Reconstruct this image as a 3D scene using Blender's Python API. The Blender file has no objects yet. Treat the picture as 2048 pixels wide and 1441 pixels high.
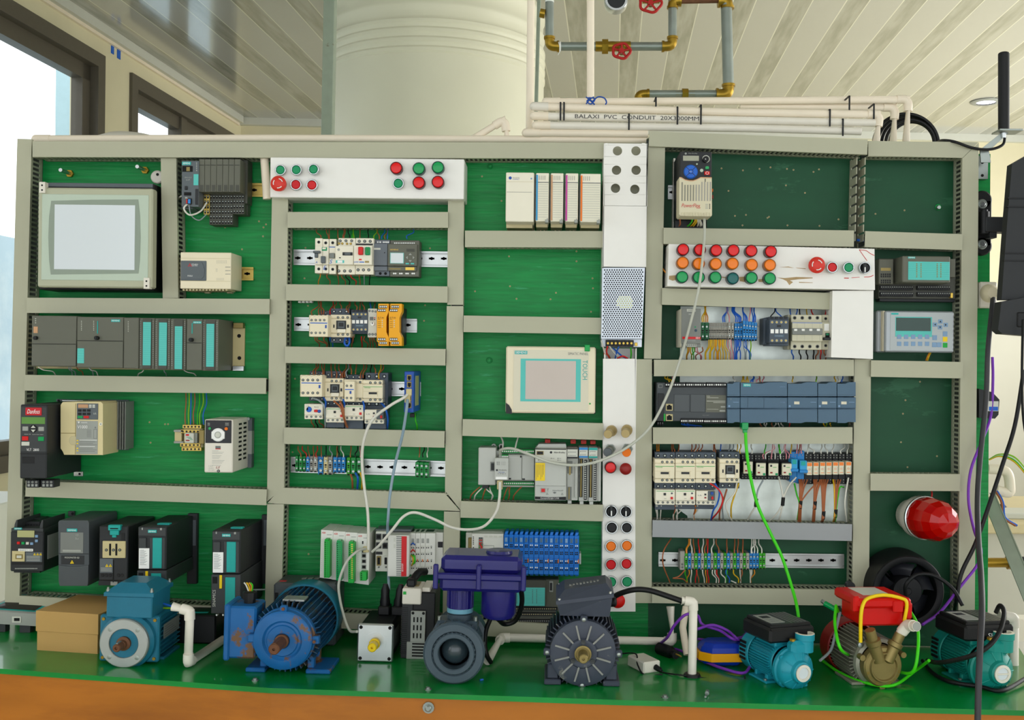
import bpy,math,random
from mathutils import Vector,Matrix
random.seed(7)
C=bpy.context.scene.collection
PI=math.pi
# ---------------------------------------------------------------- camera, world, light, exposure
FOC=2087.0          # focal length in pixels of the 2048 px wide frame
DB=2.4              # distance camera - board
PX0,PY0=1110.0,725.0
ROLL=0.0105
EYE=1.45
cam_data=bpy.data.cameras.new('camera')
cam=bpy.data.objects.new('camera',cam_data);C.objects.link(cam)
cam_data.sensor_fit='HORIZONTAL';cam_data.sensor_width=36
cam_data.lens=36*FOC/2048
cam_data.shift_x=-(PX0-1024)/2048
cam_data.shift_y=(PY0-720.5)/2048
cam_data.clip_start=0.05;cam_data.clip_end=200
cam.matrix_world=Matrix.Translation((0,-DB,EYE)) @ Matrix.Rotation(PI/2,4,'X') @ Matrix.Rotation(ROLL,4,'Z')
bpy.context.scene.camera=cam
sc=bpy.context.scene
sc.view_settings.view_transform='Standard';sc.view_settings.look='None'
sc.view_settings.exposure=0.84;sc.view_settings.gamma=1.0
sc.view_settings.use_curve_mapping=False
wd=bpy.data.worlds.new('sky');sc.world=wd;wd.use_nodes=True
bgn=wd.node_tree.nodes['Background'];bgn.inputs[0].default_value=(0.93,0.97,1.0,1);bgn.inputs[1].default_value=1.25
def area(name,loc,rot,sx,sy,power,col=(1,1,1)):
    l=bpy.data.lights.new(name,'AREA');l.shape='RECTANGLE';l.size=sx;l.size_y=sy;l.energy=power;l.color=col
    o=bpy.data.objects.new(name,l);C.objects.link(o);o.location=loc;o.rotation_euler=rot
    return o
# two added fill lights at the unseen right wall, brightening the back room
def rw(y):                                          # place of an added opening in the unseen right wall
    c,s=math.cos(.055),math.sin(.055); return (4.36*c+y*s,-DB-4.36*s+y*c,2.05)
area('right_fill_light',rw(3.8),(math.radians(97),0,math.radians(90-3.15)),2.8,2.1,40,(1.0,0.98,0.93))
area('right_fill_light',rw(7.1),(math.radians(97),0,math.radians(90-3.15)),2.6,2.1,38,(1.0,0.98,0.93))
# ---------------------------------------------------------------- pixel -> place
CUR=[0.0,0.0,1.0]
def view(ox=0,oy=0,k=1.0):CUR[:]=[ox,oy,k]
def full(x,y): return CUR[0]+x/CUR[2],CUR[1]+y/CUR[2]
def W(x,y,d=0.0):
    x,y=full(x,y)
    dx,dy=x-PX0,y-PY0
    k=(DB-d)/FOC
    c,s=math.cos(ROLL),math.sin(ROLL)
    return Vector(((dx*c+dy*s)*k,-d,EYE-(-dx*s+dy*c)*k))
def sc_at(d): return (DB-d)/FOC/CUR[2]       # metres per current-view unit
BENCH=EYE-(1275-PY0)*DB/FOC
def on_plane(x,y,z):                              # point of a horizontal plane under this pixel
    p=W(x,y,0)-Vector((0,-DB,EYE))
    return Vector((0,-DB,EYE))+p*((z-EYE)/p.z)
BTILT=-.018                                       # the bench leans a little: its left end is higher
def on_bench(x,y):
    o=Vector((0,-DB,EYE));p=W(x,y,0)-o
    return o+p*((BENCH-EYE)/(p.z-BTILT*p.x))
def on_bench_d(x,d):
    q=W(x,1270,d);q.z=BENCH+BTILT*q.x; return q
PSI=0.055
def R(x,y,z):                                     # room frame (walls) -> world
    c,s=math.cos(PSI),math.sin(PSI)
    return Vector((x*c+y*s,-DB-x*s+y*c,z))
# ---------------------------------------------------------------- materials
MATS={}
def lin(h):
    if isinstance(h,str):
        h=h.lstrip('#');h=[int(h[i:i+2],16)/255 for i in (0,2,4)]
    return [(c/12.92 if c <= 0.04045 else ((c+0.055)/1.055) ** 2.4) for c in h]
def mat(name,col,rough=0.45,metal=0.0,var=0.06,scale=30,bump=0.0,emit=0,coat=0,trans=0,alpha=None,sheen=0,stretch=None,wear=None,sub=0,spec=0.3):
    m=bpy.data.materials.new(name);m.use_nodes=True
    nt=m.node_tree;N=nt.nodes;L=nt.links;b=N['Principled BSDF']
    c=lin(col)+[1]
    b.inputs['Roughness'].default_value=rough;b.inputs['Metallic'].default_value=metal
    b.inputs['Coat Weight'].default_value=coat;b.inputs['Transmission Weight'].default_value=trans
    b.inputs['Specular IOR Level'].default_value=spec
    b.inputs['Base Color'].default_value=c
    if var>0 or wear or bump:
        tc=N.new('ShaderNodeTexCoord');mp=N.new('ShaderNodeMapping');L.new(tc.outputs['Object'],mp.inputs[0])
        if stretch:mp.inputs['Scale'].default_value=stretch
        nz=N.new('ShaderNodeTexNoise');nz.inputs['Scale'].default_value=scale;nz.inputs['Detail'].default_value=5
        L.new(mp.outputs[0],nz.inputs['Vector'])
        mx=N.new('ShaderNodeMix');mx.data_type='RGBA'
        L.new(nz.outputs['Fac'],mx.inputs[0])
        mx.inputs[6].default_value=[v*(1-var*1.6) for v in c[:3]]+[1]
        mx.inputs[7].default_value=[min(1,v*(1+var*1.6)) for v in c[:3]]+[1]
        out=mx.outputs[2]
        if wear:
            wc,amt,ws=wear
            n2=N.new('ShaderNodeTexNoise');n2.inputs['Scale'].default_value=ws;n2.inputs['Detail'].default_value=8;n2.inputs['Roughness'].default_value=.65
            L.new(mp.outputs[0],n2.inputs['Vector'])
            rp=N.new('ShaderNodeValToRGB');rp.color_ramp.elements[0].position=1-amt;rp.color_ramp.elements[1].position=1-amt+(.3 if 'wood' in name or 'outer' in name else .05)
            L.new(n2.outputs['Fac'],rp.inputs[0])
            m2=N.new('ShaderNodeMix');m2.data_type='RGBA';L.new(rp.outputs[0],m2.inputs[0]);L.new(out,m2.inputs[6])
            m2.inputs[7].default_value=lin(wc)+[1];out=m2.outputs[2]
        L.new(out,b.inputs['Base Color'])
        if bump:
            bp=N.new('ShaderNodeBump');bp.inputs['Strength'].default_value=bump;bp.inputs['Distance'].default_value=0.002
            L.new(nz.outputs['Fac'],bp.inputs['Height']);L.new(bp.outputs[0],b.inputs['Normal'])
    if emit:
        b.inputs['Emission Color'].default_value=c;b.inputs['Emission Strength'].default_value=emit
    MATS[name]=m
    return m
# ---------------------------------------------------------------- mesh collector
class G:
    def __init__(s,name='part',m='grey',parent=None,label=None,kind=None):
        s.v=[];s.f=[];s.mi=[];s.sm=[];s.ms=[m];s.name=name;s.parent=parent;s.label=label;s.kind=kind;s.M=None;s.obj=None;s.bev=0
    def m(s,name):
        if name is None: return 0
        if name not in s.ms:s.ms.append(name)
        return s.ms.index(name)
    def add(s,vs,fs,m=None,smooth=False):
        o=len(s.v);k=s.m(m)
        if s.M is not None:vs=[s.M @ Vector(v) for v in vs]
        s.v += [Vector(v) for v in vs]
        for f in fs:s.f.append([i+o for i in f]);s.mi.append(k);s.sm.append(smooth)
        return s
    # axis aligned box by two corners, chamfer c
    def b(s,lo,hi,m=None,c=0.0006,rot=None,piv=None):
        x0,x1=sorted((lo[0],hi[0]));y0,y1=sorted((lo[1],hi[1]));z0,z1=sorted((lo[2],hi[2]))
        c=min(c,(x1-x0)*.3,(y1-y0)*.3,(z1-z0)*.3)
        X=(x0,x1);Y=(y0,y1);Z=(z0,z1);vs=[]
        if c <= 1e-6:
            for i in (0,1):
                for j in (0,1):
                    for k in (0,1):vs.append(Vector((X[i],Y[j],Z[k])))
            fs=[(0,1,3,2),(4,6,7,5),(0,4,5,1),(2,3,7,6),(0,2,6,4),(1,5,7,3)]
        else:
            def sg(i): return 1 if i==0 else -1
            for i in (0,1):
                for j in (0,1):
                    for k in (0,1):
                        vs.append(Vector((X[i],Y[j]+sg(j)*c,Z[k]+sg(k)*c)))
                        vs.append(Vector((X[i]+sg(i)*c,Y[j],Z[k]+sg(k)*c)))
                        vs.append(Vector((X[i]+sg(i)*c,Y[j]+sg(j)*c,Z[k])))
            def q(i,j,k,a): return (i*4+j*2+k)*3+a
            fs=[(q(0,0,0,0),q(0,0,1,0),q(0,1,1,0),q(0,1,0,0)),(q(1,0,0,0),q(1,1,0,0),q(1,1,1,0),q(1,0,1,0)),
                  (q(0,0,0,1),q(1,0,0,1),q(1,0,1,1),q(0,0,1,1)),(q(0,1,0,1),q(0,1,1,1),q(1,1,1,1),q(1,1,0,1)),
                  (q(0,0,0,2),q(0,1,0,2),q(1,1,0,2),q(1,0,0,2)),(q(0,0,1,2),q(1,0,1,2),q(1,1,1,2),q(0,1,1,2))]
            for a in (0,1):
                for b_ in (0,1):
                    fs.append((q(a,b_,0,0),q(a,b_,1,0),q(a,b_,1,1),q(a,b_,0,1)))
                    fs.append((q(a,0,b_,0),q(a,1,b_,0),q(a,1,b_,2),q(a,0,b_,2)))
                    fs.append((q(0,a,b_,1),q(1,a,b_,1),q(1,a,b_,2),q(0,a,b_,2)))
            for i in (0,1):
                for j in (0,1):
                    for k in (0,1):fs.append((q(i,j,k,0),q(i,j,k,1),q(i,j,k,2)))
        if rot is not None:
            piv=Vector(piv) if piv is not None else Vector(((x0+x1)/2,(y0+y1)/2,(z0+z1)/2))
            vs=[piv+rot @ (v-piv) for v in vs]
        return s.add(vs,fs,m)
    # box by pixel rectangle of its front face, from d0 to d1
    def p(s,x0,y0,x1,y1,d1,d0=0.0,m=None,c=0.0006,rz=0):
        p=W((x0+x1)/2,(y0+y1)/2,d1);k=sc_at(d1)
        hx,hz=abs(x1-x0)*k/2,abs(y1-y0)*k/2
        rot=Matrix.Rotation(rz,3,'Y') if rz else None
        return s.b((p.x-hx,-d1,p.z-hz),(p.x+hx,-d0,p.z+hz),m,c,rot)
    # prism: pixel polygon at d1 extruded straight back to d0
    def poly(s,pts,d1,d0=0.0,m=None,back=1.0):
        a=[W(x,y,d1) for x,y in pts];n=len(a)
        cx=sum((v.x for v in a))/n;cz=sum((v.z for v in a))/n
        bk=[Vector((cx+(v.x-cx)*back,-d0,cz+(v.z-cz)*back)) for v in a]
        fs=[list(range(n)),[n+i for i in reversed(range(n))]]+[(i,n+i,n+(i+1) % n,(i+1) % n) for i in range(n)]
        return s.add(a+bk,fs,m)
    def cyl(s,p0,p1,r0,r1=None,n=20,m=None,caps=True,smooth=True):
        p0,p1=Vector(p0),Vector(p1);r1=r0 if r1 is None else r1
        return s.lathe([(0,0),(r0,0),(r0,0.0),(r1,1),(r1,1),(0,1)] if caps else [(r0,0),(r1,1)],p0,p1-p0,n,m,smooth,unit=True)
    # profile (r, h) turned round an axis
    def lathe(s,prof,o,ax,n=24,m=None,smooth=True,unit=False,a0=0.0,ell=None):
        o=Vector(o);ax=Vector(ax);L=ax.length if unit else 1.0;z=ax.normalized()
        x=z.orthogonal().normalized() if abs(z.z)>.99 else z.cross(Vector((0,0,1))).normalized();y=z.cross(x)
        # split shading where the profile turns sharply
        segs=[];cur=[prof[0]]
        for i in range(1,len(prof)):
            cur.append(prof[i])
            if i<len(prof)-1:
                a=Vector((prof[i][0]-prof[i-1][0],prof[i][1]*L-prof[i-1][1]*L));b_=Vector((prof[i+1][0]-prof[i][0],prof[i+1][1]*L-prof[i][1]*L))
                if a.length>1e-9 and b_.length>1e-9 and a.angle(b_)>0.6 or b_.length <= 1e-9 or a.length <= 1e-9:
                    segs.append(cur);cur=[prof[i]]
        segs.append(cur)
        for sg in segs:
            if len(sg)<2 or all((abs(q[0]-sg[0][0])<1e-9 and abs(q[1]-sg[0][1])<1e-9) for q in sg):continue
            vs=[];fs=[]
            for r,h in sg:
                if r<1e-7:vs.append([o+z*h*L])
                else:vs.append([o+z*h*L+(x*math.cos(a0+2*PI*i/n)*(ell[0] if ell else 1)+y*math.sin(a0+2*PI*i/n)*(ell[1] if ell else 1))*r for i in range(n)])
            fl=[];idx=[]
            for ring in vs:idx.append(range(len(fl),len(fl)+len(ring)));fl += ring
            for a,b_ in zip(idx,idx[1:]):
                for i in range(n):
                    j=(i+1) % n
                    if len(a)==1 and len(b_)==1:continue
                    if len(a)==1:fs.append((a[0],b_[j],b_[i]))
                    elif len(b_)==1:fs.append((a[i],a[j],b_[0]))
                    else:fs.append((a[i],a[j],b_[j],b_[i]))
            s.add(fl,fs,m,smooth)
        return s
    def sph(s,o,r,n=14,m=None,sq=(1,1,1)):
        vs=[];fs=[];o=Vector(o);h=n // 2
        for i in range(h+1):
            t=PI*i/h
            for j in range(n):u=2*PI*j/n;vs.append(o+Vector((r*sq[0]*math.sin(t)*math.cos(u),r*sq[1]*math.sin(t)*math.sin(u),r*sq[2]*math.cos(t))))
        for i in range(h):
            for j in range(n):k=(j+1) % n;fs.append((i*n+j,(i+1)*n+j,(i+1)*n+k,i*n+k))
        return s.add(vs,fs,m,True)
    # disc / button / screw by pixel centre and pixel radius
    def disc(s,x,y,r,d1,d0,m=None,n=24,r0=None,dome=0,bevel=.15):
        k=sc_at(d1);p=W(x,y,d1);R_=r*k;Rb=(r0 or r)*k;L=d1-d0;q=min(bevel*R_,L*.5)
        pr=[(Rb,0),(R_,max(L-q,0)),(R_-q,L)]
        if dome:pr += [(R_*.6,L+dome*.7),(R_*.3,L+dome*.95)]
        pr += [(0,L+dome)]
        return s.lathe(pr,(p.x,-d0,p.z),(0,-1,0),n,m)
    def ring(s,x,y,r,ri,d1,d0,m=None,n=28):
        k=sc_at(d1);p=W(x,y,d1);a=r*k;b_=ri*k;L=d1-d0;q=(a-b_)*.25
        return s.lathe([(a,0),(a,L-q),(a-q,L),(b_+q,L),(b_,L-q),(b_,0)],(p.x,-d0,p.z),(0,-1,0),n,m)
    def tube(s,pts,r,n=8,m=None,res=6,caps=True,curve=True):
        pts=[Vector(p) for p in pts]
        if curve and len(pts)>2:
            out=[];P=[pts[0]*2-pts[1]]+pts+[pts[-1]*2-pts[-2]]
            for i in range(1,len(P)-2):
                for j in range(res):
                    t=j/res;a,b_,c,d=P[i-1],P[i],P[i+1],P[i+2]
                    out.append(0.5*((2*b_)+(c-a)*t+(2*a-5*b_+4*c-d)*t*t+(3*b_-a-3*c+d)*t ** 3))
            pts=out+[pts[-1]]
        rs=r if isinstance(r,(list,tuple)) else [r]*len(pts)
        vs=[];fs=[];up=None;N=len(pts)
        for i,p in enumerate(pts):
            t=(pts[min(i+1,N-1)]-pts[max(i-1,0)])
            t=t.normalized() if t.length>1e-9 else Vector((0,0,1))
            if up is None:up=t.orthogonal().normalized()
            up=(up-t*up.dot(t));up=up.normalized() if up.length>1e-6 else t.orthogonal().normalized()
            sd=t.cross(up)
            for j in range(n):a=2*PI*j/n;vs.append(p+(up*math.cos(a)+sd*math.sin(a))*rs[min(i,len(rs)-1)])
        for i in range(N-1):
            for j in range(n):k=(j+1) % n;fs.append((i*n+j,i*n+k,(i+1)*n+k,(i+1)*n+j))
        s.add(vs,fs,m,True)
        if caps:s.add(vs[:n]+vs[-n:],[list(reversed(range(n))),list(range(n,2*n))],m)
        return s
    # bar with rectangular section between two points (front face centre line), width w in plane, front at y=-d1, back at y=-d0
    def bar(s,a,b_,w,d1,d0,m=None,c=.0006,mit=(0,0)):
        a,b_=Vector(a),Vector(b_);t=Vector((b_.x-a.x,0,b_.z-a.z));L=t.length;t.normalize();nrm=Vector((t.z,0,-t.x))
        rot=Matrix(((t.x,0,-nrm.x*-1),(0,1,0),(t.z,0,nrm.z)))
        return s.slab([a+nrm*w/2+t*mit[0],b_+nrm*w/2-t*mit[1],b_-nrm*w/2+t*mit[1],a-nrm*w/2-t*mit[0]],d1,d0,m)
    def slab(s,pts,d1,d0,m=None):
        n=len(pts);a=[Vector((p.x,-d1,p.z)) for p in pts];b_=[Vector((p.x,-d0,p.z)) for p in pts]
        return s.add(a+b_,[list(range(n)),[n+i for i in reversed(range(n))]]+[(i,n+i,n+(i+1) % n,(i+1) % n) for i in range(n)],m)
    def make(s,name=None,loc=Vector((0,0,0)),parent=None):
        me=bpy.data.meshes.new(name or s.name)
        me.from_pydata([tuple(v-loc) for v in s.v],[],s.f)
        for mm in s.ms:me.materials.append(MATS[mm])
        me.polygons.foreach_set('material_index',s.mi);me.polygons.foreach_set('use_smooth',s.sm)
        import bmesh
        bm=bmesh.new();bm.from_mesh(me);bmesh.ops.recalc_face_normals(bm,faces=bm.faces);bm.to_mesh(me);bm.free()
        me.update()
        o=bpy.data.objects.new(name or s.name,me);C.objects.link(o)
        if s.kind:o['kind']=s.kind
        if s.label:o['label']=s.label
        if s.bev:
            bv=o.modifiers.new('Bevel','BEVEL');bv.width=s.bev;bv.segments=3;bv.limit_method='ANGLE';bv.angle_limit=0.6;bv.harden_normals=True
        s.obj=o
        return o
def tag(o,label,cat,group=None,kind=None):
    if label:o['label']=label
    if cat:o['category']=cat
    if group:o['group']=group
    if kind:o['kind']=kind
    return o
class T:
    """a thing: an Empty at its base with parts (and sub-parts)"""
    def __init__(s,name,label,cat,group=None,tilt=0.0):
        s.name=name;s.label=label;s.cat=cat;s.group=group;s.parts=[];s.tilt=tilt
    def p(s,name,m,parent=None,label=None):
        g=G(name,m,parent,label);s.parts.append(g); return g
    def done(s):
        s.parts=[g for g in s.parts if g.v]
        vs=[v for g in s.parts for v in g.v]
        lo=[min(v[i] for v in vs) for i in range(3)];hi=[max(v[i] for v in vs) for i in range(3)]
        loc=Vector(((lo[0]+hi[0])/2,(lo[1]+hi[1])/2,lo[2]))
        if len(s.parts)==1:
            o=s.parts[0].make(s.name,loc);o.location=loc;tag(o,s.label,s.cat,s.group)
            if s.tilt:tilt_about(o,loc,(lo[2]+hi[2])/2,s.tilt)
            s.root=o; return o
        r=bpy.data.objects.new(s.name,None);C.objects.link(r);r.empty_display_size=.05;r.location=loc
        tag(r,s.label,s.cat,s.group)
        for g in s.parts:
            o=g.make(g.name,loc)
            if g.parent is not None and g.parent.obj is not None:o.parent=g.parent.obj
            else:o.parent=r
        if s.tilt:tilt_about(r,loc,(lo[2]+hi[2])/2,s.tilt)
        s.root=r; return r
def tilt_about(o,loc,zc,a):       # turn in the board plane about the thing's middle
    c=Vector((loc.x,loc.y,zc));rot=Matrix.Rotation(a,3,'Y');o.location=c+rot @ (loc-c);o.rotation_euler=(0,a,0)
def one(name,label,cat,m,fn,group=None,kind=None):
    g=G(name,m);fn(g)
    lo=[min(v[i] for v in g.v) for i in range(3)];hi=[max(v[i] for v in g.v) for i in range(3)]
    loc=Vector(((lo[0]+hi[0])/2,(lo[1]+hi[1])/2,lo[2]))
    o=g.make(name,loc);o.location=loc;tag(o,label,cat,group,kind); return o
def struct(name,m,fn):
    g=G(name,m);fn(g);o=g.make(name);o['kind']='structure'; return o
# ---------------------------------------------------------------- lettering
_tc={}
def glyphs(txt,italic=0):
    k=(txt,italic)
    if k not in _tc:
        cu=bpy.data.curves.new('lettering','FONT');cu.body=txt;cu.shear=italic;cu.resolution_u=2
        ob=bpy.data.objects.new('lettering',cu);me=bpy.data.meshes.new_from_object(ob)
        vs=[v.co.copy() for v in me.vertices];fs=[tuple(p.vertices) for p in me.polygons]
        bpy.data.objects.remove(ob);bpy.data.curves.remove(cu);bpy.data.meshes.remove(me)
        x0=min(v.x for v in vs);x1=max(v.x for v in vs);y0=min(v.y for v in vs);y1=max(v.y for v in vs)
        _tc[k]=([((v.x-x0)/(x1-x0),(v.y-y0)/(y1-y0)) for v in vs],fs)
    return _tc[k]
def text(g,txt,x0,y0,x1,y1,d,m=None,italic=0,turn=0,slope=0):
    """flat letters filling a pixel rectangle at distance d (turn=1: reading downwards, -1 upwards)"""
    vs,fs=glyphs(txt,italic);k=sc_at(d);p=W((x0+x1)/2,(y0+y1)/2,d)
    w,h=(x1-x0)*k,(y1-y0)*k;out=[]
    for u,v in vs:
        if turn==1:a,b_=v,1-u
        elif turn==-1:a,b_=1-v,u
        else:a,b_=u,v
        X,Z=(a-.5)*w,(b_-.5)*h
        out.append(Vector((p.x+X+Z*slope*0,-d-0.0003,p.z+Z-X*slope)))
    g.add(out,fs,m)
    return g
def text3(g,txt,o,ux,uy,w,h,m=None,italic=0):
    vs,fs=glyphs(txt,italic);o,ux,uy=Vector(o),Vector(ux).normalized(),Vector(uy).normalized()
    g.add([o+ux*(u-.5)*w+uy*(v-.5)*h for u,v in vs],fs,m); return g
# ---------------------------------------------------------------- materials list
def M_(n,c,*a,**k): return mat(n,c,*a,**k)
M_('duct','#b3b29a',.42,var=.02,scale=8)
M_('duct_cool','#9b9ea0',.42,var=.02,scale=8)
M_('duct_body','#a2a58e',.5,var=.03)
M_('duct_shade','#4d544d',.6,var=.05)
M_('green_board','#00883e',.45,var=.3,scale=11,stretch=(1,1,12),bump=.7,wear=('#2c9a60',.38,9))
M_('dark_board','#114c2e',.5,var=.16,scale=6,stretch=(1,1,3),bump=.12,wear=('#265f40',.4,7))
M_('green_edge','#10a04a',.35,var=.2,scale=14)
M_('bench_green','#008434',.28,var=.3,scale=6,bump=.08,wear=('#5c8446',.32,6),coat=.3)
M_('bench_wood','#b26c22',.35,var=.3,scale=2.2,stretch=(1,1,5),wear=('#8a4f1c',.5,2))
M_('wall_cream','#ded6b4',.6,var=.04,scale=5,bump=.1)
M_('wall_pale','#cfccbc',.6,var=.04,scale=3)
M_('floor_grey','#c9c6b8',.4,var=.1,scale=3)
M_('frame_brown','#5d574b',.4,var=.05)
M_('outer_blue','#a2b4bc',.8,var=.1,scale=1.2,wear=('#c9d0cc',.5,.9))
M_('outer_column','#a3bcc0',.8,var=.04)
M_('white_panel','#f0eee8',.4,var=.015)
M_('white_plastic','#e4ded0',.35,var=.03)
M_('conduit','#efe2cc',.35,var=.04,scale=12)
M_('conduit_white','#e8e2d4',.3,var=.03)
M_('cream','#ebe0c2',.4,var=.02)
M_('cream_light','#eee8d4',.4,var=.02)
M_('beige','#cfc39a',.45,var=.03)
M_('yaskawa','#dccd9c',.45,var=.03)
M_('light_grey','#cfd0c4',.4,var=.02)
M_('mid_grey','#9fa29b',.45,var=.03)
M_('grey','#7c7f7a',.45,var=.03)
M_('slate','#5d6468',.45,var=.03)
M_('plc_grey','#65665a',.5,var=.03)
M_('plc_dark','#4b4c44',.5,var=.03)
M_('dark_grey','#3d4041',.5,var=.04)
M_('charcoal','#2a2c2e',.5,var=.05)
M_('black','#111214',.45,var=.05)
M_('black_gloss','#0c0d10',.2,var=.02)
M_('plc_blue','#4f6a80',.45,var=.03)
M_('plc_blue_dark','#35495a',.5,var=.03)
M_('teal_label','#5cc4bb',.5,var=.03)
M_('teal_logo','#22b0ab',.4,var=0)
M_('teal_strip','#1fa39b',.5,var=.03)
M_('white','#f4f4f0',.4,var=0)
M_('ink','#26282c',.5,var=0)
M_('ink_grey','#6c706e',.5,var=0)
M_('red','#d4100c',.35,var=.02)
M_('red_dark','#8f1f1c',.4,var=.04)
M_('estop_red','#d8372c',.4,var=.03)
M_('red_logo','#c8202a',.4,var=0)
M_('lamp_red','#e00402',.2,var=0,coat=.1)
M_('lamp_amber','#f27c00',.2,var=0,coat=.1)
M_('lamp_green','#009a50',.2,var=0,coat=.1)
M_('lamp_teal','#005f5c',.2,var=0,coat=.1)
M_('button_green','#00905a',.35,var=.02)
M_('button_red','#cf0a14',.35,var=.02)
M_('orange','#f0760c',.4,var=.02)
M_('orange_relay','#ee8030',.4,var=0)
M_('yellow','#f2cf10',.4,var=.02)
M_('amber_module','#f2a908',.4,var=.02)
M_('bright_green','#18a83c',.4,var=.03)
M_('term_green','#12883c',.4,var=.03)
M_('term_green_vivid','#35a51c',.4,var=.03)  # a lighter, yellower green for some terminal blocks
M_('term_blue','#2583c8',.4,var=.03)
M_('wago_blue','#1c74cf',.4,var=.03)
M_('switch_blue','#2050a8',.4,var=.03)
M_('term_grey','#a3a096',.45,var=.03)
M_('term_beige','#cbbd8c',.45,var=.03)
M_('steel','#c2c5c4',.25,.9,var=.05)
M_('chrome','#b4b8b8',.25,.9,var=.02)
M_('bolt_steel','#9aa19c',.35,.8,var=.1)
M_('galv','#c6cdc6',.4,.6,var=.22,scale=24)
M_('galv_pipe','#8b938b',.4,.5,var=.12,scale=20)
M_('rail','#bcbfbd',.3,.7,var=.06)
M_('rail_gold','#c2a85a',.35,.6,var=.06)
M_('brass','#9c7d2a',.33,.75,var=.2,scale=40)
M_('bronze','#8c7c4c',.42,.55,var=.15,scale=30,bump=.3)
M_('motor_teal','#206f88',.38,var=.1,wear=('#4c6f74',.3,20))
M_('motor_blue','#185f9c',.4,var=.12,wear=('#6e5138',.43,24),bump=.15)
M_('motor_blue_deep','#144c74',.45,var=.14,wear=('#4d4a44',.45,24),bump=.2)
M_('motor_grey','#3f4552',.42,var=.1,wear=('#77766e',.37,30),bump=.15)
M_('aluminium','#9d9b8c',.45,.4,var=.14,scale=25,bump=.2)
M_('valve_grey','#43525c',.4,var=.05)
M_('valve_blue','#1c1a68',.28,var=.05,coat=.3)
M_('pump_teal','#1c93a6',.33,var=.08,wear=('#14707e',.35,9))
M_('pump_green','#12887c',.38,var=.08)
M_('rust','#6e4a34',.6,.4,var=.25,scale=60)
M_('cardboard','#c0995c',.75,var=.05,scale=5)
M_('lens_red','#c40a08',.08,var=0,trans=.35,coat=.8)
M_('screen_pale','#dbe2e6',.12,var=.03,scale=2)
M_('screen_pink','#c9bcb2',.15,var=.12,scale=4)
M_('screen_green','#5f8f3f',.3,var=.04)
M_('screen_grey','#6c8178',.3,var=.05)
M_('screen_dark','#334a44',.15,var=.05)
M_('wire_brown','#a5603a',.45,var=.05)
M_('wire_orange','#d98a2c',.45,var=.05)
M_('wire_yellow','#e0b41e',.45,var=.05)
M_('wire_blue','#2464c8',.45,var=.05)
M_('wire_white','#dedcd0',.45,var=.03)
M_('wire_grey','#98a3a6',.45,var=.03)
M_('wire_black','#16181a',.45,var=.05)
M_('wire_red','#d02424',.45,var=.05)
M_('wire_green','#38b81c',.45,var=.05)
M_('wire_earth','#84bc1c',.45,var=.05)
M_('wire_pink','#d88c94',.45,var=.05)
M_('cable_grey','#bfc1b4',.4,var=.03)
M_('cable_lime','#41d414',.38,var=.03)
M_('purple','#7b36b4',.4,var=.05)
M_('fan_black','#101114',.5,var=.1)
M_('tank','#dedbc2',.4,var=.05,scale=3)
M_('post_grey','#8f9a88',.5,var=.08,wear=('#6b6452',.33,20))
M_('table_top','#d9c99c',.45,var=.04)
M_('dark_slot','#0b0c0c',.7,var=0)
M_('gold_screw','#c9a94e',.35,.7,var=0)
M_('blue_pad','#2c86d8',.4,var=0)
M_('btn_blue','#7f9fc0',.4,var=0)
M_('emit_white','#e8e4ff',.3,var=0,emit=6)
M_('handwheel','#b3201c',.4,var=.08)
M_('float_blue','#0c35a8',.35,var=.03)
M_('float_yellow','#f0a806',.38,var=.03)
M_('cyan_valve','#6aa0b4',.35,var=.03)
M_('bezel_olive','#b4b59b',.45,var=.02)
M_('foil_green','#bccab8',.4,var=.01)
M_('foil_dark','#909c8d',.4,var=.01)
M_('orange_pale','#c99a72',.5,var=.1)
M_('drive_grey','#4b5053',.42,var=.02)
M_('lcd_olive','#b3b27c',.3,var=.03)
M_('ring_red','#4a0a10',.35)
M_('ring_green','#0a3f36',.35)
M_('ring_amber','#a05a10',.35)
M_('ring_teal','#0b3a3e',.35)
M_('contactor_base','#4b5560',.5,var=.04)
M_('logo_grey','#697078',.45,var=.03)
M_('teal_screen','#7fc6c0',.4)
M_('ab_grey','#bdbfb8',.42,var=.02)
M_('abb_white','#dcdcd4',.4,var=.02)
M_('label_cream','#e4e0cc',.5,var=0)
M_('foil_cream','#dcd6bf',.4,var=.01)
M_('magenta','#c43c9c',.4,var=0)
M_('btn_cyan','#2d9ad0',.4,var=0)
M_('psu_steel','#b9bfc6',.32,.55,var=.05)
M_('sticker_seen','#b9bd72',.5,var=0)
M_('bronze_pale','#b09c6c',.4,.35,var=.05)
M_('pf_cream','#d6ceb0',.42,var=.02)
M_('slot_grey','#8b897b',.5,var=0)
M_('lcd_grey','#a5a692',.3,var=.06)
M_('chip_wood','#b49a70',.8,var=.3,scale=60)
M_('green_dark','#0b5c34',.4,var=.04)
M_('mcb_pale','#c8c4ab',.42,var=.02)
M_('m221','#44494c',.45,var=.03)
M_('m221b','#505558',.45,var=.03)
M_('relay_clear','#ddd8bf',.3,var=.02)
M_('op_silver','#a4aaae',.35,.3,var=.03)
M_('op_face','#b5bcbe',.45,var=.02)
M_('alu_ring','#a8aca8',.42,.6,var=.08,scale=20)
M_('scuff','#a9c2c4',.6,var=0)
M_('brushed','#c4c8c8',.3,.85,var=.06)
M_('valve_ball','#2e3c42',.2,var=.03,coat=.5)
M_('motor_rib','#8c8d88',.5,var=.1)
M_('pump_black','#17181b',.35,var=.05)
M_('box_red','#cf0804',.35,var=.03,coat=.05)
M_('fan_blade','#24262c',.35,var=.05)
M_('beacon_red','#b80201',.12,var=0,coat=.15)
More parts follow.
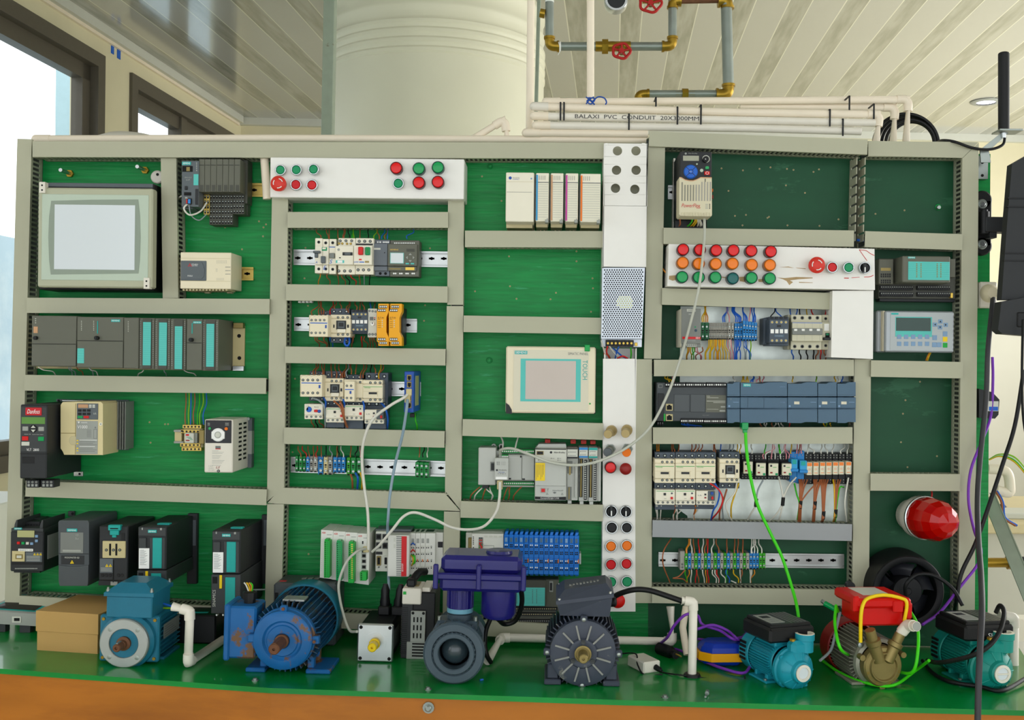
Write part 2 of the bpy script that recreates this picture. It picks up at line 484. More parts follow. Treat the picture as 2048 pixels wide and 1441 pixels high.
M_('cable_black','#3b3b3e',.45,var=.04)
M_('cable_bluegrey','#8fa6b4',.4,var=.03)
g_=bpy.data.materials.new('glass');g_.use_nodes=True
bb=g_.node_tree.nodes['Principled BSDF'];bb.inputs['Transmission Weight'].default_value=1;bb.inputs['Roughness'].default_value=0;bb.inputs['IOR'].default_value=1.02;bb.inputs['Base Color'].default_value=(.97,.99,1,1)
MATS['glass']=g_
# ceiling of glossy PVC boards: plain wide board, marbled narrow board, pale groove lines between
m=bpy.data.materials.new('ceiling_pvc');m.use_nodes=True;nt=m.node_tree;N=nt.nodes;L=nt.links;b=N['Principled BSDF']
b.inputs['Roughness'].default_value=.16;b.inputs['Coat Weight'].default_value=.5;b.inputs['Coat Roughness'].default_value=.08
tc=N.new('ShaderNodeTexCoord');sp=N.new('ShaderNodeSeparateXYZ');L.new(tc.outputs['Object'],sp.inputs[0])
def mth(op,a,b_=None):
    n=N.new('ShaderNodeMath');n.operation=op
    for i,q in enumerate((a,b_)):
        if q is None:continue
        if isinstance(q,(int,float)):n.inputs[i].default_value=q
        else:L.new(q,n.inputs[i])
    return n.outputs[0]
PER=.308
u=mth('FRACT',mth('DIVIDE',mth('ADD',sp.outputs[0],PER*40-.02),PER))
stripe=mth('LESS_THAN',u,.415)
line=mth('MAXIMUM',mth('LESS_THAN',u,.022),mth('MULTIPLY',mth('GREATER_THAN',u,.405),mth('LESS_THAN',u,.425)))
mp=N.new('ShaderNodeMapping');L.new(tc.outputs['Object'],mp.inputs[0]);mp.inputs['Scale'].default_value=(22,2.4,1)
nz=N.new('ShaderNodeTexNoise');nz.inputs['Scale'].default_value=1;nz.inputs['Detail'].default_value=3;L.new(mp.outputs[0],nz.inputs['Vector'])
rp=N.new('ShaderNodeValToRGB');rp.color_ramp.elements[0].position=.35;rp.color_ramp.elements[0].color=lin('#8f8f80')+[1];rp.color_ramp.elements[1].position=.68;rp.color_ramp.elements[1].color=lin('#b2b1a4')+[1]
L.new(nz.outputs['Fac'],rp.inputs[0])
x1=N.new('ShaderNodeMix');x1.data_type='RGBA';L.new(stripe,x1.inputs[0]);x1.inputs[6].default_value=lin('#bab9b0')+[1];L.new(rp.outputs[0],x1.inputs[7])
x2=N.new('ShaderNodeMix');x2.data_type='RGBA';L.new(line,x2.inputs[0]);L.new(x1.outputs[2],x2.inputs[6]);x2.inputs[7].default_value=lin('#e4e2d0')+[1]
L.new(x2.outputs[2],b.inputs['Base Color'])
MATS['ceiling_pvc']=m
# rib bump for the water tank comes from its profile
# ---------------------------------------------------------------- the room
HC=3.44;LX=-3.09
def wall_hit(x,y):                                  # left wall point under a pixel: (y', z)
    p=W(x,y,0)-Vector((0,-DB,0));dx,dy,dz=p.x,p.y,p.z-EYE
    c,s=math.cos(PSI),math.sin(PSI)
    k=LX/(dx*c-dy*s)
    return (dx*s+dy*c)*k,EYE+dz*k
def rbox(g,lo,hi,m=None,c=0):
    o=len(g.v);g.b(lo,hi,m,c)
    g.v[o:]=[R(v.x,v.y,v.z) for v in g.v[o:]]
def wallhole(g,y0,y1,holes,zt,x0=LX-.2,x1=LX):
    y=y0
    for (a,b_,za,zb) in holes:
        rbox(g,(x0,y,0),(x1,a,zt));rbox(g,(x0,a,0),(x1,b_,za));rbox(g,(x0,a,zb),(x1,b_,zt));y=b_
    rbox(g,(x0,y,0),(x1,y1,zt))
view()
yA,zA=wall_hit(205,112)        # top right outer corner of window 1
yB,zB=wall_hit(259,146)        # window 2 top left
yC,zC=wall_hit(466,275)
ys,zs=wall_hit(12,945)
zA=(zA+zB)/2;zB=zA
W1=(2.2,yA,zs,zA);W2=(yB,yC,zs,zA)
print('windows',W1,W2)
struct('wall_left','wall_cream', lambda g:wallhole(g,-3.5,9.6,[(-2.4,1.4,zs,zA),W1,W2],HC))
pts_bl=on_plane(475,237,HC);pts_br=on_plane(2048,273,HC)
def backwall(g):
    a,b_=pts_bl.copy(),pts_br.copy();t=(b_-a).normalized();a -= t*.12;b_ += t*1.6
    n=Vector((-t.y,t.x,0))*.2
    for z0,z1,m in ((0,2.05,'wall_pale'),(2.05,HC,'wall_cream')):
        vs=[Vector((q.x,q.y,z)) for z in (z0,z1) for q in (a,b_,b_+n,a+n)]
        g.add(vs,[(0,1,5,4),(1,2,6,5),(2,3,7,6),(3,0,4,7),(0,3,2,1),(4,5,6,7)],m)
struct('wall_back','wall_cream',backwall)
struct('wall_right_unseen','wall_pale', lambda g:wallhole(g,-3.5,9.6,[(-2.4,1.6,1.0,3.1),(2.4,5.2,1.0,3.1),(5.8,8.4,1.0,3.1)],HC,4.4,4.6))  # unseen wall put up for one-sided light, openings added to brighten the ceiling
ce=G('ceiling','ceiling_pvc');ce.b((LX,-3.5,HC),(4.6,10.0,HC+.05),None,0)
co=ce.make();co['kind']='structure';co.location=(0,-DB,0);co.rotation_euler=(0,0,-PSI)
struct('floor','floor_grey', lambda g:rbox(g,(LX,-3.5,-.05),(4.4,9.6,0)))
struct('trim_1','light_grey', lambda g:(rbox(g,(LX,-3.4,HC-.055),(LX+.05,8.4,HC)),rbox(g,(LX,2,HC-.075),(LX+.02,8.4,HC-.055),'conduit')))
def bt(g):
    a,b_=pts_bl.copy(),pts_br.copy();t=(b_-a).normalized();b_ += t*1.0;n=Vector((t.y,-t.x,0))*.05
    vs=[Vector((q.x,q.y,z)) for z in (HC-.06,HC) for q in (a,b_,b_+n,a+n)]
    g.add(vs,[(0,1,5,4),(1,2,6,5),(2,3,7,6),(3,0,4,7),(0,3,2,1),(4,5,6,7)])
struct('trim_2','light_grey',bt)
def window(n,y0,y1,z0,z1,divs):
    g=G('window_%d' % n,'frame_brown');w=.085;xo,xi=LX-.13,LX-.02
    rbox(g,(xo,y0,z0),(xi+.04,y1,z0+w));rbox(g,(xo,y0,z1-w),(xi+.04,y1,z1))
    rbox(g,(xo,y0,z0+w),(xi+.04,y0+w,z1-w));rbox(g,(xo,y1-w,z0+w),(xi+.04,y1,z1-w))
    rbox(g,(xo+.03,y0+w,z1-w-.09),(xi-.01,y1-w,z1-w));rbox(g,(xo+.03,y0+w,z0+w),(xi-.01,y1-w,z0+w+.07))
    rbox(g,(xo+.03,y1-w-.09,z0+w),(xi-.01,y1-w,z1-w))
    for q in divs:rbox(g,(xo+.02,q-.05,z0+w),(xi+.01,q+.05,z1-w))
    o=g.make();o['kind']='structure'
    p=G('window_pane','glass');rbox(p,(xo+.06,y0+w,z0+w),(xo+.066,y1-w,z1-w));po=p.make();po.parent=o
window(1,*W1,[4.1]);yd,_=wall_hit(372,215);window(2,*W2,[yd])
window(3,-2.4,1.4,zs,zA,[-.5])  # unseen window added to bring more light into the room
# two blue tape marks on the wall beside window 1
for (a,b_,c_,d_) in ((222,80,227,106),(234,90,240,116)):
    y0,z1=wall_hit(a,b_);y1,z0=wall_hit(c_,d_);z0=z1-.08
    one('tape_mark','blue painted mark on the cream wall, %s of the pair above the window gap' % ('left' if a<230 else 'right'),'tape','wire_blue', lambda g:rbox(g,(LX,y0,z0),(LX+.004,y1,z1)))
# outside: pale building wall and a blue column
one('neighbour_building','whitewashed and pale blue outside wall seen low through the left window','building','outer_blue', lambda g:rbox(g,(-6.2,0.0,-9),(-5.4,30,2.52)))
yq,_=wall_hit(125,200)
one('outside_column','pale blue column standing outside the left window','column','outer_column', lambda g:rbox(g,(-4.05,7.35,-1),(-3.75,8.0,5)))
# ---------------------------------------------------------------- bench
view()
fe=[on_bench(-60,1334),on_bench(540,1377),on_bench(1240,1401),on_bench(2120,1424)]
def bench():
    t=T('work_bench','long bench with glossy worn green top and orange brown wooden front','bench')
    g=t.p('bench_top','bench_green');bk=[Vector((x,.08,BENCH+BTILT*x)) for x in (1.1,-1.5)]
    top=fe+bk;n=len(top);th=.010
    g.add(top+[v-Vector((0,0,th)) for v in top],[list(range(n)),[n+i for i in reversed(range(n))]]+[(i,(i+1) % n,n+(i+1) % n,n+i) for i in range(n)])
    g=t.p('front_board','bench_wood');q=[v+Vector((0,.006,-th)) for v in fe]
    for a,b_ in zip(q,q[1:]):
        vs=[a,b_,b_+Vector((0,.03,0)),a+Vector((0,.03,0))];vs += [v-Vector((0,0,.5)) for v in vs]
        g.add(vs,[(0,1,2,3),(7,6,5,4),(0,4,5,1),(1,5,6,2),(2,6,7,3),(3,7,4,0)])
    for x in (-1.35,1.0):
        g=t.p('leg','bench_wood');g.b((x-.04,-.12,0),(x+.04,-.04,BENCH+BTILT*x-.0112))
    g=t.p('bolt','bolt_steel',label='galvanised washer and bolt in the wooden front')
    p=on_bench(857,1388);y=p.y+.004;kk=(DB+y)/FOC
    px=W(857,1416,-y)
    g.lathe([(.011,0),(.011,.002),(.0065,.002),(.0065,.007),(.004,.009),(0,.009)],px,(0,-1,0),12)
    t.done()
bench()
# ---------------------------------------------------------------- boards
def board(name,label,m,x0,y0,x1,y1,d0,d1):
    one(name,label,'board',m, lambda g:g.p(x0,y0,x1,y1,d1,d0,None,.001))
view()
BQ= lambda lab,m,pts,d1,d0,mk:one('backing_board',lab,'board',m, lambda g:(g.slab([W(x,y,0) for x,y in pts],d1,d0),[(g.disc(x,y,1.7,.0002,-.0002,'term_beige',8,bevel=0),g.disc(x,y,1.0,.0004,-.0002,'rust',6,bevel=0)) for x,y in mk]))
BQ('large bright green painted plywood board carrying the whole display','green_board',[(36,293),(1981,308),(1975,1297),(30,1243)],-.0002,-.022,[(1003,402),(964,353),(1018,513),(950,583),(1020,573),(1033,598),(1101,599),(1112,586),(1153,523),(1185,557),(1186,577),(1153,503),(1182,624),(616,612),(848,642),(860,497),(611,496),(609,557),(299,845),(330,849),(336,849),(301,886),(518,443),(532,449),(526,473),(484,499),(450,455),(617,1109),(850,611),(590,758),(585,905),(527,455)])
BQ('dark green painted plywood panel behind the right hand devices','dark_board',[(1300,282),(1950,296),(1946,1296),(1296,1279)],.0,-.0002,[(1443,337),(1486,341),(1519,338),(1541,335),(1574,338),(1587,340),(1627,344),(1638,339),(1572,371),(1457,382),(1610,386),(1470,432),(1492,430),(1535,436),(1538,434),(1485,451),(1575,451),(1639,452),(1677,439),(1751,428),(1809,421),(1840,764),(1802,885),(1874,913),(1811,801),(1806,828),(1815,935)])
# ---------------------------------------------------------------- slotted wire ducts
def duct(ax,ay,bx,by,w,where,m='duct',cover=True,poly=None,dd=0.0,pitch=.0105,e0=0,e1=0,df=.06):
    view()
    if abs(ay-by)<abs(ax-bx) and not poly:df += .011
    df += dd;k=sc_at(df);a,b_=W(ax,ay,df),W(bx,by,df);t=(b_-a);L=t.length;t.normalize();n=Vector((-t.z,0,t.x))
    w=w*k
    def P(u,v): return a+t*u+n*v
    def box(g,u0,u1,v0,v1,d1,d0,mm=None):g.slab([P(u0,v0),P(u1,v0),P(u1,v1),P(u0,v1)],d1,d0,mm)
    th=T('wire_duct',where,'wire duct','grey slotted wire ducts framing the board')
    if cover:
        g=th.p('duct_cover',m)
        if poly:g.slab([W(x,y,df) for x,y in poly],df,df-.0022)
        else:box(g,0,L,-w/2,w/2,df,df-.0022)
        for sgn in (-1,1):box(g,e0,L-e1,sgn*w/2,sgn*(w/2-.0022),df-.0022,df-.009)
    g=th.p('slotted_body','duct_body' if cover else 'duct')
    hw=w/2-.003
    box(g,0,L,-hw,hw,.002,0.0,'duct_shade')  # channel floor coloured darker to put in the shade of the enclosed duct
    for sgn in (-1,1):
        v0,v1=sgn*hw,sgn*(hw-.0018)
        box(g,0,L,v0,v1,.014,.002)
        nn=int(L/pitch)
        for i in range(nn):
            u=(i+.5)*pitch
            fw=.2 if cover else .38;box(g,u-pitch*fw,u+pitch*fw,v0,v1,df-.013,.014)
            box(g,u-pitch*max(.33,fw),u+pitch*max(.33,fw),v0,v1,df-.004,df-.013)
    return th.done()
duct(49,278,24,1206,29,'tall outermost grey wire duct down the far left edge of the board')
duct(65,298.5,1208,301.5,31.5,'long top grey wire duct across the left and middle of the board')
duct(337,314.5,341,597,31,'short upright grey wire duct right of the big grey touch screen')
duct(53,611,539,613.5,30.5,'left grey wire duct under the big grey touch screen')
duct(48,766,532,772.5,31.5,'left grey wire duct under the long olive controller rack')
duct(51,978,533,995.5,31.5,'left grey wire duct under the black and cream drives')
duct(38,1208,1206,1270,31,'bottom grey wire duct along the bench, mostly hidden by motors',dd=-.004)
duct(559.5,397,552,992,32.5,'upright grey wire duct left of the contactor rows',poly=[(544,397),(576,397),(568,975),(534,1004),(538,700)])
duct(551,1009,546,1225,33,'lower upright grey wire duct above the large blue motor')
duct(912,397,910.5,610,32,'upper upright grey wire duct right of the breaker row, ending at a seam')
duct(910,612.5,906,1005,32.5,'upright grey wire duct right of the contactors, below the seam',poly=[(893.5,612.5),(926.5,612.5),(922,1022),(890,982)])
duct(904,1024,901,1252,32,'lower upright grey wire duct above the blue actuator valve')
duct(548,992.5,910,1005,32,'mitred grey wire duct under the left terminal block rail',poly=[(535,1007),(562,976),(889,987),(921,1023)],dd=.001)
duct(575,440,896,440,31.5,'short grey wire duct above the breaker and small controller row',dd=-.0015)
duct(572,585,895,589.5,32.5,'short grey wire duct under the breaker and small controller row',dd=-.0015)
duct(570,710,891,715,33,'short grey wire duct under the two yellow safety relays',dd=-.0015)
duct(568,872,889,879.5,33,'short grey wire duct under the contactors and blue network switch',dd=-.0015)
duct(930,478,1206,479,33,'grey wire duct under the cream modular controller',dd=-.0015)
duct(927,648,1202,652.5,33,'grey wire duct above the teal bordered touch panel',dd=-.0015)
duct(925,855.5,1206,864,33.5,'grey wire duct under the teal bordered touch panel',dd=-.0015)
duct(921,1019.5,1206,1027,33,'grey wire duct above the bright blue terminal modules',dd=-.0015)
duct(1298,277.5,1735,294.5,30,'top grey wire duct above the drive with the blue keypad')
duct(1737,297.5,1940,300,30.5,'top right grey wire duct with a mitred end by the antenna',poly=[(1736.5,282),(1957,284.5),(1925,316),(1736.5,312)])
duct(1313.5,293,1305,718,33.5,'upright grey wire duct right of the white panel with six holes')
duct(1287.5,719,1287,1207,33,'upright grey wire duct right of the white push button strip')
duct(1327,472,1708,477.5,32.5,'grey wire duct right above the white panel of coloured pilot lights',dd=-.0015)
duct(1730,478.5,1925,484.5,32,'grey wire duct above the dark input module at the right',dd=-.0015)
duct(1723.5,312,1719,496,23.5,'open uncovered wire duct with bare fingers at the upper right',cover=False,pitch=.0215)
duct(1324,593,1664,603,33.5,'grey wire duct right below the coloured pilot light panel',dd=-.0015)
duct(1308,736.5,1708,736,33,'grey wire duct above the long blue grey controller',dd=-.0015)
duct(1725.5,719,1721.5,1180,33,'upright grey wire duct right of the long blue grey controller')
duct(1306,872,1705,871.5,33,'grey wire duct under the long blue grey controller',dd=-.0015)
duct(1305,1058,1704,1066,33.5,'bluish grey wire duct under the row of small relays','duct_cool',dd=-.0015)
duct(1304,1191,1737,1197,32,'lowest right grey wire duct above the teal pump',dd=-.0015)
duct(1941,301,1933,1232,33,'tall outermost grey wire duct down the far right edge',poly=[(1957.6,285.5),(1949.5,1232),(1916.5,1232),(1924.8,317)])
duct(1742,737.5,1926,741,33,'right grey wire duct under the silver keypad panel',dd=-.0015)
duct(1741,965,1921,966,34,'right grey wire duct above the red beacon',dd=-.0015)
# ================================================================= helpers for devices
Z1=(0,270,3.7926);Z2=(0,600,3.431);Z3=(0,980,3.126);Z4=(520,290,4.367);Z5=(520,590,3.35)
Z6=(900,290,3.514);Z7=(900,680,3.602);Z8=(520,980,3.126)
Y1=(900,1020,3.424);Y2=(1290,280,4.357);Y3=(1290,570,4.357);Y4=(1290,860,4.002)
Y5=(1250,1130,4.633);Y6=(1620,1060,3.783);Y7=(1690,280,3.274);Y8=(1690,700,3.131)
def screws(g,xs,y,r,d,hole='dark_slot',head='bolt_steel',n=12):
    ys=y if isinstance(y,(list,tuple)) else [y]*len(xs)
    for x,yy in zip(xs,ys):
        g.disc(x,yy,r,d+.0006,d-.002,hole,n,bevel=.05)
        g.disc(x,yy,r*.62,d+.0012,d-.002,head,n)
        k=r*.5;g.p(x-k,yy-k*.22,x+k,yy+k*.22,d+.0014,d,'dark_slot',0)
def rail(x0,y0,x1,y1,label,m='rail',slope=0.0,lip=None):
    """DIN rail: hat section with slots; pixel rect at d = .0085"""
    t=T('din_rail',label,'rail',tilt=slope)
    g=t.p('rail_profile',m);h=y1-y0;e=h*.14
    g.p(x0,y0,x1,y0+e,.0085,.0072,None,.0003);g.p(x0,y1-e,x1,y1,.0085,.0072,None,.0003)
    g.p(x0,y0+e*.8,x1,y0+e*1.1,.0085,.0,None,0);g.p(x0,y1-e*1.1,x1,y1-e*.8,.0085,.0,None,0)
    g.p(x0,y0+e,x1,y1-e,.0015,.0002,None,0)
    k=sc_at(0);step=.028/k;cy=(y0+y1)/2
    x=x0+step*.35
    while x<x1-step*.3:
        w=.0065/k;r=.0022/k
        g.p(x-w,cy-r,x+w,cy+r,.0018,.0015,'dark_slot',0);g.disc(x,cy,r*1.7,.0018,.0015,'dark_slot',10)
        x += step
    return t.done()
def wire(label,m,pts,r=.0013,group=None,cat='wire',n=6,name='wire'):
    P=[W(*p) for p in pts]
    return one(name,label,cat,m, lambda g:g.tube(P,r,n),group)
def drop(g,x,y0,y1,d,m,r=.0013,dx=0,d2=None,sway=0):
    """short wire from a terminal up or down into a duct"""
    d2=d if d2 is None else d2
    g.tube([W(x,y0,d),W(x+sway,(y0*2+y1)/3,(d*2+d2)/3+.004),W(x+dx-sway*.5,(y0+y1*2)/3,(d+2*d2)/3),W(x+dx,y1,d2)],r*.82,5,m)
WN={'b':('brown','wire_brown'),'o':('orange','wire_orange'),'y':('yellow','wire_yellow'),'u':('blue','wire_blue'),'w':('white','wire_white'),'g':('grey','wire_grey'),
      'k':('black','wire_black'),'r':('red','wire_red'),'n':('green','wire_green'),'e':('yellow green','wire_earth'),'p':('pink','wire_pink'),'t':('teal','wire_green')}
def drops(spec,where,y0,y1,d,d2=.03,r=.0013):
    """spec: list of (colour letter, x at terminal, x shift at duct)"""
    for q in spec:
        c,x,dx=q[:3];a=q[3] if len(q)>3 else y0;b_=q[4] if len(q)>4 else y1
        cn,mm=WN[c];lab='%s wire %s' % (cn,where)
        one('wire',lab,'wire',mm, lambda g:drop(g,x,a,b_,d,None,r,dx,d2,random.uniform(-4,4)),group='%s wires %s' % (cn,where))
def grid(g,x0,y0,x1,y1,nx,ny,d,m='dark_slot',fw=.5,fh=.5,h=.0005):
    w=(x1-x0)/nx;hh=(y1-y0)/ny
    for i in range(nx):
        for j in range(ny):
            cx,cy=x0+(i+.5)*w,y0+(j+.5)*hh
            g.p(cx-w*fw/2,cy-hh*fh/2,cx+w*fw/2,cy+hh*fh/2,d+h,d-.001,m,0)
# ================================================================= left column
view(*Z1)
for i,(x,y) in enumerate(((458,266),(1040,240))):
    t=T('threaded_stud','short steel stud poking out of the green board above the big grey screen, %s one' % ('left','right')[i],'bolt')
    g=t.p('stud','chrome');p=W(x,y,.05);g.cyl((p.x,-.0,p.z),(p.x,-.05,p.z),.0042,.0042,14)
    g=t.p('nut','brass');g.cyl((p.x,-.0,p.z),(p.x,-.007,p.z),.0085,.0085,6,smooth=False);t.done()
# big grey operator screen
t=T('operator_panel','big grey framed touch screen with pale painted reflection at the upper left of the board','screen')
g=t.p('housing','black');g.p(300,366,1165,1178,.083,.002,None,.002);g.p(345,366,1160,398,.0834,.06,'slate',.001)
screws(g,[1110],1150,8,.084)
g=t.p('bezel','beige');g.b(*[(lambda a,b_:((a.x,-.11,a.z),(b_.x,-.083,b_.z)))(W(290,398,.11),W(1152,1163,.11))][0],None,.003)
g.ms[0]='bezel_olive'
f=t.p('front_foil','light_grey');f.p(315,452,1124,1104,.1115,.109,None,.001);f.ms[0]='foil_green'
f.poly([(388,500),(700,492),(1048,490),(1062,620),(1066,780),(1060,950),(1050,1052),(700,1056),(385,1060),(372,950),(366,780),(372,620)],.1122,.110,'foil_dark')
s_=t.p('display','screen_pale');s_.p(412,531,1022,1022,.1128,.111,None,0)  # pale colour put in for the window's reflection on the screen
for (a,b_) in ((296,356),(1088,1084)):
    g=t.p('mounting_clip','white_plastic');g.p(a,b_,a+45,b_+84,.1155,.1,None,.0006);g.disc(a+22,b_+26,7,.116,.115,'dark_slot');g.disc(a+22,b_+62,7,.116,.115,'dark_slot')
t.done()
one('hanging_tab','white plastic tab with a hole behind the corner of the big grey screen','bracket','white_plastic', lambda g:(g.disc(1190,318,50,.012,.004,None,28),g.disc(1194,300,11,.0125,.012,'dark_slot')))
# small distributed controller
rail(1895,366,2050,470,'gold coloured mounting rail behind the dark modular controller','rail_gold')
t=T('interface_module','dark narrow head module with sockets left of the slim olive modules','module')
g=t.p('body','slate');g.p(1378,196,1508,545,.088,.008);g.p(1378,545,1462,562,.07,.008)
g.p(1382,235,1462,280,.0885,.08,'dark_slot');g.p(1412,242,1440,276,.0889,.08,'bronze');g.p(1400,388,1420,415,.091,.08,'charcoal');g.p(1480,410,1504,530,.0887,.08,'charcoal')
g.p(1395,435,1450,460,.0887,.08,'dark_slot')
for a in range(5):g.p(1488,212+a*14,1494,217+a*14,.0886,.08,'light_grey',0)
text(g,'IM151',1402,318,1452,330,.0882,'mid_grey');text(g,'DP',1412,336,1442,348,.0882,'mid_grey')
g=t.p('logo','teal_logo');g.p(1380,204,1448,228,.0888,.088,None,0);text(g,'SIEMENS',1386,209,1442,223,.0888,'white')
g=t.p('paper_label','teal_label');g.p(1468,298,1504,382,.0888,.088,None,0)
g=t.p('connector','slate');g.p(1412,480,1448,525,.095,.088,'charcoal');g.p(1412,488,1420,520,.0955,.095,'red');g.p(1426,488,1444,520,.0955,.095,'blue_pad')
t.done()
xs=[1508,1552,1597,1642,1688,1733,1777,1822]
for i in range(7):
    t=T('io_module','slim olive grey module in the row, %s from the dark head module' % ('next','second','third','fourth','fifth','sixth','seventh')[i],'module','slim olive modules of the small controller')
    g=t.p('body','plc_grey');a,b_=xs[i],xs[i+1];g.p(a+1,184,b_-1,432,.085,.03)
    g.p(a+4,228,b_-4,231,.0854,.085,'dark_slot',0);g.p(a+10,380,b_-10,428,.0856,.085,'plc_dark',0)
    t.done()
def tgrid(x0,y0,x1,y1,nx,ny,m,label,d=.05):
    t=T('terminal_block',label,'terminal block');g=t.p('body',m);g.p(x0,y0,x1,y1,d,.008)
    h=t.p('clamp_opening','dark_slot')
    w=(x1-x0)/nx;hh=(y1-y0)/ny
    for i in range(nx):
        for j in range(ny):
            cx,cy=x0+(i+.5)*w,y0+(j+.5)*hh
            h.p(cx-w*.3,cy-hh*.3,cx+w*.3,cy+hh*.3,d+.0006,d-.001,None,0);h.disc(cx,cy-hh*.12,w*.22,d+.001,d,'bolt_steel',8)
    t.done()
tgrid(1545,452,1588,604,2,4,'rail_gold','yellow terminal strip at the left of the dark terminal field',.056)
tgrid(1589,452,1678,682,4,6,'plc_dark','dark grey terminal field under the slim olive modules, left half')
tgrid(1679,452,1766,682,4,6,'plc_dark','dark grey terminal field under the slim olive modules, middle')
tgrid(1767,452,1853,602,4,4,'plc_dark','dark grey shorter terminal field under the slim olive modules, right end')
one('end_module','dark stepped end piece right of the slim olive modules','module','plc_dark', lambda g:(g.p(1822,190,1878,520,.045,.008),g.p(1853,520,1878,610,.03,.008)))
wire('white cable curling from the dark head module to the yellow terminals','wire_white',[(1425,520,.09),(1395,560,.095),(1440,608,.095),(1520,580,.08),(1568,515,.062)],.002)
wire('thin grey cable hanging in a loop under the dark head module','wire_grey',[(1432,525,.09),(1450,610,.085),(1510,648,.075),(1565,605,.06)],.0013)
wire('white cable end entering the dark head module from the left','wire_white',[(1352,482,.03),(1380,465,.07),(1425,485,.094)],.002)
# cream compact controller
rail(1750,1003,1922,1104,'gold coloured mounting rail stub right of the cream compact controller','rail_gold')
t=T('compact_controller','cream compact controller with a dark left cover and red lettered logo','controller')
g=t.p('housing','cream');g.p(1368,892,1752,1168,.088,.008,None,.001);g.p(1372,935,1748,938,.0884,.088,'beige',0);g.p(1372,1108,1748,1111,.0884,.088,'beige',0)
for a,b_,c_,e in ((1640,950,1722,976),(1708,990,1748,1070),(1640,1085,1700,1105),(1635,1012,1650,1040)):grid(g,a,b_,c_,e,7 if c_-a>30 else 2,3,.088,'term_grey',.5,.3,.0004)
for a in range(14):g.p(1385+a*25,1171,1398+a*25,1182,.08,.02,'beige',0)
g=t.p('dark_cover','slate',label='dark grey cover with white logo');g.p(1370,955,1564,1106,.090,.08,None,.001);g.poly([(1372,968),(1530,968),(1545,1000),(1552,1030),(1545,1075),(1530,1092),(1372,1092)],.0912,.09)
for tri in ([(1440,974),(1448,987),(1432,987)],[(1431,988),(1439,998),(1424,998)],[(1449,988),(1457,998),(1442,998)]):g.poly(tri,.0918,.091,'red_logo')
text(g,'MITSUBISHI',1452,978,1502,987,.0914,'white');text(g,'ELECTRIC',1452,989,1500,997,.0914,'white');text(g,'FX3U',1424,1064,1460,1076,.0914,'white')
for x in (1570,1740):
    g=t.p('mounting_lug','beige');g.p(x-20,1186,x+20,1202,.02,.008)
t.done()
# ================================================================= olive rack
view(*Z2)
t=T('mounting_rail','worn beige metal profile rail sticking out right of the olive controller rack','rail')
g=t.p('profile','term_beige');g.p(240,170,1678,480,.006,.0,None,.001);g.p(1600,158,1668,195,.02,.006,'bronze');g.p(1595,455,1672,488,.016,.004,'steel')
g.disc(1640,248,13,.0068,.006,'dark_slot');g.disc(1642,400,13,.0068,.006,'dark_slot');t.done()
MODS=[('psu',217,523,110,458),('cpu',527,845,118,468),('im',848,950,122,472),('sm',955,1059,125,477,980,1034,153,450),('sm',1062,1167,127,480,1090,1144,156,452),
        ('sm',1170,1276,129,482,1198,1250,182,476),('cp',1279,1386,131,484),('sm',1389,1497,133,488,1415,1468,165,460)]
LB=['widest plain olive module at the left end of the rack with a small orange label','olive processor module with teal logo and black selector knob','narrow plain olive module between the processor and the teal labelled modules',
      'first teal striped olive module from the left of the rack','second teal striped olive module from the left of the rack','third teal striped olive module, its stripe set lowest','narrow olive module with a small teal logo and black selector knob','last teal striped olive module at the right end of the rack']
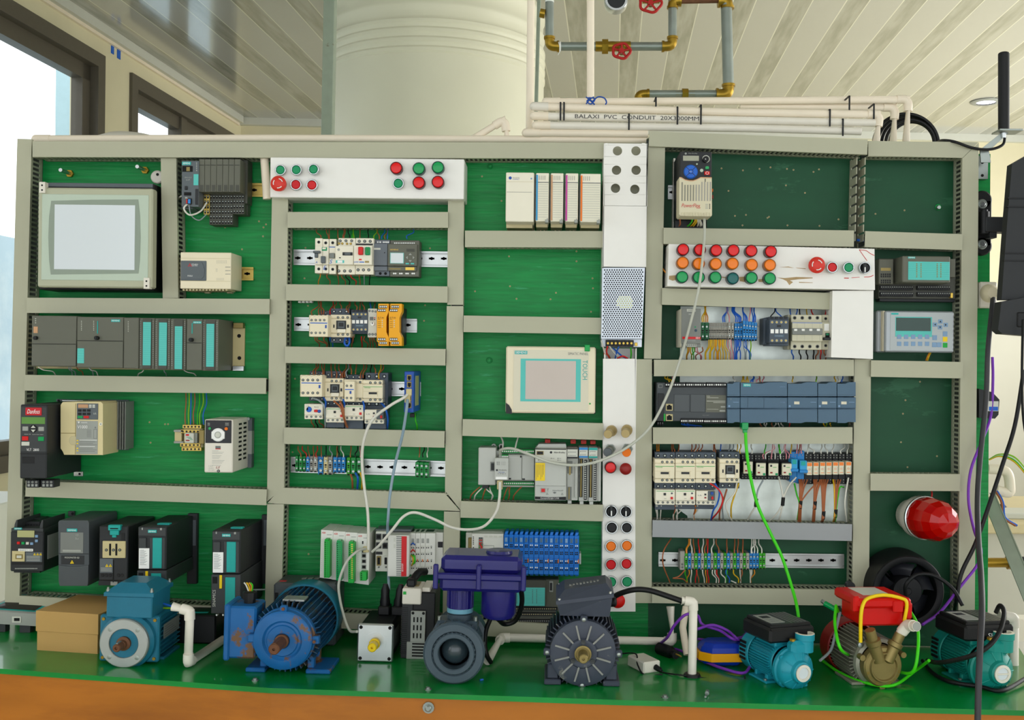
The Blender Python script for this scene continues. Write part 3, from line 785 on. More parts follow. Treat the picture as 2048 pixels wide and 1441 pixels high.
for i,q in enumerate(MODS):
    kd,a,b_,c_,e=q[:5]
    t=T('rack_module',LB[i],'module','modules of the olive controller rack')
    g=t.p('housing','plc_grey');g.p(a,c_,b_,e,.118 if kd != 'sm' else .113,.008,None,.0012);D1=.118
    if kd in ('psu','cpu','cp'):
        y={'psu':305,'cpu':283,'cp':297}[kd];dr=t.p('front_flap','plc_grey');dr.p(a+3,y+2,b_-3,e-4,.1195,.118,None,.0008);g.p(a+2,y-3,b_-2,y,.1186,.118,'dark_slot',0)
    if kd=='sm':
        D1=.113
        g.p(a+22,c_+6,b_-22,e-6,.1165,.113,'plc_dark',.0006)
        lb=t.p('label_strip','teal_label');lb.p(q[5],q[7],q[6],q[8],.1178,.1165,None,.0003)
        for k in range(1,20):yy=q[7]+(q[8]-q[7])*k/20;lb.p(q[5]+3,yy,q[6]-3,yy+1,.118,.1178,'teal_strip',0)
        for s0 in (a+6,b_-12):
            for k in range(24):g.p(s0,c_+20+k*13,s0+6,c_+25+k*13,.1137,.113,'mid_grey',0)
    if kd in ('cpu','cp'):
        lx0,lx1,ly0,ly1=(763,823,135,152) if kd=='cpu' else (1325,1381,148,163)
        lg=t.p('logo','teal_logo');lg.p(lx0,ly0,lx1,ly1,.1188,.118,None,0);text(lg,'SIEMENS',lx0+4,ly0+4,lx1-4,ly1-4,.1188,'white')
        kx,ky=(657,262) if kd=='cpu' else (1306,275);k_=t.p('selector_knob','black');k_.disc(kx,ky,14,.128,.118)
        k_.p(kx-3,ky-12,kx+3,ky+12,.130,.128,'charcoal')
        st=t.p('card_slot','teal_strip');sx=kx+12;st.p(sx-3,145 if kd=='cpu' else 160,sx+3,232,.1188,.118,None,0)
    if kd=='cpu':
        lb=t.p('label_strip','teal_label');lb.p(530,333,576,436,.1205,.119,None,.0003)
        for k in range(1,6):lb.p(533,333+k*17,573,334+k*17,.1207,.1205,'teal_strip',0)
        for k in range(6):
            g.p(556,145+k*12,561,150+k*12,.1186,.118,'light_grey',0);g.p(640,145+k*12,645,150+k*12,.1186,.118,'light_grey',0)
    if kd=='psu':
        lb=t.p('rating_sticker','mid_grey');lb.ms[0]='orange_pale';lb.p(230,184,258,228,.1188,.118,None,0)
        k_=t.p('selector_knob','black');k_.disc(237,262,13,.126,.118)
        for k in range(3):g.p(240,128+k*14,247,133+k*14,.1186,.118,'light_grey',0)
    if kd=='im':
        for k in range(7):g.p(877,148+k*11,882,152+k*11,.1186,.118,'light_grey',0)
    t.done()
for (c,a,b_) in (('w',262,385),('g',470,497),('g',482,520),('b',525,572),('w',605,672),('g',615,640),('w',985,945),('g',1125,1142),('w',1262,1345)):
    cn,mm=WN[c];wire('%s wire dropping from under the olive rack into the duct' % cn,mm,[(a,462 if a<900 else 484,.05),(a+(b_-a)*.3,482 if a<900 else 497,.05),(a+(b_-a)*.8,492 if a<900 else 506,.04),(b_,522,.03)],.0012,group='%s wires under the olive rack' % cn)
# black drive with red logo
t=T('motor_drive','tall black drive with red script logo and green lit display strip at the far left','drive')
g=t.p('housing','black');g.p(137,720,321,1228,.168,.004,None,.002);g.p(137,1056,321,1059,.1684,.16,'dark_slot',0);g.ms[0]='charcoal'
g.p(150,1078,237,1124,.1684,.16,'black');g.p(140,735,318,1045,.1686,.16,'dark_grey',.001)
q=t.p('logo','red_logo',label='red plate with white script');q.p(173,740,284,794,.1705,.168,None,.0008);text(q,'Danfoss',186,752,274,782,.1706,'white',italic=.35)
q=t.p('display','screen_green');q.p(148,806,308,852,.1692,.168,None,0)
for (a,b_,c_,e,mm) in ((153,870,192,900,'mid_grey'),(262,872,300,902,'mid_grey'),(150,937,192,967,'red'),(260,940,300,970,'lamp_green'),(146,975,200,1002,'light_grey')):
    q=t.p('key',mm);q.p(a,b_,c_,e,.1705,.168,None,.0006)
q=t.p('key','black');q.disc(227,885,27,.1698,.168);q.poly([(227,862),(243,880),(211,880)],.1706,.1697,'light_grey');q.poly([(227,910),(211,892),(243,892)],.1706,.1697,'light_grey')
text(g,'VLT  2800',182,1021,268,1038,.1686,'white')
text(g,'RELEASE  STOP',168,921,212,926,.1686,'light_grey');text(g,'QUICK MENU  BACK',222,923,298,928,.1686,'light_grey')
g=t.p('mounting_foot','steel');g.p(505,1180,568,1212,.006,.0,None,.0005);g.disc(545,1196,8,.0068,.006,'dark_slot')
for x in (222,324):
    q=t.p('terminal_plug','charcoal');q.p(x-43,1238,x+44,1290,.15,.12,None,.001)
    for k in range(3):q.disc(x-26+k*26,1252,9,.1508,.149,'grey',10);q.p(x-33+k*26,1266,x-18+k*26,1282,.1506,.149,'mid_grey',0)
t.done()
# cream drive
t=T('motor_drive','cream drive with small keypad and grey lower label, beside the black drive','drive')
g=t.p('mounting_plate','slate');g.p(460,685,882,1030,.004,0,None,.0006);g.p(385,682,462,698,.004,0,None,.0006);g.disc(868,706,7,.0048,.004,'dark_slot');g.disc(402,694,9,.0048,.004,'dark_slot');g.disc(868,1018,7,.0048,.004,'dark_slot')
g=t.p('heat_sink','grey')
for k in range(26):x=430+k*17;g.p(x,700,x+7,1028,.05,.004,None,0)
g.p(430,704,870,1024,.04,.004,'slate')
g=t.p('housing','yaskawa');g.poly([(430,702),(690,700),(706,715),(706,1066),(440,1064),(430,1040),(416,1020),(416,722)],.122,.042)
for k in range(22):g.p(704,728+k*14,707,734+k*14,.118-.0*k,.05,'beige',0)
g.p(418,914,518,918,.1226,.122,'bronze',0);g.disc(690,854,12,.1235,.12,'cream_light');g.disc(690,854,6,.124,.12,'bolt_steel')
g.p(516,712,519,1062,.1226,.122,'bronze',0);g.disc(505,967,32,.1226,.1215,'beige',28)
q=t.p('keypad','slate');q.p(527,712,672,822,.1236,.122,None,.001);q.p(536,718,604,742,.1242,.1236,'orange_pale',0)
for k in range(2):
    for l in range(2):q.p(610+k*24,720+l*12,628+k*24,729+l*12,.1242,.1236,'light_grey',0)
for r_ in range(2):
    for k in range(3):kk=t.p('key','black',q);kk.p(534+k*31,752+r_*24,557+k*31,768+r_*24,.1252,.1236,None,.0004)
kk=t.p('key','lamp_green',q);kk.p(532,797,566,814,.1252,.1236,None,.0004)
kk=t.p('key','red',q);kk.p(574,797,608,814,.1252,.1236,None,.0004)
text(q,'A/R',640,775,662,788,.1238,'light_grey')
q=t.p('front_label','mid_grey');q.p(522,832,670,1060,.1228,.122,None,0);text(q,'V1000',532,862,600,884,.1228,'white');text(q,'YASKAWA',556,838,600,848,.1228,'white');q.poly([(532,836),(548,836),(540,850)],.1233,.1228,'white')
for k in range(9):q.p(596,893+k*6,626,895+k*6,.1231,.1228,'grey',0)
q.p(642,888,666,955,.1231,.1228,'grey',0);q.p(645,892,663,952,.1232,.1228,'mid_grey',0);q.disc(654,878,6,.1232,.1228,'grey')
for k in range(8):q.p(545,962+k*11,665-(k % 3)*14,965+k*11,.1231,.1228,'white' if k in (0,4) else 'grey',0)
for yy in (962,982,1015,1032):q.p(526,yy,537,yy+9,.1231,.1228,'yellow',0)
g=t.p('frame_rim','steel');g.p(425,688,570,697,.03,.004)
t.done()
# relay with gold terminals
t=T('plug_relay','small relay on gold coloured terminals with coloured wires above, left of the white drive','relay')
g=t.p('socket','rail_gold')
for (y,x0,x1) in ((872,1252,1382),(905,1240,1375),(998,1235,1375),(1026,1245,1382)):
    g.p(x0,y-14,x1,y+12,.05,.01)
    for k in range(5):g.disc(x0+14+k*(x1-x0-22)/4.4,y,7,.0508,.05,'charcoal',10)
g.p(1262,885,1390,1015,.045,.01,'beige');g.p(1365,895,1400,990,.06,.01,'bronze')
q=t.p('relay_cover','light_grey');q.p(1268,915,1330,984,.07,.045,None,.001);q.p(1330,915,1352,984,.062,.045,'mid_grey');q.p(1275,922,1296,934,.0706,.07,'red',0);q.p(1275,962,1300,970,.0706,.07,'red_dark',0)
for k in range(3):q.p(1280+k*12,942+k*8,1310+k*6,945+k*8,.0706,.07,'button_green',0)
q=t.p('end_clamp','mid_grey');q.p(1192,893,1258,908,.05,.008);q.p(1198,905,1246,975,.045,.008,'term_beige');q.p(1192,972,1258,986,.05,.008)
t.done()
drops([('b',1272,4),('e',1296,2),('u',1308,3),('b',1330,6),('t',1355,14),('e',1372,22),('u',1398,18)],'running down to the small gold relay',858,640,.05,.03,.0016)
# white drive
t=T('motor_drive','white drive with round keypad on a black face, at the right of the relay','drive')
g=t.p('heat_sink','slate');g.p(1590,812,1728,1152,.02,.002);g.disc(1702,818,12,.026,.02,'bolt_steel');g.p(1690,900,1728,1060,.021,.002,'mid_grey')
g=t.p('housing','white_plastic');g.p(1403,822,1597,1187,.132,.018,None,.002)
pr=W(1597,900,.132)
for k in range(9):
    for l in range(2):
        z0=W(1597,856+k*31,.132).z;z1=W(1597,870+k*31,.132).z;y=-.09+l*.035
        g.b((pr.x-.001,y,z0),(pr.x+.0006,y+.022,z1),'dark_slot',0)
q=t.p('black_face','black_gloss');q.p(1409,828,1587,984,.1335,.131,None,.001)
k_=t.p('jog_dial','white',q);k_.disc(1494,928,46,.1365,.133,None,32);k_.p(1450,905,1462,955,.137,.133);k_.p(1528,905,1540,955,.137,.133);k_.ring(1494,928,23,20,.1372,.1365,'mid_grey');k_.disc(1494,928,19,.138,.1365,'light_grey')
k_=t.p('run_lamp','lamp_green',q);k_.disc(1438,884,10,.1355,.133);k_=t.p('stop_lamp','orange',q);k_.disc(1551,886,11,.1355,.133)
for y in (845,852,860):q.p(1545,y,1570,y+3,.1337,.133,'mid_grey',0);q.p(1424,y,1440,y+3,.1337,.133,'mid_grey',0)
text(g,'LS',1482,1142,1510,1158,.1324,'red_dark',italic=.3)
g.p(1478,1004,1514,1022,.1323,.13,'ink_grey',0);g.p(1478,1022,1514,1027,.1323,.13,'red',0)
for k in range(10):
    y=1036+k*9+(k // 3)*6;g.p(1455,y,1498+(k*37 % 45),y+2,.1323,.13,'mid_grey',0)
for k in range(3):text(g,('0.4kW','iG5A','3PH 200V')[k],1430,1138+k*14,1462+k*5,1145+k*14,.1323,'mid_grey')
screws(g,[1498],1176,10,.1325)
t.done()
# ================================================================= lower left drives
view(*Z3)
def yel_tri(g,x,y,s,d):g.poly([(x,y-s),(x+s,y+s*.8),(x-s,y+s*.8)],d,d-.0004,'yellow');g.p(x-s*.12,y-s*.3,x+s*.12,y+s*.5,d+.0002,d,'ink',0)
# 1
t=T('motor_drive','small dark drive with four coloured keys at the far left of the bottom row','drive')
g=t.p('housing','charcoal');g.p(64,262,272,512,.118,.004,None,.002);g.p(85,505,250,520,.1,.004);g.p(74,455,262,470,.1186,.11,'black',0)
# curved visor on top
for x0 in (88,248):
    g.poly([(x0,262),(x0,240),(x0+4,215),(x0+14,190),(x0+22,190),(x0+18,262)],.112,.01,'dark_grey')
g.p(70,242,270,264,.116,.03,'dark_grey');g.p(110,200,250,242,.075,.004,'charcoal');g.p(140,180,255,205,.04,.004,'dark_grey')
for k in range(9):g.p(104+k*17,216,112+k*17,238,.0765,.07,'black',0)
for k in range(15):g.disc(96+k*9.5,494,4,.1192,.118,'mid_grey',8)
q=t.p('display','screen_grey');q.ms[0]='lcd_olive';q.p(108,256,214,298,.1192,.117,None,0)
q=t.p('logo','teal_logo');q.p(88,238,136,250,.1175,.116,None,0);text(q,'SIEMENS',92,240,132,248,.1175,'white')
for (x,y,mm) in ((114,334,'red'),(142,335,'lamp_green'),(170,336,'light_grey'),(197,338,'btn_blue'),(227,292,'btn_blue'),(227,321,'btn_blue')):
    q=t.p('key',mm);q.p(x-9,y-8,x+9,y+8,.1205,.117,None,.0004)
q=t.p('paper_label','white');q.p(114,370,206,386,.1192,.118,None,0);text(q,'SINAMICS V20',122,374,200,382,.1192,'ink')
q=t.p('warning_label','slate');q.p(160,392,262,452,.1190,.118,None,0)
for k in range(3):yel_tri(q,216+k*19,404,8,.1194)
for k in range(4):q.p(166,416+k*9,250,418+k*9,.1192,.119,'light_grey',0)
q=t.p('key_plate','term_beige');q.p(74,384,154,450,.1195,.118,None,.0005);q.p(96,404,142,434,.12,.119,'bronze',0);q.p(104,412,134,428,.1203,.12,'light_grey',0)
q=t.p('side_sticker','mid_grey');a=W(290,295,.118);b_=W(290,445,.118);px_=W(272,400,.118).x
q.b((px_-.0002,-.1,b_.z),(px_+.0006,-.045,a.z),None,0)
q=t.p('mounting_lug','dark_grey');q.p(425,135,465,168,.006,0);q.disc(453,150,9,.0066,.006,'dark_slot')
t.done()
# 2
t=T('motor_drive','smooth dark grey drive with rounded lower cover, second from left in the bottom row','drive')
g=t.p('housing','slate');g.ms[0]='drive_grey';
g.poly([(365,205),(372,193),(548,193),(556,205),(556,575),(548,602),(374,602),(367,575)],.15,.005);g.p(367,400,554,403,.1504,.15,'dark_slot',0)
g.p(378,268,520,398,.1506,.149,'grey',0);g.p(382,412,526,468,.1506,.149,'charcoal',0)
for a in range(6):g.p(395+a*26,192,408+a*26,194,.12,.02,'black',0)
q=t.p('lower_cover','drive_grey');q.poly([(368,472),(420,480),(500,480),(552,472),(550,590),(544,600),(378,600),(370,590)],.1535,.149)
q=t.p('logo','teal_logo');q.p(418,244,482,263,.1512,.15,None,0);text(q,'SIEMENS',424,249,476,259,.1512,'white')
text(g,'MICROMASTER 420',405,420,496,430,.1508,'light_grey');yel_tri(g,450,453,12,.1512);text(g,'VSP',472,278,492,292,.1508,'mid_grey');text(g,'Bus',472,298,492,312,.1508,'mid_grey')
g.p(392,378,505,381,.1508,.15,'light_grey',0);g.p(392,386,505,388,.1508,.15,'light_grey',0)
t.done()
# 3
t=T('motor_drive','dark drive with teal clip and gold plate on its face, third in the bottom row','drive')
g=t.p('housing','charcoal');g.p(618,228,800,570,.155,.005,None,.002)
for k in range(10):g.b(*(lambda p:((p.x-.004,-.13+k*.012,p.z-.001),(p.x+.03,-.125+k*.012,p.z+.0005)))(W(650,229,.155)),'black',0)
g.p(615,568,790,600,.14,.02);g.p(705,440,712,580,.1556,.155,'dark_slot',0)
for x in (640,664,688,740,762):g.disc(x,536,11,.1558,.155,'black',12)
q=t.p('clip','teal_strip');q.p(675,222,752,256,.162,.15,None,.001);q.p(686,256,742,284,.16,.15);q.p(700,284,726,300,.158,.15);q.p(688,240,738,247,.1624,.162,'dark_slot',0)
q=t.p('front_plate','term_beige');q.p(640,322,784,428,.158,.154,None,.0008)
for x in (688,727):q.p(x-6,338,x+6,412,.1585,.158,'dark_slot',0)
screws(q,[664,708,748],378,9,.1584)
q=t.p('warning_label','slate');q.p(624,432,705,520,.1562,.155,None,0);yel_tri(q,668,475,10,.1568);yel_tri(q,690,475,10,.1568)
for k in range(3):q.p(630,490+k*9,698,492+k*9,.1565,.156,'light_grey',0)
g.p(758,272,778,318,.1562,.155,'black',0);g.p(690,575,735,600,.142,.03,'mid_grey')
t.done()
# 4 and 5
def tall_drive(x0,label,low,full_h):
    t=T('motor_drive',label,'drive')
    dx=x0-862
    g=t.p('housing','charcoal');y0=232+(25 if low else 0);yb=y0+270
    g.p(862+dx,y0,1040+dx,yb,.175,.005,None,.002)
    for k in range(11):g.b(*(lambda p:((p.x-.02,-.15+k*.012,p.z-.001),(p.x+.02,-.144+k*.012,p.z+.0006)))(W(950+dx,y0+1,.175)),'black',0)
    g.p(864+dx,y0+5,1036+dx,y0+60,.177,.17,'dark_grey',.001)
    g.p(885+dx,y0+6,893+dx,y0+20,.1775,.17,'mid_grey',0);g.p(1000+dx,y0+8,1012+dx,y0+22,.1775,.17,'mid_grey',0)
    g.p(868+dx,y0+70,912+dx,y0+145,.179,.17,'dark_grey',.0008)
    g.p(935+dx,y0+68,1030+dx,yb-6,.1765,.17,'dark_grey',.0008)
    q=t.p('logo','teal_logo');q.p(925+dx,y0+20,978+dx,y0+38,.1782,.177,None,0);text(q,'SIEMENS',929+dx,y0+25,974+dx,y0+34,.1782,'white')
    q=t.p('top_clip','teal_strip');c_=W(990+dx,y0,.175);q.b((c_.x-.012,-.15,c_.z),(c_.x+.014,-.135,c_.z+.003),None,.0004)
    q=t.p('label_strip','teal_strip');q.p(953+dx,y0+70,1010+dx,yb-10,.1785,.176,None,.0006)
    for k in range(22):q.p(957+dx,y0+80+k*8,1006+dx,y0+81+k*8,.1788,.1785,'teal_logo',0)
    q=t.p('barcode_sticker','white');q.p(868+dx,y0+135,932+dx,yb-8,.1795,.177,None,0)
    for k in range(14):q.p(874+dx,y0+145+k*7,900+dx+(k*13 % 22),y0+147+k*7,.1797,.1795,'ink_grey',0)
    ye=yb+(250 if full_h else 90)
    q=t.p('control_unit','dark_grey');q.p(856+dx,yb+4,1040+dx,ye,.177,.01,None,.0015)
    q.p(866+dx,yb+18,895+dx,yb+60,.1776,.17,'dark_slot',0)
    s=t.p('yellow_slider','yellow',q);s.p(908+dx,yb+8,924+dx,yb+92 if full_h else yb+60,.179,.177,None,.0004)
    s=t.p('blank_cover','teal_strip',q);s.p(944+dx,yb+22,1006+dx,min(ye-14,yb+240),.1785,.177,None,.0006)
    if full_h:
        text(q,'SINAMICS',866+dx,yb+100,885+dx,yb+205,.1775,'light_grey',turn=-1)
        f=t.p('foot','steel');f.p(885+dx,ye,897+dx,ye+14,.16,.15);f.p(925+dx,ye,937+dx,ye+14,.16,.15)
    q=t.p('rear_rail','charcoal');q.p(1170+dx,150+(8 if low else 0),1232+dx,590,.012,.0,None,.001);q.p(1185+dx,190,1224+dx,350,.0125,.012,'slate',0)
    t.done()
tall_drive(862,'tall dark drive with teal stripe standing behind the light blue motor',False,False)
tall_drive(1325,'tall dark drive with teal stripe at the right end of the bottom row, hanging lowest',True,True)
# ================================================================= push buttons and pilot lights
ORD=['first','second','third','fourth','fifth','sixth']
def round_control(kind,colm,x,y,r,d0,label,name=None,cat=None,dep=None):
    """kind: button (chrome bezel, flat cap), lamp (dark ring, coloured lens), estop, selector"""
    if kind=='lamp':
        t=T(name or 'pilot_light',label,cat or 'indicator light');dp=dep or .020
        g=t.p('bezel','ring_'+colm);g.disc(x,y,r,d0+dp*.85,d0,None,32,bevel=.08)
        q=t.p('lens','lamp_'+colm);q.disc(x,y,r*.86,d0+dp,d0+dp*.8,None,32,dome=.0008,bevel=.1)
    elif kind=='button':
        t=T(name or 'push_button',label,cat or 'push button');dp=dep or .012
        g=t.p('bezel','chrome');g.disc(x,y,r*1.02,d0+dp*.5,d0,'chrome',32);g.ring(x,y,r,r*.78,d0+dp,d0+dp*.4,'chrome',32)
        q=t.p('cap',colm);q.disc(x,y,r*.77,d0+dp*.93,d0+dp*.3,None,32)
    elif kind=='estop':
        t=T(name or 'emergency_stop',label,cat or 'emergency stop button')
        g=t.p('collar','orange' if colm=='estop_red' else 'red_dark');g.disc(x,y,r*.72,d0+.02,d0,None,28)
        q=t.p('mushroom_head',colm);q.disc(x,y,r,d0+.032,d0+.016,None,36,r0=r*.9,dome=.003,bevel=.2)
        if colm=='estop_red':
            k=sc_at(d0+.033);c_=W(x,y,d0+.036);rr=r*.6*k
            a_=t.p('arrow_marks','white')
            for s0 in (20,140,260):
                pts=[(c_.x+rr*math.cos(math.radians(s0+i*10)),c_.z+rr*math.sin(math.radians(s0+i*10))) for i in range(7)]
                a_.tube([Vector((p,-(d0+.0352),z)) for p,z in pts],.0011,5,res=2)
    elif kind=='selector':
        t=T(name or 'selector_switch',label,cat or 'selector switch');dp=.012
        g=t.p('bezel','chrome');g.ring(x,y,r,r*.8,d0+dp,d0,None,32)
        q=t.p('dial','black');q.disc(x,y,r*.79,d0+dp*.8,d0,None,32)
        q=t.p('handle','charcoal');w=r*.2;q.p(x-w,y-r*.78,x+w,y+r*.78,d0+dp+.012,d0+dp*.7,None,.001)
        q.p(x-w*.45,y-r*.1,x+w*.45,y+r*.72,d0+dp+.0124,d0+dp,'white',0)
    t.done()
# white enclosure on top
view(*Z4)
t=T('control_box','long white metal control box with twelve buttons and lamps at the top','control box')
g=t.p('enclosure','white_panel');g.p(88,116,1782,466,.088,.002,None,.0015)
g.p(1360,466,1400,470,.06,.01);t.done()
one('conduit_stub','short white pipe dropping beside the left end of the long white control box','pipe','conduit', lambda g:g.cyl(W(38,110,.05),W(62,475,.05),.0092,.0092,18))
D0=.088
for (x,y,w_) in ((173,218,'left'),(313,217,'middle')):round_control('button','button_green',x+3,y,48,D0,'green push button, %s of the top three at the left of the long white box' % w_)
round_control('button','button_green',466,212,48,D0,'tilted green push button with dark centre spot at the left of the white box',dep=.02)
round_control('button','button_red',312,346,50,D0,'red push button beside the emergency stop on the long white box')
round_control('button','button_red',452,350,50,D0,'red push button under the tilted green button on the long white box')
round_control('estop','estop_red',156,335,68,D0,'red mushroom emergency stop at the left end of the long white box')
for (c,x,y,w_) in (('red',1188,200,'red pilot light at the left of the right hand cluster on the long white box'),('green',1386,205,'green pilot light at the top middle of the right hand cluster'),('green',1553,195,'green pilot light at the top right corner of the long white box'),
                      ('red',1386,328,'red pilot light at the bottom middle of the right hand cluster'),('red',1552,322,'red pilot light at the bottom right corner of the long white box')):
    round_control('lamp',c,x,y,54,D0,w_)
round_control('button','button_green',1207,336,50,D0,'green push button with chrome rim under the left red lamp of the right cluster')
# ================================================================= breaker row
rail(292,922,1645,1060,'silver mounting rail behind the circuit breakers and small controller',slope=.004)
def mcb(x0,x1,yt,yb,yf0,yf1,label,tog,switchm='slate',mark=None,name='circuit_breaker'):
    t=T(name,label,'circuit breaker')
    g=t.p('housing','cream_light');g.p(x0,yt,x1,yb,.062,.008,None,.0008);g.p(x0,yf0,x1,yf1,.074,.06,None,.0008)
    n=max(1,round((x1-x0)/75));w=(x1-x0)/n
    for i in range(n):
        for y in ((yt+yf0)/2,(yf1+yb)/2):g.disc(x0+(i+.5)*w,y,14,.0626,.06,'grey',14);g.disc(x0+(i+.5)*w,y,10,.063,.0626,'dark_slot',14)
    q=t.p('toggle',switchm)
    for (a,b_,c_,e,dd) in tog:q.p(a,b_,c_,e,.074+dd,.07,None,.001)
    if mark:text(g,mark[0],*mark[1:],.0744,'wire_blue',italic=.3)
    return t,g
t,g=mcb(480,545,815,1122,884,1046,'narrow cream circuit breaker at the left end, marked A in blue ink',[(462,925,522,945,.01),(475,945,505,985,.004)],mark=('A',484,1015,500,1036));t.done()
t,g=mcb(547,600,822,1122,890,1046,'narrow cream circuit breaker with green mark and dark lower toggle',[(530,972,568,1032,.008)],mark=('E',552,1056,580,1090));g.p(540,895,585,925,.0746,.074,'button_green',0);g.p(545,898,575,912,.0749,.0746,'cream_light',0);t.done()
t,g=mcb(604,665,822,1128,888,1046,'single cream circuit breaker marked S in blue ink',[(604,945,650,990,.006)],switchm='grey',mark=('S',606,1002,634,1038));g.p(604,890,655,896,.0745,.074,'wire_blue',0);t.done()
t=T('motor_starter','cream auxiliary block with dark slot between the breakers and the red and green buttons','motor starter')
g=t.p('housing','cream_light');g.p(683,815,832,1132,.064,.008,None,.0008);g.p(658,882,815,1046,.082,.06,None,.0008)
screws(g,[700,750,800],838,12,.0645);screws(g,[690,718,760,792],[862,862,864,864],11,.0645,'bronze','gold_screw');screws(g,[688,738,788],1102,13,.0645)
g.disc(686,915,11,.0826,.08,'mid_grey');g.p(720,938,808,966,.0835,.08,'charcoal');g.p(738,942,790,962,.085,.08,'slate');g.p(690,982,706,990,.0826,.08,'ink',0);g.p(662,1008,735,1032,.0826,.08,'teal_label',0);g.p(676,1010,720,1030,.0829,.08,'white',0)
t.done()
t=T('motor_starter','cream motor starter with red and green square buttons','motor starter')
g=t.p('housing','cream_light');g.p(835,815,992,1132,.064,.008,None,.0008);g.p(818,878,978,1048,.086,.06,None,.001);g.p(838,862,985,876,.066,.06,'charcoal',0)
screws(g,[866,914,962],842,13,.0645,'dark_slot','bolt_steel');screws(g,[856,903,950],1092,13,.0645)
q=t.p('stop_button','red');q.p(856,890,898,960,.094,.085,None,.0015);q=t.p('start_button','button_green');q.p(916,892,960,962,.092,.085,None,.0015);q.p(926,902,950,950,.0922,.092,'term_green',0)
text(g,'GV2ME07',818,1018,862,1030,.0863,'wire_blue');g.p(868,1020,910,1028,.0863,.086,'wire_blue',0);g.p(916,1014,952,1030,.0863,.086,'bronze',0);g.p(864,996,888,1008,.0863,.086,'red',0)
t.done()
t=T('power_supply','narrow slate grey power supply module left of the small display controller','power supply')
g=t.p('housing','slate');g.ms[0]='logo_grey';g.p(1003,828,1132,1146,.05,.008,None,.001);g.p(990,862,1112,1054,.062,.045,None,.001);g.p(990,1060,1112,1100,.058,.045,None,.001)
for k in range(2):g.disc(1028+k*22,850,8,.0508,.05,'white',10)
for k in range(4):g.disc(1078+k*14,850,7,.0508,.05,'white',10)
g.p(990,900,1052,916,.0625,.062,'light_grey',0);g.disc(1088,942,5,.0625,.062,'black',8);g.disc(1050,1124,12,.0508,.05,'dark_slot');g.disc(1096,1124,12,.0508,.05,'dark_slot')
t.done()
t=T('compact_controller','small olive controller with square pale display and arrow keys','controller')
g=t.p('housing','plc_grey');g.p(1136,834,1390,1152,.050,.008,None,.001);g.p(1115,866,1372,1058,.062,.045,None,.001);g.p(1115,1062,1365,1102,.058,.045,None,.001)
for k in range(12):g.disc(1176+k*15.5,858,6,.0508,.05,'white',8)
for k in range(4):
    for l in range(2):g.disc(1168+k*54+l*16,1124,8,.0508,.05,'white',8)
text(g,'SIEMENS',1136,910,1208,922,.0624,'gold_screw');g.p(1280,908,1350,934,.0625,.062,'plc_dark',0);g.p(1270,1070,1348,1094,.0585,.058,'gold_screw',0);g.p(1130,1078,1230,1088,.0585,.058,'bronze',0)
q=t.p('display','screen_pale');q.ms[0]='teal_screen';q.p(1136,942,1256,1036,.0632,.062,None,0);q.p(1142,946,1250,1032,.0634,.063,'screen_pale',0)
q=t.p('arrow_keys','mid_grey')
for (x,y,a) in ((1312,956,0),(1312,1014,2),(1284,985,3),(1340,985,1)):
    pts=[(0,-10),(14,6),(-14,6)];ca,sa=math.cos(a*PI/2),math.sin(a*PI/2);q.poly([(x+px_*ca-py_*sa,y+px_*sa+py_*ca) for px_,py_ in pts],.0636,.062)
for x in (1286,1331):q=t.p('key','teal_label');q.p(x-15,1032,x+15,1044,.0636,.062,None,.0003)
t.done()
drops([('b',530,-35),('b',600,-20),('b',606,-2),('b',684,-5),('b',728,5),('b',735,10),('k',780,-8),('n',808,4),('e',822,-8),('b',872,2),('k',945,0),('e',995,25),('b',1042,-16),('u',1062,28),('b',1092,18),('u',1112,4),('u',1285,55)],'over the breaker and starter row',822,738,.055,.03,.0015)
drops([('o',528,-18),('b',588,22),('b',682,4),('b',712,34),('k',752,28),('r',795,42),('b',866,8),('g',910,0),('k',960,-5)],'leaving under the breaker and starter row',1120,1222,.055,.03,.0015)
one('wire_end','row of white ferrules poking out under a duct at the left','wire','white', lambda g:[g.p(332+k*33,1364,356+k*33,1380,.03,.015) for k in range(4)])
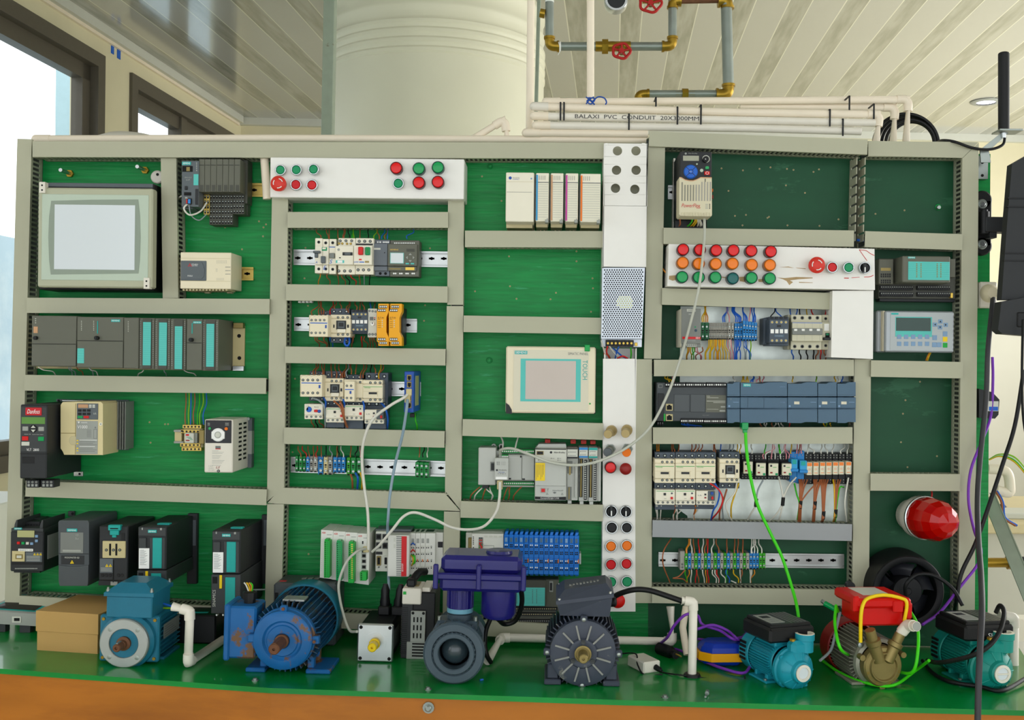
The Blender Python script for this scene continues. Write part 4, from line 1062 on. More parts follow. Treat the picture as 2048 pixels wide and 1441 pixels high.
# ================================================================= contactors
def contactor(cover,base,kind,label,dc=.092,dbase=.062,accent='bright_green',ns=3):
    x0,y0,x1,y1=cover;bx0,by0,bx1,by1=base;w=x1-x0;h=y1-y0
    t=T('contactor',label,'contactor')
    b_=t.p('base','slate');b_.ms[0]='contactor_base';b_.p(bx0,by0,bx1,by1,dbase,.008,None,.001)
    k=(bx1-bx0)/3
    for i in range(3):
        for y in (by0+(y0-by0)*.5 if y0-by0>12 else None,by1-(by1-y1)*.5 if by1-y1>12 else None):
            if y:b_.disc(bx0+(i+.5)*k,y,k*.25,dbase+.0006,dbase-.004,'dark_slot',12);b_.disc(bx0+(i+.5)*k,y,k*.15,dbase+.001,dbase,'bolt_steel',10)
    g=t.p('cover','cream');q=h*.18
    g.p(x0,y0+q,x1,y1-q,dc,dbase-.03,None,.0012);g.p(x0,y0,x1,y0+q,dc-.006,dbase-.03,None,.001);g.p(x0,y1-q,x1,y1,dc-.006,dbase-.03,None,.001)
    if kind=='aux':      # four pole front block
        g.p(x0+w*.03,y0,x1-w*.1,y1,dc+.028,dc-.01,None,.001);D2=dc+.028
        screws(g,[x0+w*(.12+.2*i) for i in range(4)],y0+h*.22,w*.055,D2);screws(g,[x0+w*(.12+.2*i) for i in range(4)],y1-h*.18,w*.055,D2)
        g.p(x0+w*.06,y0+h*.34,x1-w*.14,y0+h*.38,D2+.0006,D2,'wire_blue',0)
        r_=t.p('indicator','switch_blue');r_.p(x1-w*.24,y0+h*.45,x1-w*.17,y0+h*.6,D2+.001,D2-.001,None,0)
        for i in range(5):g.p(x0+w*(.02+.2*i),y0-3,x0+w*(.1+.2*i),y0+6,D2,dc,None,.0004)
    else:
        xs=[x0+w*(.38+.24*i) for i in range(3)]
        screws(g,xs,y0+h*.12,w*.065,dc-.006);screws(g,xs,y1-h*.12,w*.065,dc-.006)
        if kind=='closed':
            g.p(x0+w*.02,y0+h*.29,x1-w*.04,y0+h*.31,dc+.0005,dc,accent,0);text(g,'Schneider',x0+w*.08,y0+h*.31,x0+w*.4,y0+h*.36,dc+.0003,accent)
            r_=t.p('indicator','charcoal');r_.p(x0+w*.3,y0+h*.54,x0+w*.7,y0+h*.63,dc+.0012,dc-.002,None,0)
            g.p(x0+w*.02,y0+h*.5,x1-w*.2,y0+h*.51,dc+.0005,dc,'beige',0);g.p(x0+w*.72,y0+h*.52,x0+w*.74,y0+h*.74,dc+.0005,dc,'beige',0)
        elif kind=='open':
            r_=t.p('armature','charcoal');r_.p(x0+w*.29,y0+h*.26,x0+w*.78,y0+h*.66,dc+.0012,dc-.004,None,0)
            r_.p(x0+w*.36,y0+h*.3,x0+w*.7,y0+h*.6,dc+.004,dc,'slate');r_.p(x0+w*.42,y0+h*.36,x0+w*.64,y0+h*.52,dc+.006,dc,'charcoal')
            g.p(x0+w*.33,y0+h*.64,x0+w*.75,y0+h*.8,dc+.005,dc,'cream_light');g.p(x0+w*.14,y0+h*.44,x0+w*.2,y0+h*.58,dc+.001,dc,'charcoal',0);g.p(x0+w*.83,y0+h*.44,x0+w*.92,y0+h*.58,dc+.001,dc,'charcoal',0)
    t.done()
def overload(x0,y0,x1,y1,label,style='green',base=None,d=.085):
    w=x1-x0;h=y1-y0;t=T('overload_relay',label,'overload relay')
    if base:b_=t.p('base','contactor_base');b_.p(*base,.06,.008,None,.001)
    g=t.p('cover','cream_light');g.p(x0,y0,x1,y0+h*.72,d,.03,None,.001);g.p(x0,y0+h*.7,x1,y1,d-.008,.03,None,.001)
    screws(g,[x0+w*(.13+.25*i) for i in range(4)],y0+h*.84,w*.06,d-.008)
    if style=='green':
        g.p(x0+w*.05,y0+h*.08,x1-w*.05,y0+h*.11,d+.0005,d,'bright_green',0)
        q=t.p('reset_button','red');q.p(x1-w*.22,y0+h*.48,x1-w*.1,y0+h*.64,d+.003,d-.001,None,.0004)
        q=t.p('dial','charcoal');q.p(x0+w*.42,y0+h*.22,x0+w*.54,y0+h*.38,d+.002,d-.001,None,.0004);g.disc(x1-w*.16,y0+h*.24,w*.05,d+.0008,d,'slate')
        g.p(x0+w*.44,y0+h*.58,x0+w*.56,y0+h*.6,d+.0005,d,'ink_grey',0)
    elif style=='dial':
        q=t.p('dial','wire_blue');q.disc(x0+w*.24,y0+h*.36,w*.15,d+.003,d-.001);q.p(x0+w*.08,y0+h*.1,x0+w*.2,y0+h*.4,d+.003,d-.001,'light_grey',0)
        q=t.p('reset_button','red');q.p(x0+w*.52,y0+h*.38,x0+w*.72,y0+h*.54,d+.004,d-.001,None,.001)
        q=t.p('stop_button','switch_blue');q.disc(x0+w*.8,y0+h*.48,w*.09,d+.003,d-.001)
        text(g,'RU-22',x0+w*.55,y0+h*.16,x0+w*.78,y0+h*.25,d+.0003,'ink_grey')
    elif style=='dark':
        q=t.p('dark_panel','slate');q.p(x0+w*.62,y0+h*.02,x1,y0+h*.7,d+.0015,.03,None,.001)
        r_=t.p('reset_button','red',q);r_.p(x0+w*.82,y0+h*.42,x0+w*.92,y0+h*.62,d+.005,d,None,.0004)
        r_=t.p('test_button','switch_blue',q);r_.p(x0+w*.78,y0+h*.08,x0+w*.92,y0+h*.28,d+.004,d,None,.0004)
        g.p(x0+w*.44,y0+h*.2,x0+w*.54,y0+h*.32,d+.001,d,'ink',0);g.p(x0+w*.44,y0+h*.44,x0+w*.54,y0+h*.54,d+.001,d,'red_dark',0);text(g,'LR',x0+w*.1,y0+h*.28,x0+w*.3,y0+h*.36,d+.0003,'ink_grey')
    t.done()
view(*Z5)
rail(228,155,1052,248,'silver mounting rail behind the contactors and yellow safety relays',slope=.004)
contactor((328,138,470,281),(400,106,482,285),'aux','cream contactor with four pole front block, leftmost beside the yellow relay row',ns=4)
contactor((472,134,606,284),(475,90,600,322),'open','cream contactor with open dark centre between front block contactor and grey contactor')
def grey_contactor(x0,y0,x1,y1,label,rows=4,d=.085,side=None):
    t=T('contactor',label,'contactor');w=x1-x0;h=y1-y0
    g=t.p('housing','contactor_base')
    if side:g.p(*side,.05,.008,None,.001)
    g.p(x0,y0,x1,y1,d-.015,.008,None,.001);g.p(x0,y0+h*.1,x1,y1-h*.1,d,.03,None,.001)
    for i in range(4):
        x=x0+w*(.14+.24*i)
        for y in (y0+h*.19,y1-h*.18):g.disc(x,y,w*.075,d+.0005,d-.002,'mid_grey',12);g.disc(x,y,w*.04,d+.001,d,'gold_screw',8)
        g.p(x-w*.07,y0-1,x+w*.07,y0+h*.07,d-.012,d-.02,'charcoal',0)
        q=t.p('marker','white');q.p(x-w*.08,y0+h*.43,x+w*.09,y0+h*.57,d+.001,d-.001,None,0)
    g.p(x0+w*.25,y0+h*.62,x0+w*.75,y0+h*.7,d+.0008,d,'plc_blue',0);text(g,'Schneider',x0+w*.3,y0+h*.63,x0+w*.7,y0+h*.68,d+.001,'mid_grey')
    g.p(x0+w*.4,y0+h*.28,x0+w*.6,y0+h*.36,d+.0008,d,'charcoal',0)
    t.done()
grey_contactor(610,100,723,262,'small slate grey contactor with white markers left of the pale timer',d=.08)
t=T('timer_relay','narrow pale grey timer relay with round dial left of the yellow relays','relay')
g=t.p('housing','light_grey');g.p(722,92,784,286,.078,.008,None,.001);screws(g,[734,754,774],[108,110,112],7,.078);screws(g,[734,754,774],265,8,.078);g.p(735,148,760,172,.0785,.078,'ink_grey',0);g.disc(768,155,4,.079,.078,'red');g.disc(768,166,4,.079,.078,'ink')
q=t.p('dial','white');q.disc(753,195,13,.081,.077);q.p(750,184,755,196,.0815,.08,'ink',0);t.done()
for (x0,x1,lb,side) in ((783,862,'left yellow safety relay with clipped corner and dark terminals',0),(863,950,'right yellow safety relay with black side face',1)):
    t=T('safety_relay',lb,'relay')
    g=t.p('back_housing','charcoal');g.p(x0+6,84,x1+(4 if side else -4),332,.075,.008,None,.001)
    g=t.p('front_housing','amber_module');g.poly([(x0+10,60),(x1,60),(x1,112),(x1-16,152),(x1-16,250),(x1,286),(x1,342),(x0+10,342),(x0+10,318),(x0,312),(x0,112),(x0+10,100)],.1,.07)
    for y,xx in ((80,x0+16),(104,x0+6),(298,x0+6),(323,x0+16)):
        q=t.p('terminal_strip','dark_grey');q.p(xx,y-9,xx+52,y+9,.1015,.09,None,.0005)
        for k in range(4):q.disc(xx+7+k*13,y,5,.1022,.1015,'white',10)
    text(g,'E-T-N',x0+8,149,x0+45,159,.1004,'ink');text(g,'ESR5',x0+8,162,x0+22,167,.1003,'ink')
    for k in range(4):g.p(x0+6,180+k*13,x0+26,182+k*13,.1003,.1,'ink',0);g.disc(x0+36,172+k*14,4,.1008,.1,'light_grey',8)
    t.done()
drops([('b',350,40,140),('b',395,10,132),('b',412,-2,130),('b',425,-18,130),('r',470,20,130),('b',500,10,92),('b',545,-8,92),('b',580,18,100),('b',592,12,118),('b',648,-10,98),('b',668,4,100),('b',700,-14,98),('u',742,-4,94),('b',765,6,92)],'over the row with the yellow relays',110,46,.075,.03,.0017)
drops([('b',368,30),('b',385,60),('b',430,20),('k',455,10),('u',472,14),('u',580,-6),('u',592,4),('b',625,-10),('r',680,4),('b',700,20),('b',735,4),('b',750,8),('b',765,16),('u',795,10)],'leaving under the yellow relay row',280,352,.07,.03,.0017)
one('wire','short thick blue jumper loop under the open centre contactor','wire','wire_blue', lambda g:g.tube([W(572,286,.07),W(566,325,.085),W(585,342,.085),W(600,318,.085),W(598,288,.07)],.0022,8))
# second contactor row
rail(840,582,985,680,'silver mounting rail between the contactors and the blue network switch')
contactor((268,540,432,684),(330,512,432,712),'aux','cream contactor with four pole front block, at the left end of the lower contactor row')
contactor((433,560,560,712),(438,512,556,745),'open','cream contactor with open dark centre in the lower contactor row of the middle column')
contactor((563,568,688,718),(566,536,684,745),'half','cream contactor with small blue striped half block in the lower middle row')
t=T('auxiliary_block','small cream two pole block with blue stripe clipped on a contactor','contactor block');g=t.p('housing','cream');g.p(566,580,634,716,.118,.093,None,.001);screws(g,[582,610],610,8,.118);screws(g,[582,610],692,8,.118)
g.p(570,632,628,638,.1185,.118,'wire_blue',0);q=t.p('indicator','switch_blue');q.p(600,645,612,664,.119,.118,None,0);t.done()
contactor((688,572,823,722),(705,522,858,742),'closed','cream contactor with green line and dark window at the right of the lower middle row')
overload(297,732,420,834,'overload relay with blue dial and red button under the front block contactor','dial')
overload(441,756,564,856,'overload relay with blue stripe under the open centre contactor','green',(445,742,565,892))
overload(567,740,692,842,'overload relay with green line under the half block contactor','green',(570,735,692,900))
overload(700,770,828,864,'overload relay with dark right panel under the green lined contactor','dark',(705,742,845,900))
drops([('b',358,18,535),('b',372,20,530),('b',420,-6,530),('b',428,4,540),('b',480,-4,552),('b',512,-8,560),('b',540,-10,560),('b',555,22,556),('b',568,30,550),('g',580,14,545),('b',612,-4,530),('b',640,6,530),('b',672,24,560),('b',690,24,555),('k',742,4,520),('b',775,-10,525),('y',795,15,560),('b',800,24,565)],'over the lower middle contactor row',530,462,.08,.03,.0018)
for (m_,pts,lb) in (('wire_grey',[(350,690,.09),(400,712,.1),(432,760,.1),(438,895,.05)],'grey wire curving from the front block contactor down to the duct'),
                      ('wire_brown',[(495,712,.09),(540,755,.1),(560,820,.095),(585,900,.05)],'brown wire crossing in front of the blue striped overload relay'),
                      ('wire_brown',[(535,712,.09),(556,760,.1),(565,830,.095),(592,902,.05)],'second brown wire crossing right of the blue striped overload relay'),
                      ('wire_blue',[(425,685,.08),(440,720,.09),(436,760,.08)],'blue wire between front block contactor and overload relays'),
                      ('wire_blue',[(556,700,.09),(565,730,.09),(562,765,.07)],'blue wire between the open centre contactor and its neighbour'),
                      ('wire_blue',[(690,715,.09),(698,750,.095),(694,800,.06)],'blue wire beside the green lined overload relay'),
                      ('wire_blue',[(812,725,.07),(840,760,.09),(856,830,.08),(852,900,.04)],'thick blue wire curving right of the dark panelled overload relay')):
    wire(lb,m_,pts,.0022)
drops([('b',345,15,832),('k',375,10,832),('b',400,24,832),('b',520,-14,855),('b',555,-2,855)],'leaving under the overload relays',850,900,.06,.03,.0018)
t=T('network_switch','blue network switch with a column of five cable sockets','network switch')
g=t.p('housing','switch_blue');g.p(966,514,1030,790,.125,.008,None,.0015);g.p(1030,585,1078,680,.012,.008,'steel',0)
pr=W(1030,650,.125);a=W(1030,545,.125);b_=W(1030,748,.125)
q=t.p('side_label','lcd_olive');q.b((pr.x-.0002,-.1,b_.z),(pr.x+.0006,-.045,a.z),None,0)
for i,y in enumerate((558,604,652,698,742)):
    q=t.p('socket','bronze');q.p(984,y-22,1014,y+18,.1262,.12,None,.0004);q.p(990,y-14,1010,y+8,.1266,.12,'dark_slot',0);q.p(994,y+6,1006,y+14,.1266,.12,'dark_slot',0)
    g.disc(975,y-8,2.5,.1255,.125,'dark_slot',6)
g.p(1004,796,1035,822,.05,.02,'black')
t.done()
wire('short yellow green wire hanging under the blue network switch','wire_green',[(1038,795,.04),(1042,840,.045),(1052,880,.04),(1052,905,.03)],.0017)
# terminal rail
rail(205,1100,1242,1206,'long silver mounting rail with the left mixed terminal blocks',slope=.018)
def tblock(x0,y0,x1,y1,m,label,d=.045,scr=True,dots=2,group=None,light='steel',d0=.008):
    t=T('terminal_block',label,'terminal block',group);w=x1-x0;h=y1-y0
    g=t.p('housing',m);g.p(x0+.3,y0,x1-.3,y1,d-.006,d0,None,.0006);g.p(x0+.3,y0+h*.22,x1-.3,y1-h*.22,d,.02,None,.0006)
    q=t.p('screw','bolt_steel')
    for y in (y0+h*.24,y1-h*.22):q.disc((x0+x1)/2,y,min(w*.3,h*.09),d+.0012,d-.002,None,10)
    g.p(x0+w*.25,y0+h*.42,x1-w*.25,y0+h*.5,d+.0006,d,'dark_slot',0);g.p(x0+w*.25,y0+h*.55,x1-w*.25,y0+h*.6,d+.0006,d,'dark_slot',0)
    g.p(x0+w*.2,y1-h*.08,x1-w*.2,y1,d-.0055,d-.007,'dark_slot',0)
    t.done()
TB=[(236,256,'term_green'),(260,282,'term_green'),(284,306,'term_green'),(308,330,'term_blue'),(332,356,'term_grey'),(357,384,'term_grey'),(388,424,'term_blue'),(426,453,'term_beige'),(454,486,'term_grey'),(490,516,'term_blue'),(518,543,'term_blue'),(545,570,'term_blue'),(580,605,'term_green_vivid'),(608,640,'term_green'),(645,680,'term_green')]
for i,(a,b_,m_) in enumerate(TB):
    dy=(a-236)*.03;lb={'term_green':'dark green','term_blue':'blue','term_grey':'grey','term_beige':'beige','term_green_vivid':'light green'}[m_]
    pos='at the left end' if i<3 else 'in the left cluster' if i<7 else 'in the middle' if i<9 else 'in the blue trio' if i<12 else 'at the right end'
    if i==13:pos='left of the last one at the right end'
    if i in (4,5,0,1,2,9,10,11):lb2='%s terminal block %s of the mixed row' % (lb,pos)
    else:lb2='%s terminal block %s of the mixed row' % (lb,pos)
    tblock(a,1080+dy,b_,1186+dy+(14 if i in (6,7,8,12,13,14) else 0),m_,lb2,.046+.006*(i % 2),group='%s terminal blocks %s of the mixed row' % (lb,pos))
for k,(a,b_) in enumerate(((1040,1068),(1069,1097),(1098,1130))):
    tblock(a,1122+k*2,b_,1222+k*2,'term_green','green terminal block, %s of the separate trio at the right of the rail' % ('left','middle','right')[k],.05)
drops([('b',275,-20),('r',312,-28),('b',330,-8),('b',358,0),('r',378,6),('b',412,-2),('k',442,2),('g',480,-12),('b',515,2),('k',528,-6),('w',560,-18),('b',606,4),('k',640,14),('p',672,-2),('b',1066,6),('k',1092,8),('w',1122,2)],'over the left mixed terminal row',1090,1015,.05,.03,.0016)
for (m_,pts,lb) in (('wire_brown',[(608,1205,.05),(618,1240,.055),(620,1295,.03)],'brown wire dropping from the light green terminal'),('wire_blue',[(640,1195,.05),(656,1230,.06),(652,1300,.03)],'blue wire dropping from the dark green terminal'),('wire_yellow',[(672,1195,.05),(686,1240,.06),(682,1300,.03)],'yellow wire dropping from the last green terminal')):
    wire(lb,m_,pts,.0024)
# ================================================================= centre column
view(*Z6)
for (x,y,s_,lb) in ((282,150,1,'green painted bolt near the top of the centre column'),):
    one('painted_bolt',lb,'bolt','green_board', lambda g:(g.disc(x,y,18,.004,0),g.disc(x,y,11,.01,.004,None,6)))
t=T('rack_module','wide plain cream power module with small blue round logo','module')
g=t.p('housing','cream_light');g.p(392,194,590,540,.112,.012,None,.0015);g.p(398,258,584,260,.1124,.11,'beige',0);g.p(398,330,576,333,.1124,.11,'term_grey',0);g.p(395,540,580,585,.06,.008,'beige',.001)
g.disc(423,232,11,.1126,.11,'switch_blue');text(g,'Allen-Bradley',440,228,490,236,.1124,'ink_grey');text(g,'COMPACT',440,238,488,245,.1124,'switch_blue');g.disc(572,237,6,.1126,.11,'btn_blue')
for x in (478,578):
    q=t.p('mounting_clip','beige');q.p(x-16,574,x+16,586,.014,.008);q.p(x-16,584,x-8,604,.014,.008);q.p(x+8,584,x+16,604,.014,.008)
t.done()
for (x0,x1,y0,cm,cn,side) in ((604,694,198,'btn_cyan','blue',0),(708,796,199,'orange_pale','salmon',0),(812,900,200,'magenta','magenta',0),(917,1058,203,'orange','orange',1)):
    t=T('rack_module','%s module with %s edge stripe and lined label in the cream controller row' % ('wide' if side else 'narrow',cn),'module')
    yb=538+(y0-198);g=t.p('housing','cream_light');g.p(x0,y0,x1,yb,.11,.012,None,.001);g.p(x0,y0+62,x1,y0+68,.1106,.11,'grey',0);g.p(x0,yb,x1-8,580+(y0-198),.06,.008,'beige',.001)
    g.p(x0-10,205,x0-1,yb-6,.095,.05,'grey',0)
    q=t.p('label_strip','white');q.ms[0]='label_cream';q.p(x0+14,y0+72,x1-4,yb-8,.1112,.11,None,0)
    for k in range(15):yy=y0+80+k*(yb-y0-95)/15;q.p(x0+16,yy,x1-6,yy+1.5,.1115,.111,'mid_grey',0)
    q=t.p('colour_stripe',cm);q.p(x0+1,y0+12,x0+12,yb-8,.1114,.11,None,0)
    for k in range(4):g.p(x0+22+k*13,y0+18,x0+26+k*13,y0+48,.1105,.11,'term_grey',0)
    q=t.p('latch','mid_grey');q.p(x1-26,yb-14,x1-2,yb+8,.1135,.09,None,.0005);q.p(x1-14,yb-22,x1-6,yb-10,.1135,.11)
    cx=(x0+x1)/2;q=t.p('mounting_clip','beige');q.p(cx-16,578,cx+18,588,.014,.008);q.p(cx-16,584,cx-8,606,.014,.008);q.p(cx+10,584,cx+18,606,.014,.008)
    t.done()
# touch panel with teal border
view(*Z7)
t=T('operator_panel','cream touch panel with teal bordered pinkish screen, in the centre column','screen')
g=t.p('housing','charcoal');g.p(405,52,1052,532,.05,.004,None,.002)
g=t.p('bezel','cream');g.p(402,50,1048,530,.062,.05,None,.003)
f=t.p('front_foil','light_grey');f.ms[0]='foil_cream';f.p(456,74,998,512,.0628,.062,None,0)
text(f,'SIMATIC PANEL',850,92,996,110,.0629,'ink_grey',slope=.0);text(f,'TOUCH',955,148,990,288,.0629,'teal_strip',turn=1)
q=t.p('logo','teal_logo');q.p(467,80,557,104,.0633,.062,None,0);text(q,'SIEMENS',472,84,552,99,.0633,'white')
q=t.p('border','teal_label');q.p(508,138,942,446,.0634,.062,None,0)
s_=t.p('display','screen_pink');s_.p(544,152,906,430,.0640,.062,None,0)
q=t.p('corner_clip','green_edge',label='green painted clip');q.p(970,36,1008,84,.066,.05,None,.001)
q=t.p('corner_clip','charcoal');q.poly([(402,455),(425,470),(445,505),(445,535),(402,530)],.0635,.05)
f.disc(1008,461,6,.0632,.062,'bright_green')
t.done()
one('painted_bolt','green painted bolt head left of the teal bordered touch panel','bolt','green_board', lambda g:(g.disc(283,148,22,.004,0),g.disc(283,148,14,.01,.004,None,6)))
# grey controller with ethernet module
wire('white wire dropping from the duct behind the grey controllers, left of the pair','wire_white',[(368,700,.03),(382,740,.04),(378,790,.06)],.0018)
wire('white wire dropping from the duct behind the grey controllers, right of the pair','wire_white',[(490,706,.03),(478,745,.04),(470,785,.05)],.0018)
t=T('interface_module','wide plain light grey module at the left end of the grey controllers','module')
g=t.p('housing','light_grey');g.ms[0]='ab_grey';g.p(204,778,330,1048,.07,.008,None,.0015);g.p(290,880,322,948,.0705,.065,'grey',0);g.p(296,890,318,940,.0709,.065,'charcoal',0);g.p(318,800,350,1040,.045,.008,None,.001)
q=t.p('plug','charcoal');q.p(232,1048,278,1072,.06,.03)
for x in (315,368):
    q=t.p('mounting_lug','ab_grey');q.disc(x,766,17,.01,.004);q.p(x-15,770,x+15,800,.01,.004);q.disc(x,766,7,.0106,.01,'dark_slot')
t.done()
t=T('compact_controller','light grey compact controller with green terminal strips above and below','controller')
g=t.p('housing','ab_grey');g.p(350,830,610,1015,.062,.008,None,.001);g.p(350,790,608,1062,.04,.006,None,.001);g.p(422,838,515,1010,.066,.05);g.p(520,838,606,1012,.066,.05)
g.p(505,835,515,850,.0666,.066,'ink',0);g.p(420,996,440,1008,.0666,.066,'ink',0);g.p(520,1000,540,1010,.0666,.066,'ink',0)
for (a,b_,c_,n_) in ((372,805,606,16),(386,1036,606,15),(372,842,420,4)):
    q=t.p('terminal_strip','term_green');q.p(a,b_-14,c_,b_+14,.05 if n_>4 else .064,.03,None,.0005)
    for k in range(n_):q.disc(a+(k+.5)*(c_-a)/n_,b_,5.5,(.05 if n_>4 else .064)+.0008,.049 if n_>4 else .063,'white',8)
g.p(380,1052,600,1060,.041,.03,'light_grey',0)
t.done()
t=T('interface_module','small grey network module plugged on the grey compact controller, white cable below','module')
g=t.p('housing','ab_grey');g.p(320,852,422,1012,.082,.04,None,.0012);g.p(330,988,410,1006,.0826,.08,'white',0);grid(g,335,878,360,905,3,3,.082,'ink_grey');grid(g,368,878,402,905,3,3,.082,'mid_grey')
g.disc(338,940,7,.0824,.082,'ink');text(g,'Allen-Bradley',350,935,408,945,.0823,'ink');text(g,'NET-ENI',350,952,392,959,.0823,'switch_blue');text(g,'1761',345,962,400,970,.0823,'ink_grey')
t.done()
t=T('compact_controller','wide light grey controller with yellow sticker and red square port','controller')
g=t.p('housing','ab_grey');g.p(612,786,840,1158,.105,.008,None,.0015);g.poly([(640,752),(835,752),(840,790),(612,790)],.07,.01)
q=t.p('display_panel','light_grey');q.p(614,790,838,882,.106,.104,None,.0006);q.p(624,802,674,830,.1065,.106,'bronze',0);q.p(628,806,670,826,.1068,.106,'black',0);q.disc(728,812,9,.1064,.106,'ink');text(q,'Allen-Bradley',746,806,830,822,.1064,'ink',italic=.2);q.p(614,786,838,792,.1065,.105,'charcoal',0)
for (x,y) in ((634,868),(660,868),(683,870),(727,855),(775,855),(775,868)):q.p(x,y-3,x+5,y+3,.1064,.106,'ink',0);q.p(x+8,y-2,x+26,y+2,.1063,.106,'mid_grey',0)
q=t.p('front_door','ab_grey');q.p(614,886,836,1054,.1085,.105,None,.001);q=t.p('warning_sticker','yellow');q.p(615,888,684,1016,.1095,.1085,None,0)
for k in range(6):q.p(622+k*10,900,625+k*10,1008-(k*17 % 50),.1097,.1095,'bronze',0)
text(g,'EtherNet/IP',740,1082,816,1092,.1053,'ink_grey');q=t.p('usb_port','red');q.p(652,1068,688,1104,.1062,.105,'mid_grey',0);q.p(658,1074,684,1098,.107,.105,'red',0)
yel=[(700,1110),(808,1112)]
for (x,y) in yel:g.poly([(x,y-10),(x+9,y+7),(x-9,y+7)],.1056,.105,'ink_grey');g.poly([(x,y-5),(x+5,y+5),(x-5,y+5)],.1058,.1056,'ab_grey')
g.poly([(740,1102),(754,1096),(768,1102),(754,1110)],.1056,.105,'ink_grey');text(g,'Y',698,1070,712,1094,.1053,'ink_grey')
q=t.p('name_band','black');q.poly([(612,1130),(720,1136),(836,1132),(836,1156),(720,1152),(612,1150)],.1062,.1);text(q,'CompactLogix L32E',652,1137,786,1149,.1064,'white')
t.done()
CM=[(842,922,784,1180,'charcoal','grey module with dark headed label, right of the wide grey controller',0),(928,995,778,1185,'term_blue','grey io module with blue label head and open terminal column',1),(998,1064,780,1187,'teal_strip','grey io module with green label head and open terminal column',1)]
for (x0,x1,y0,y1,cm,lb,op) in CM:
    t=T('rack_module',lb,'module');g=t.p('housing','ab_grey');g.p(x0,y0,x1,y1-22,.085,.008,None,.001)
    q=t.p('label','light_grey');q.p(x0+2,y0+2,x1-2,y0+72,.1,.08,None,.0005);q.p(x0+2,y0+60,x1-2,y0+72,.1004,.1,cm,0);q.p(x0+2,y0-1,x1-2,y0+16 if op else y0+6,.1004,.1,cm,0)
    for k in range(2):q.p(x0+10,y0+24+k*26,x0+15,y0+29+k*26,.1004,.1,'ink',0);q.p(x0+18,y0+24+k*26,x1-14,y0+27+k*26,.1003,.1,'ink_grey',0)
    if op:
        g.p(x0+4,y0+80,x0+28,y1-50,.0856,.08,'dark_slot',0);g.p(x0+12,y0+84,x0+20,y1-54,.087,.08,'bronze',0)
        q=t.p('terminal_column','charcoal');q.p(x0+38,y0+88,x1-8,y1-30,.09,.08,None,.0005)
        for k in range(18):yy=y0+96+k*15.5;q.p(x0+40,yy,x0+52,yy+7,.0906,.09,'ab_grey',0)
    else:
        g.p(x0+4,y0+90,x0+40,y0+180,.0856,.08,'grey',0);g.p(x0+16,y0+130,x0+28,y0+190,.087,.08,'bronze',0);g.p(x0+4,y1-120,x0+34,y1-20,.0856,.08,'grey',0);g.p(x0+12,y1-116,x0+20,y1-30,.087,.08,'bronze',0);g.p(x0+60,y0+100,x1-8,y1-40,.095,.08,None,.0006)
    q=t.p('lower_latch','ab_grey');q.p(x0+6,y1-22,x0+34,y1+2,.08,.06)
    t.done()
one('closing_module','light grey end cap closing the grey controller row','module','ab_grey', lambda g:g.p(1064,785,1088,1165,.075,.008,None,.001))
for i,x in enumerate((703,888,963,1030)):
    t=T('rail_latch','orange red latch tab above the grey controllers, %s of four' % ('leftmost','second','third','rightmost')[i],'latch');g=t.p('tab','estop_red');g.p(x-19,718+i*3,x+19,748+i*2,.03,.004,None,.0008);g.p(x-10,728+i*2,x+10,732+i*2,.0305,.03,'red_dark',0);t.done()
for (c,a,b_) in (('b',215,145),('w',240,175),('b',265,232),('w',285,298),('w',250,300),('b',420,385),('b',432,420),('b',515,455)):
    cn,mm=WN[c];wire('%s wire hanging from the grey controllers into the duct' % cn,mm,[(a,1062,.045),(a+(b_-a)*.4,1085,.05),(b_+8,1120,.045),(b_,1152,.03)],.0016,group='%s wires under the grey controllers' % cn)
# ================================================================= bottom of the middle column
view(*Z8)
for i in range(4):
    x0=382+i*76.5-i*.5;x1=x0+75
    t=T('rack_module','white module with red letters and %s, %s from the left' % (('tall green terminal plug','first'),('tall green terminal plug','second'),('tall green terminal plug','third'),('column of sockets','fourth'))[i],'module')
    g=t.p('housing','white_plastic');g.ms[0]='abb_white';y0=252+i*7;g.poly([(x0,y0),(x1,y0+4),(x1-8 if i<3 else x1-6,560+i*12),(x0-8,550+i*12)],.1,.008)
    text(g,'ABB',x0+4,y0+12,x0+28,y0+22,.1003,'red');g.p(x0+36,y0+28,x0+66,y0+32,.1004,.1,'mid_grey',0)
    for k in range(16):g.disc(x0+6-k*.3,y0+60+k*13,1.5,.1004,.1,'mid_grey',5)
    if i<3:
        q=t.p('terminal_plug','lamp_green' if i==1 else 'bright_green');xa=x0+22;q.p(xa-4,y0+68,xa+32,y0+300+i*10,.122,.098,None,.001);q.p(xa,y0+58,xa+24,y0+70,.118,.098)
        for k in range(18):q.disc(xa+4,y0+78+k*12.4,3.4,.1228,.122,'dark_slot',6);q.p(xa+14,y0+74+k*12.4,xa+24,y0+80+k*12.4,.1226,.122,'gold_screw' if i==2 else 'term_green',0)
    else:
        for y in (385,414,448,484):
            q=t.p('socket','mid_grey');q.p(x0+24,y-15,x0+54,y+15,.1012,.098,None,.0004);q.p(x0+29,y-9,x0+50,y+9,.1016,.1,'dark_slot',0)
        q=t.p('usb_port','black');q.p(x0+28,322,x0+36,340,.1012,.1,None,0)
        q=t.p('terminal_plug','bright_green');q.p(x0+14,515,x0+56,570,.12,.098,None,.001)
        for k in range(4):q.disc(x0+24,524+k*12,4,.1206,.12,'dark_slot',6)
    t.done()
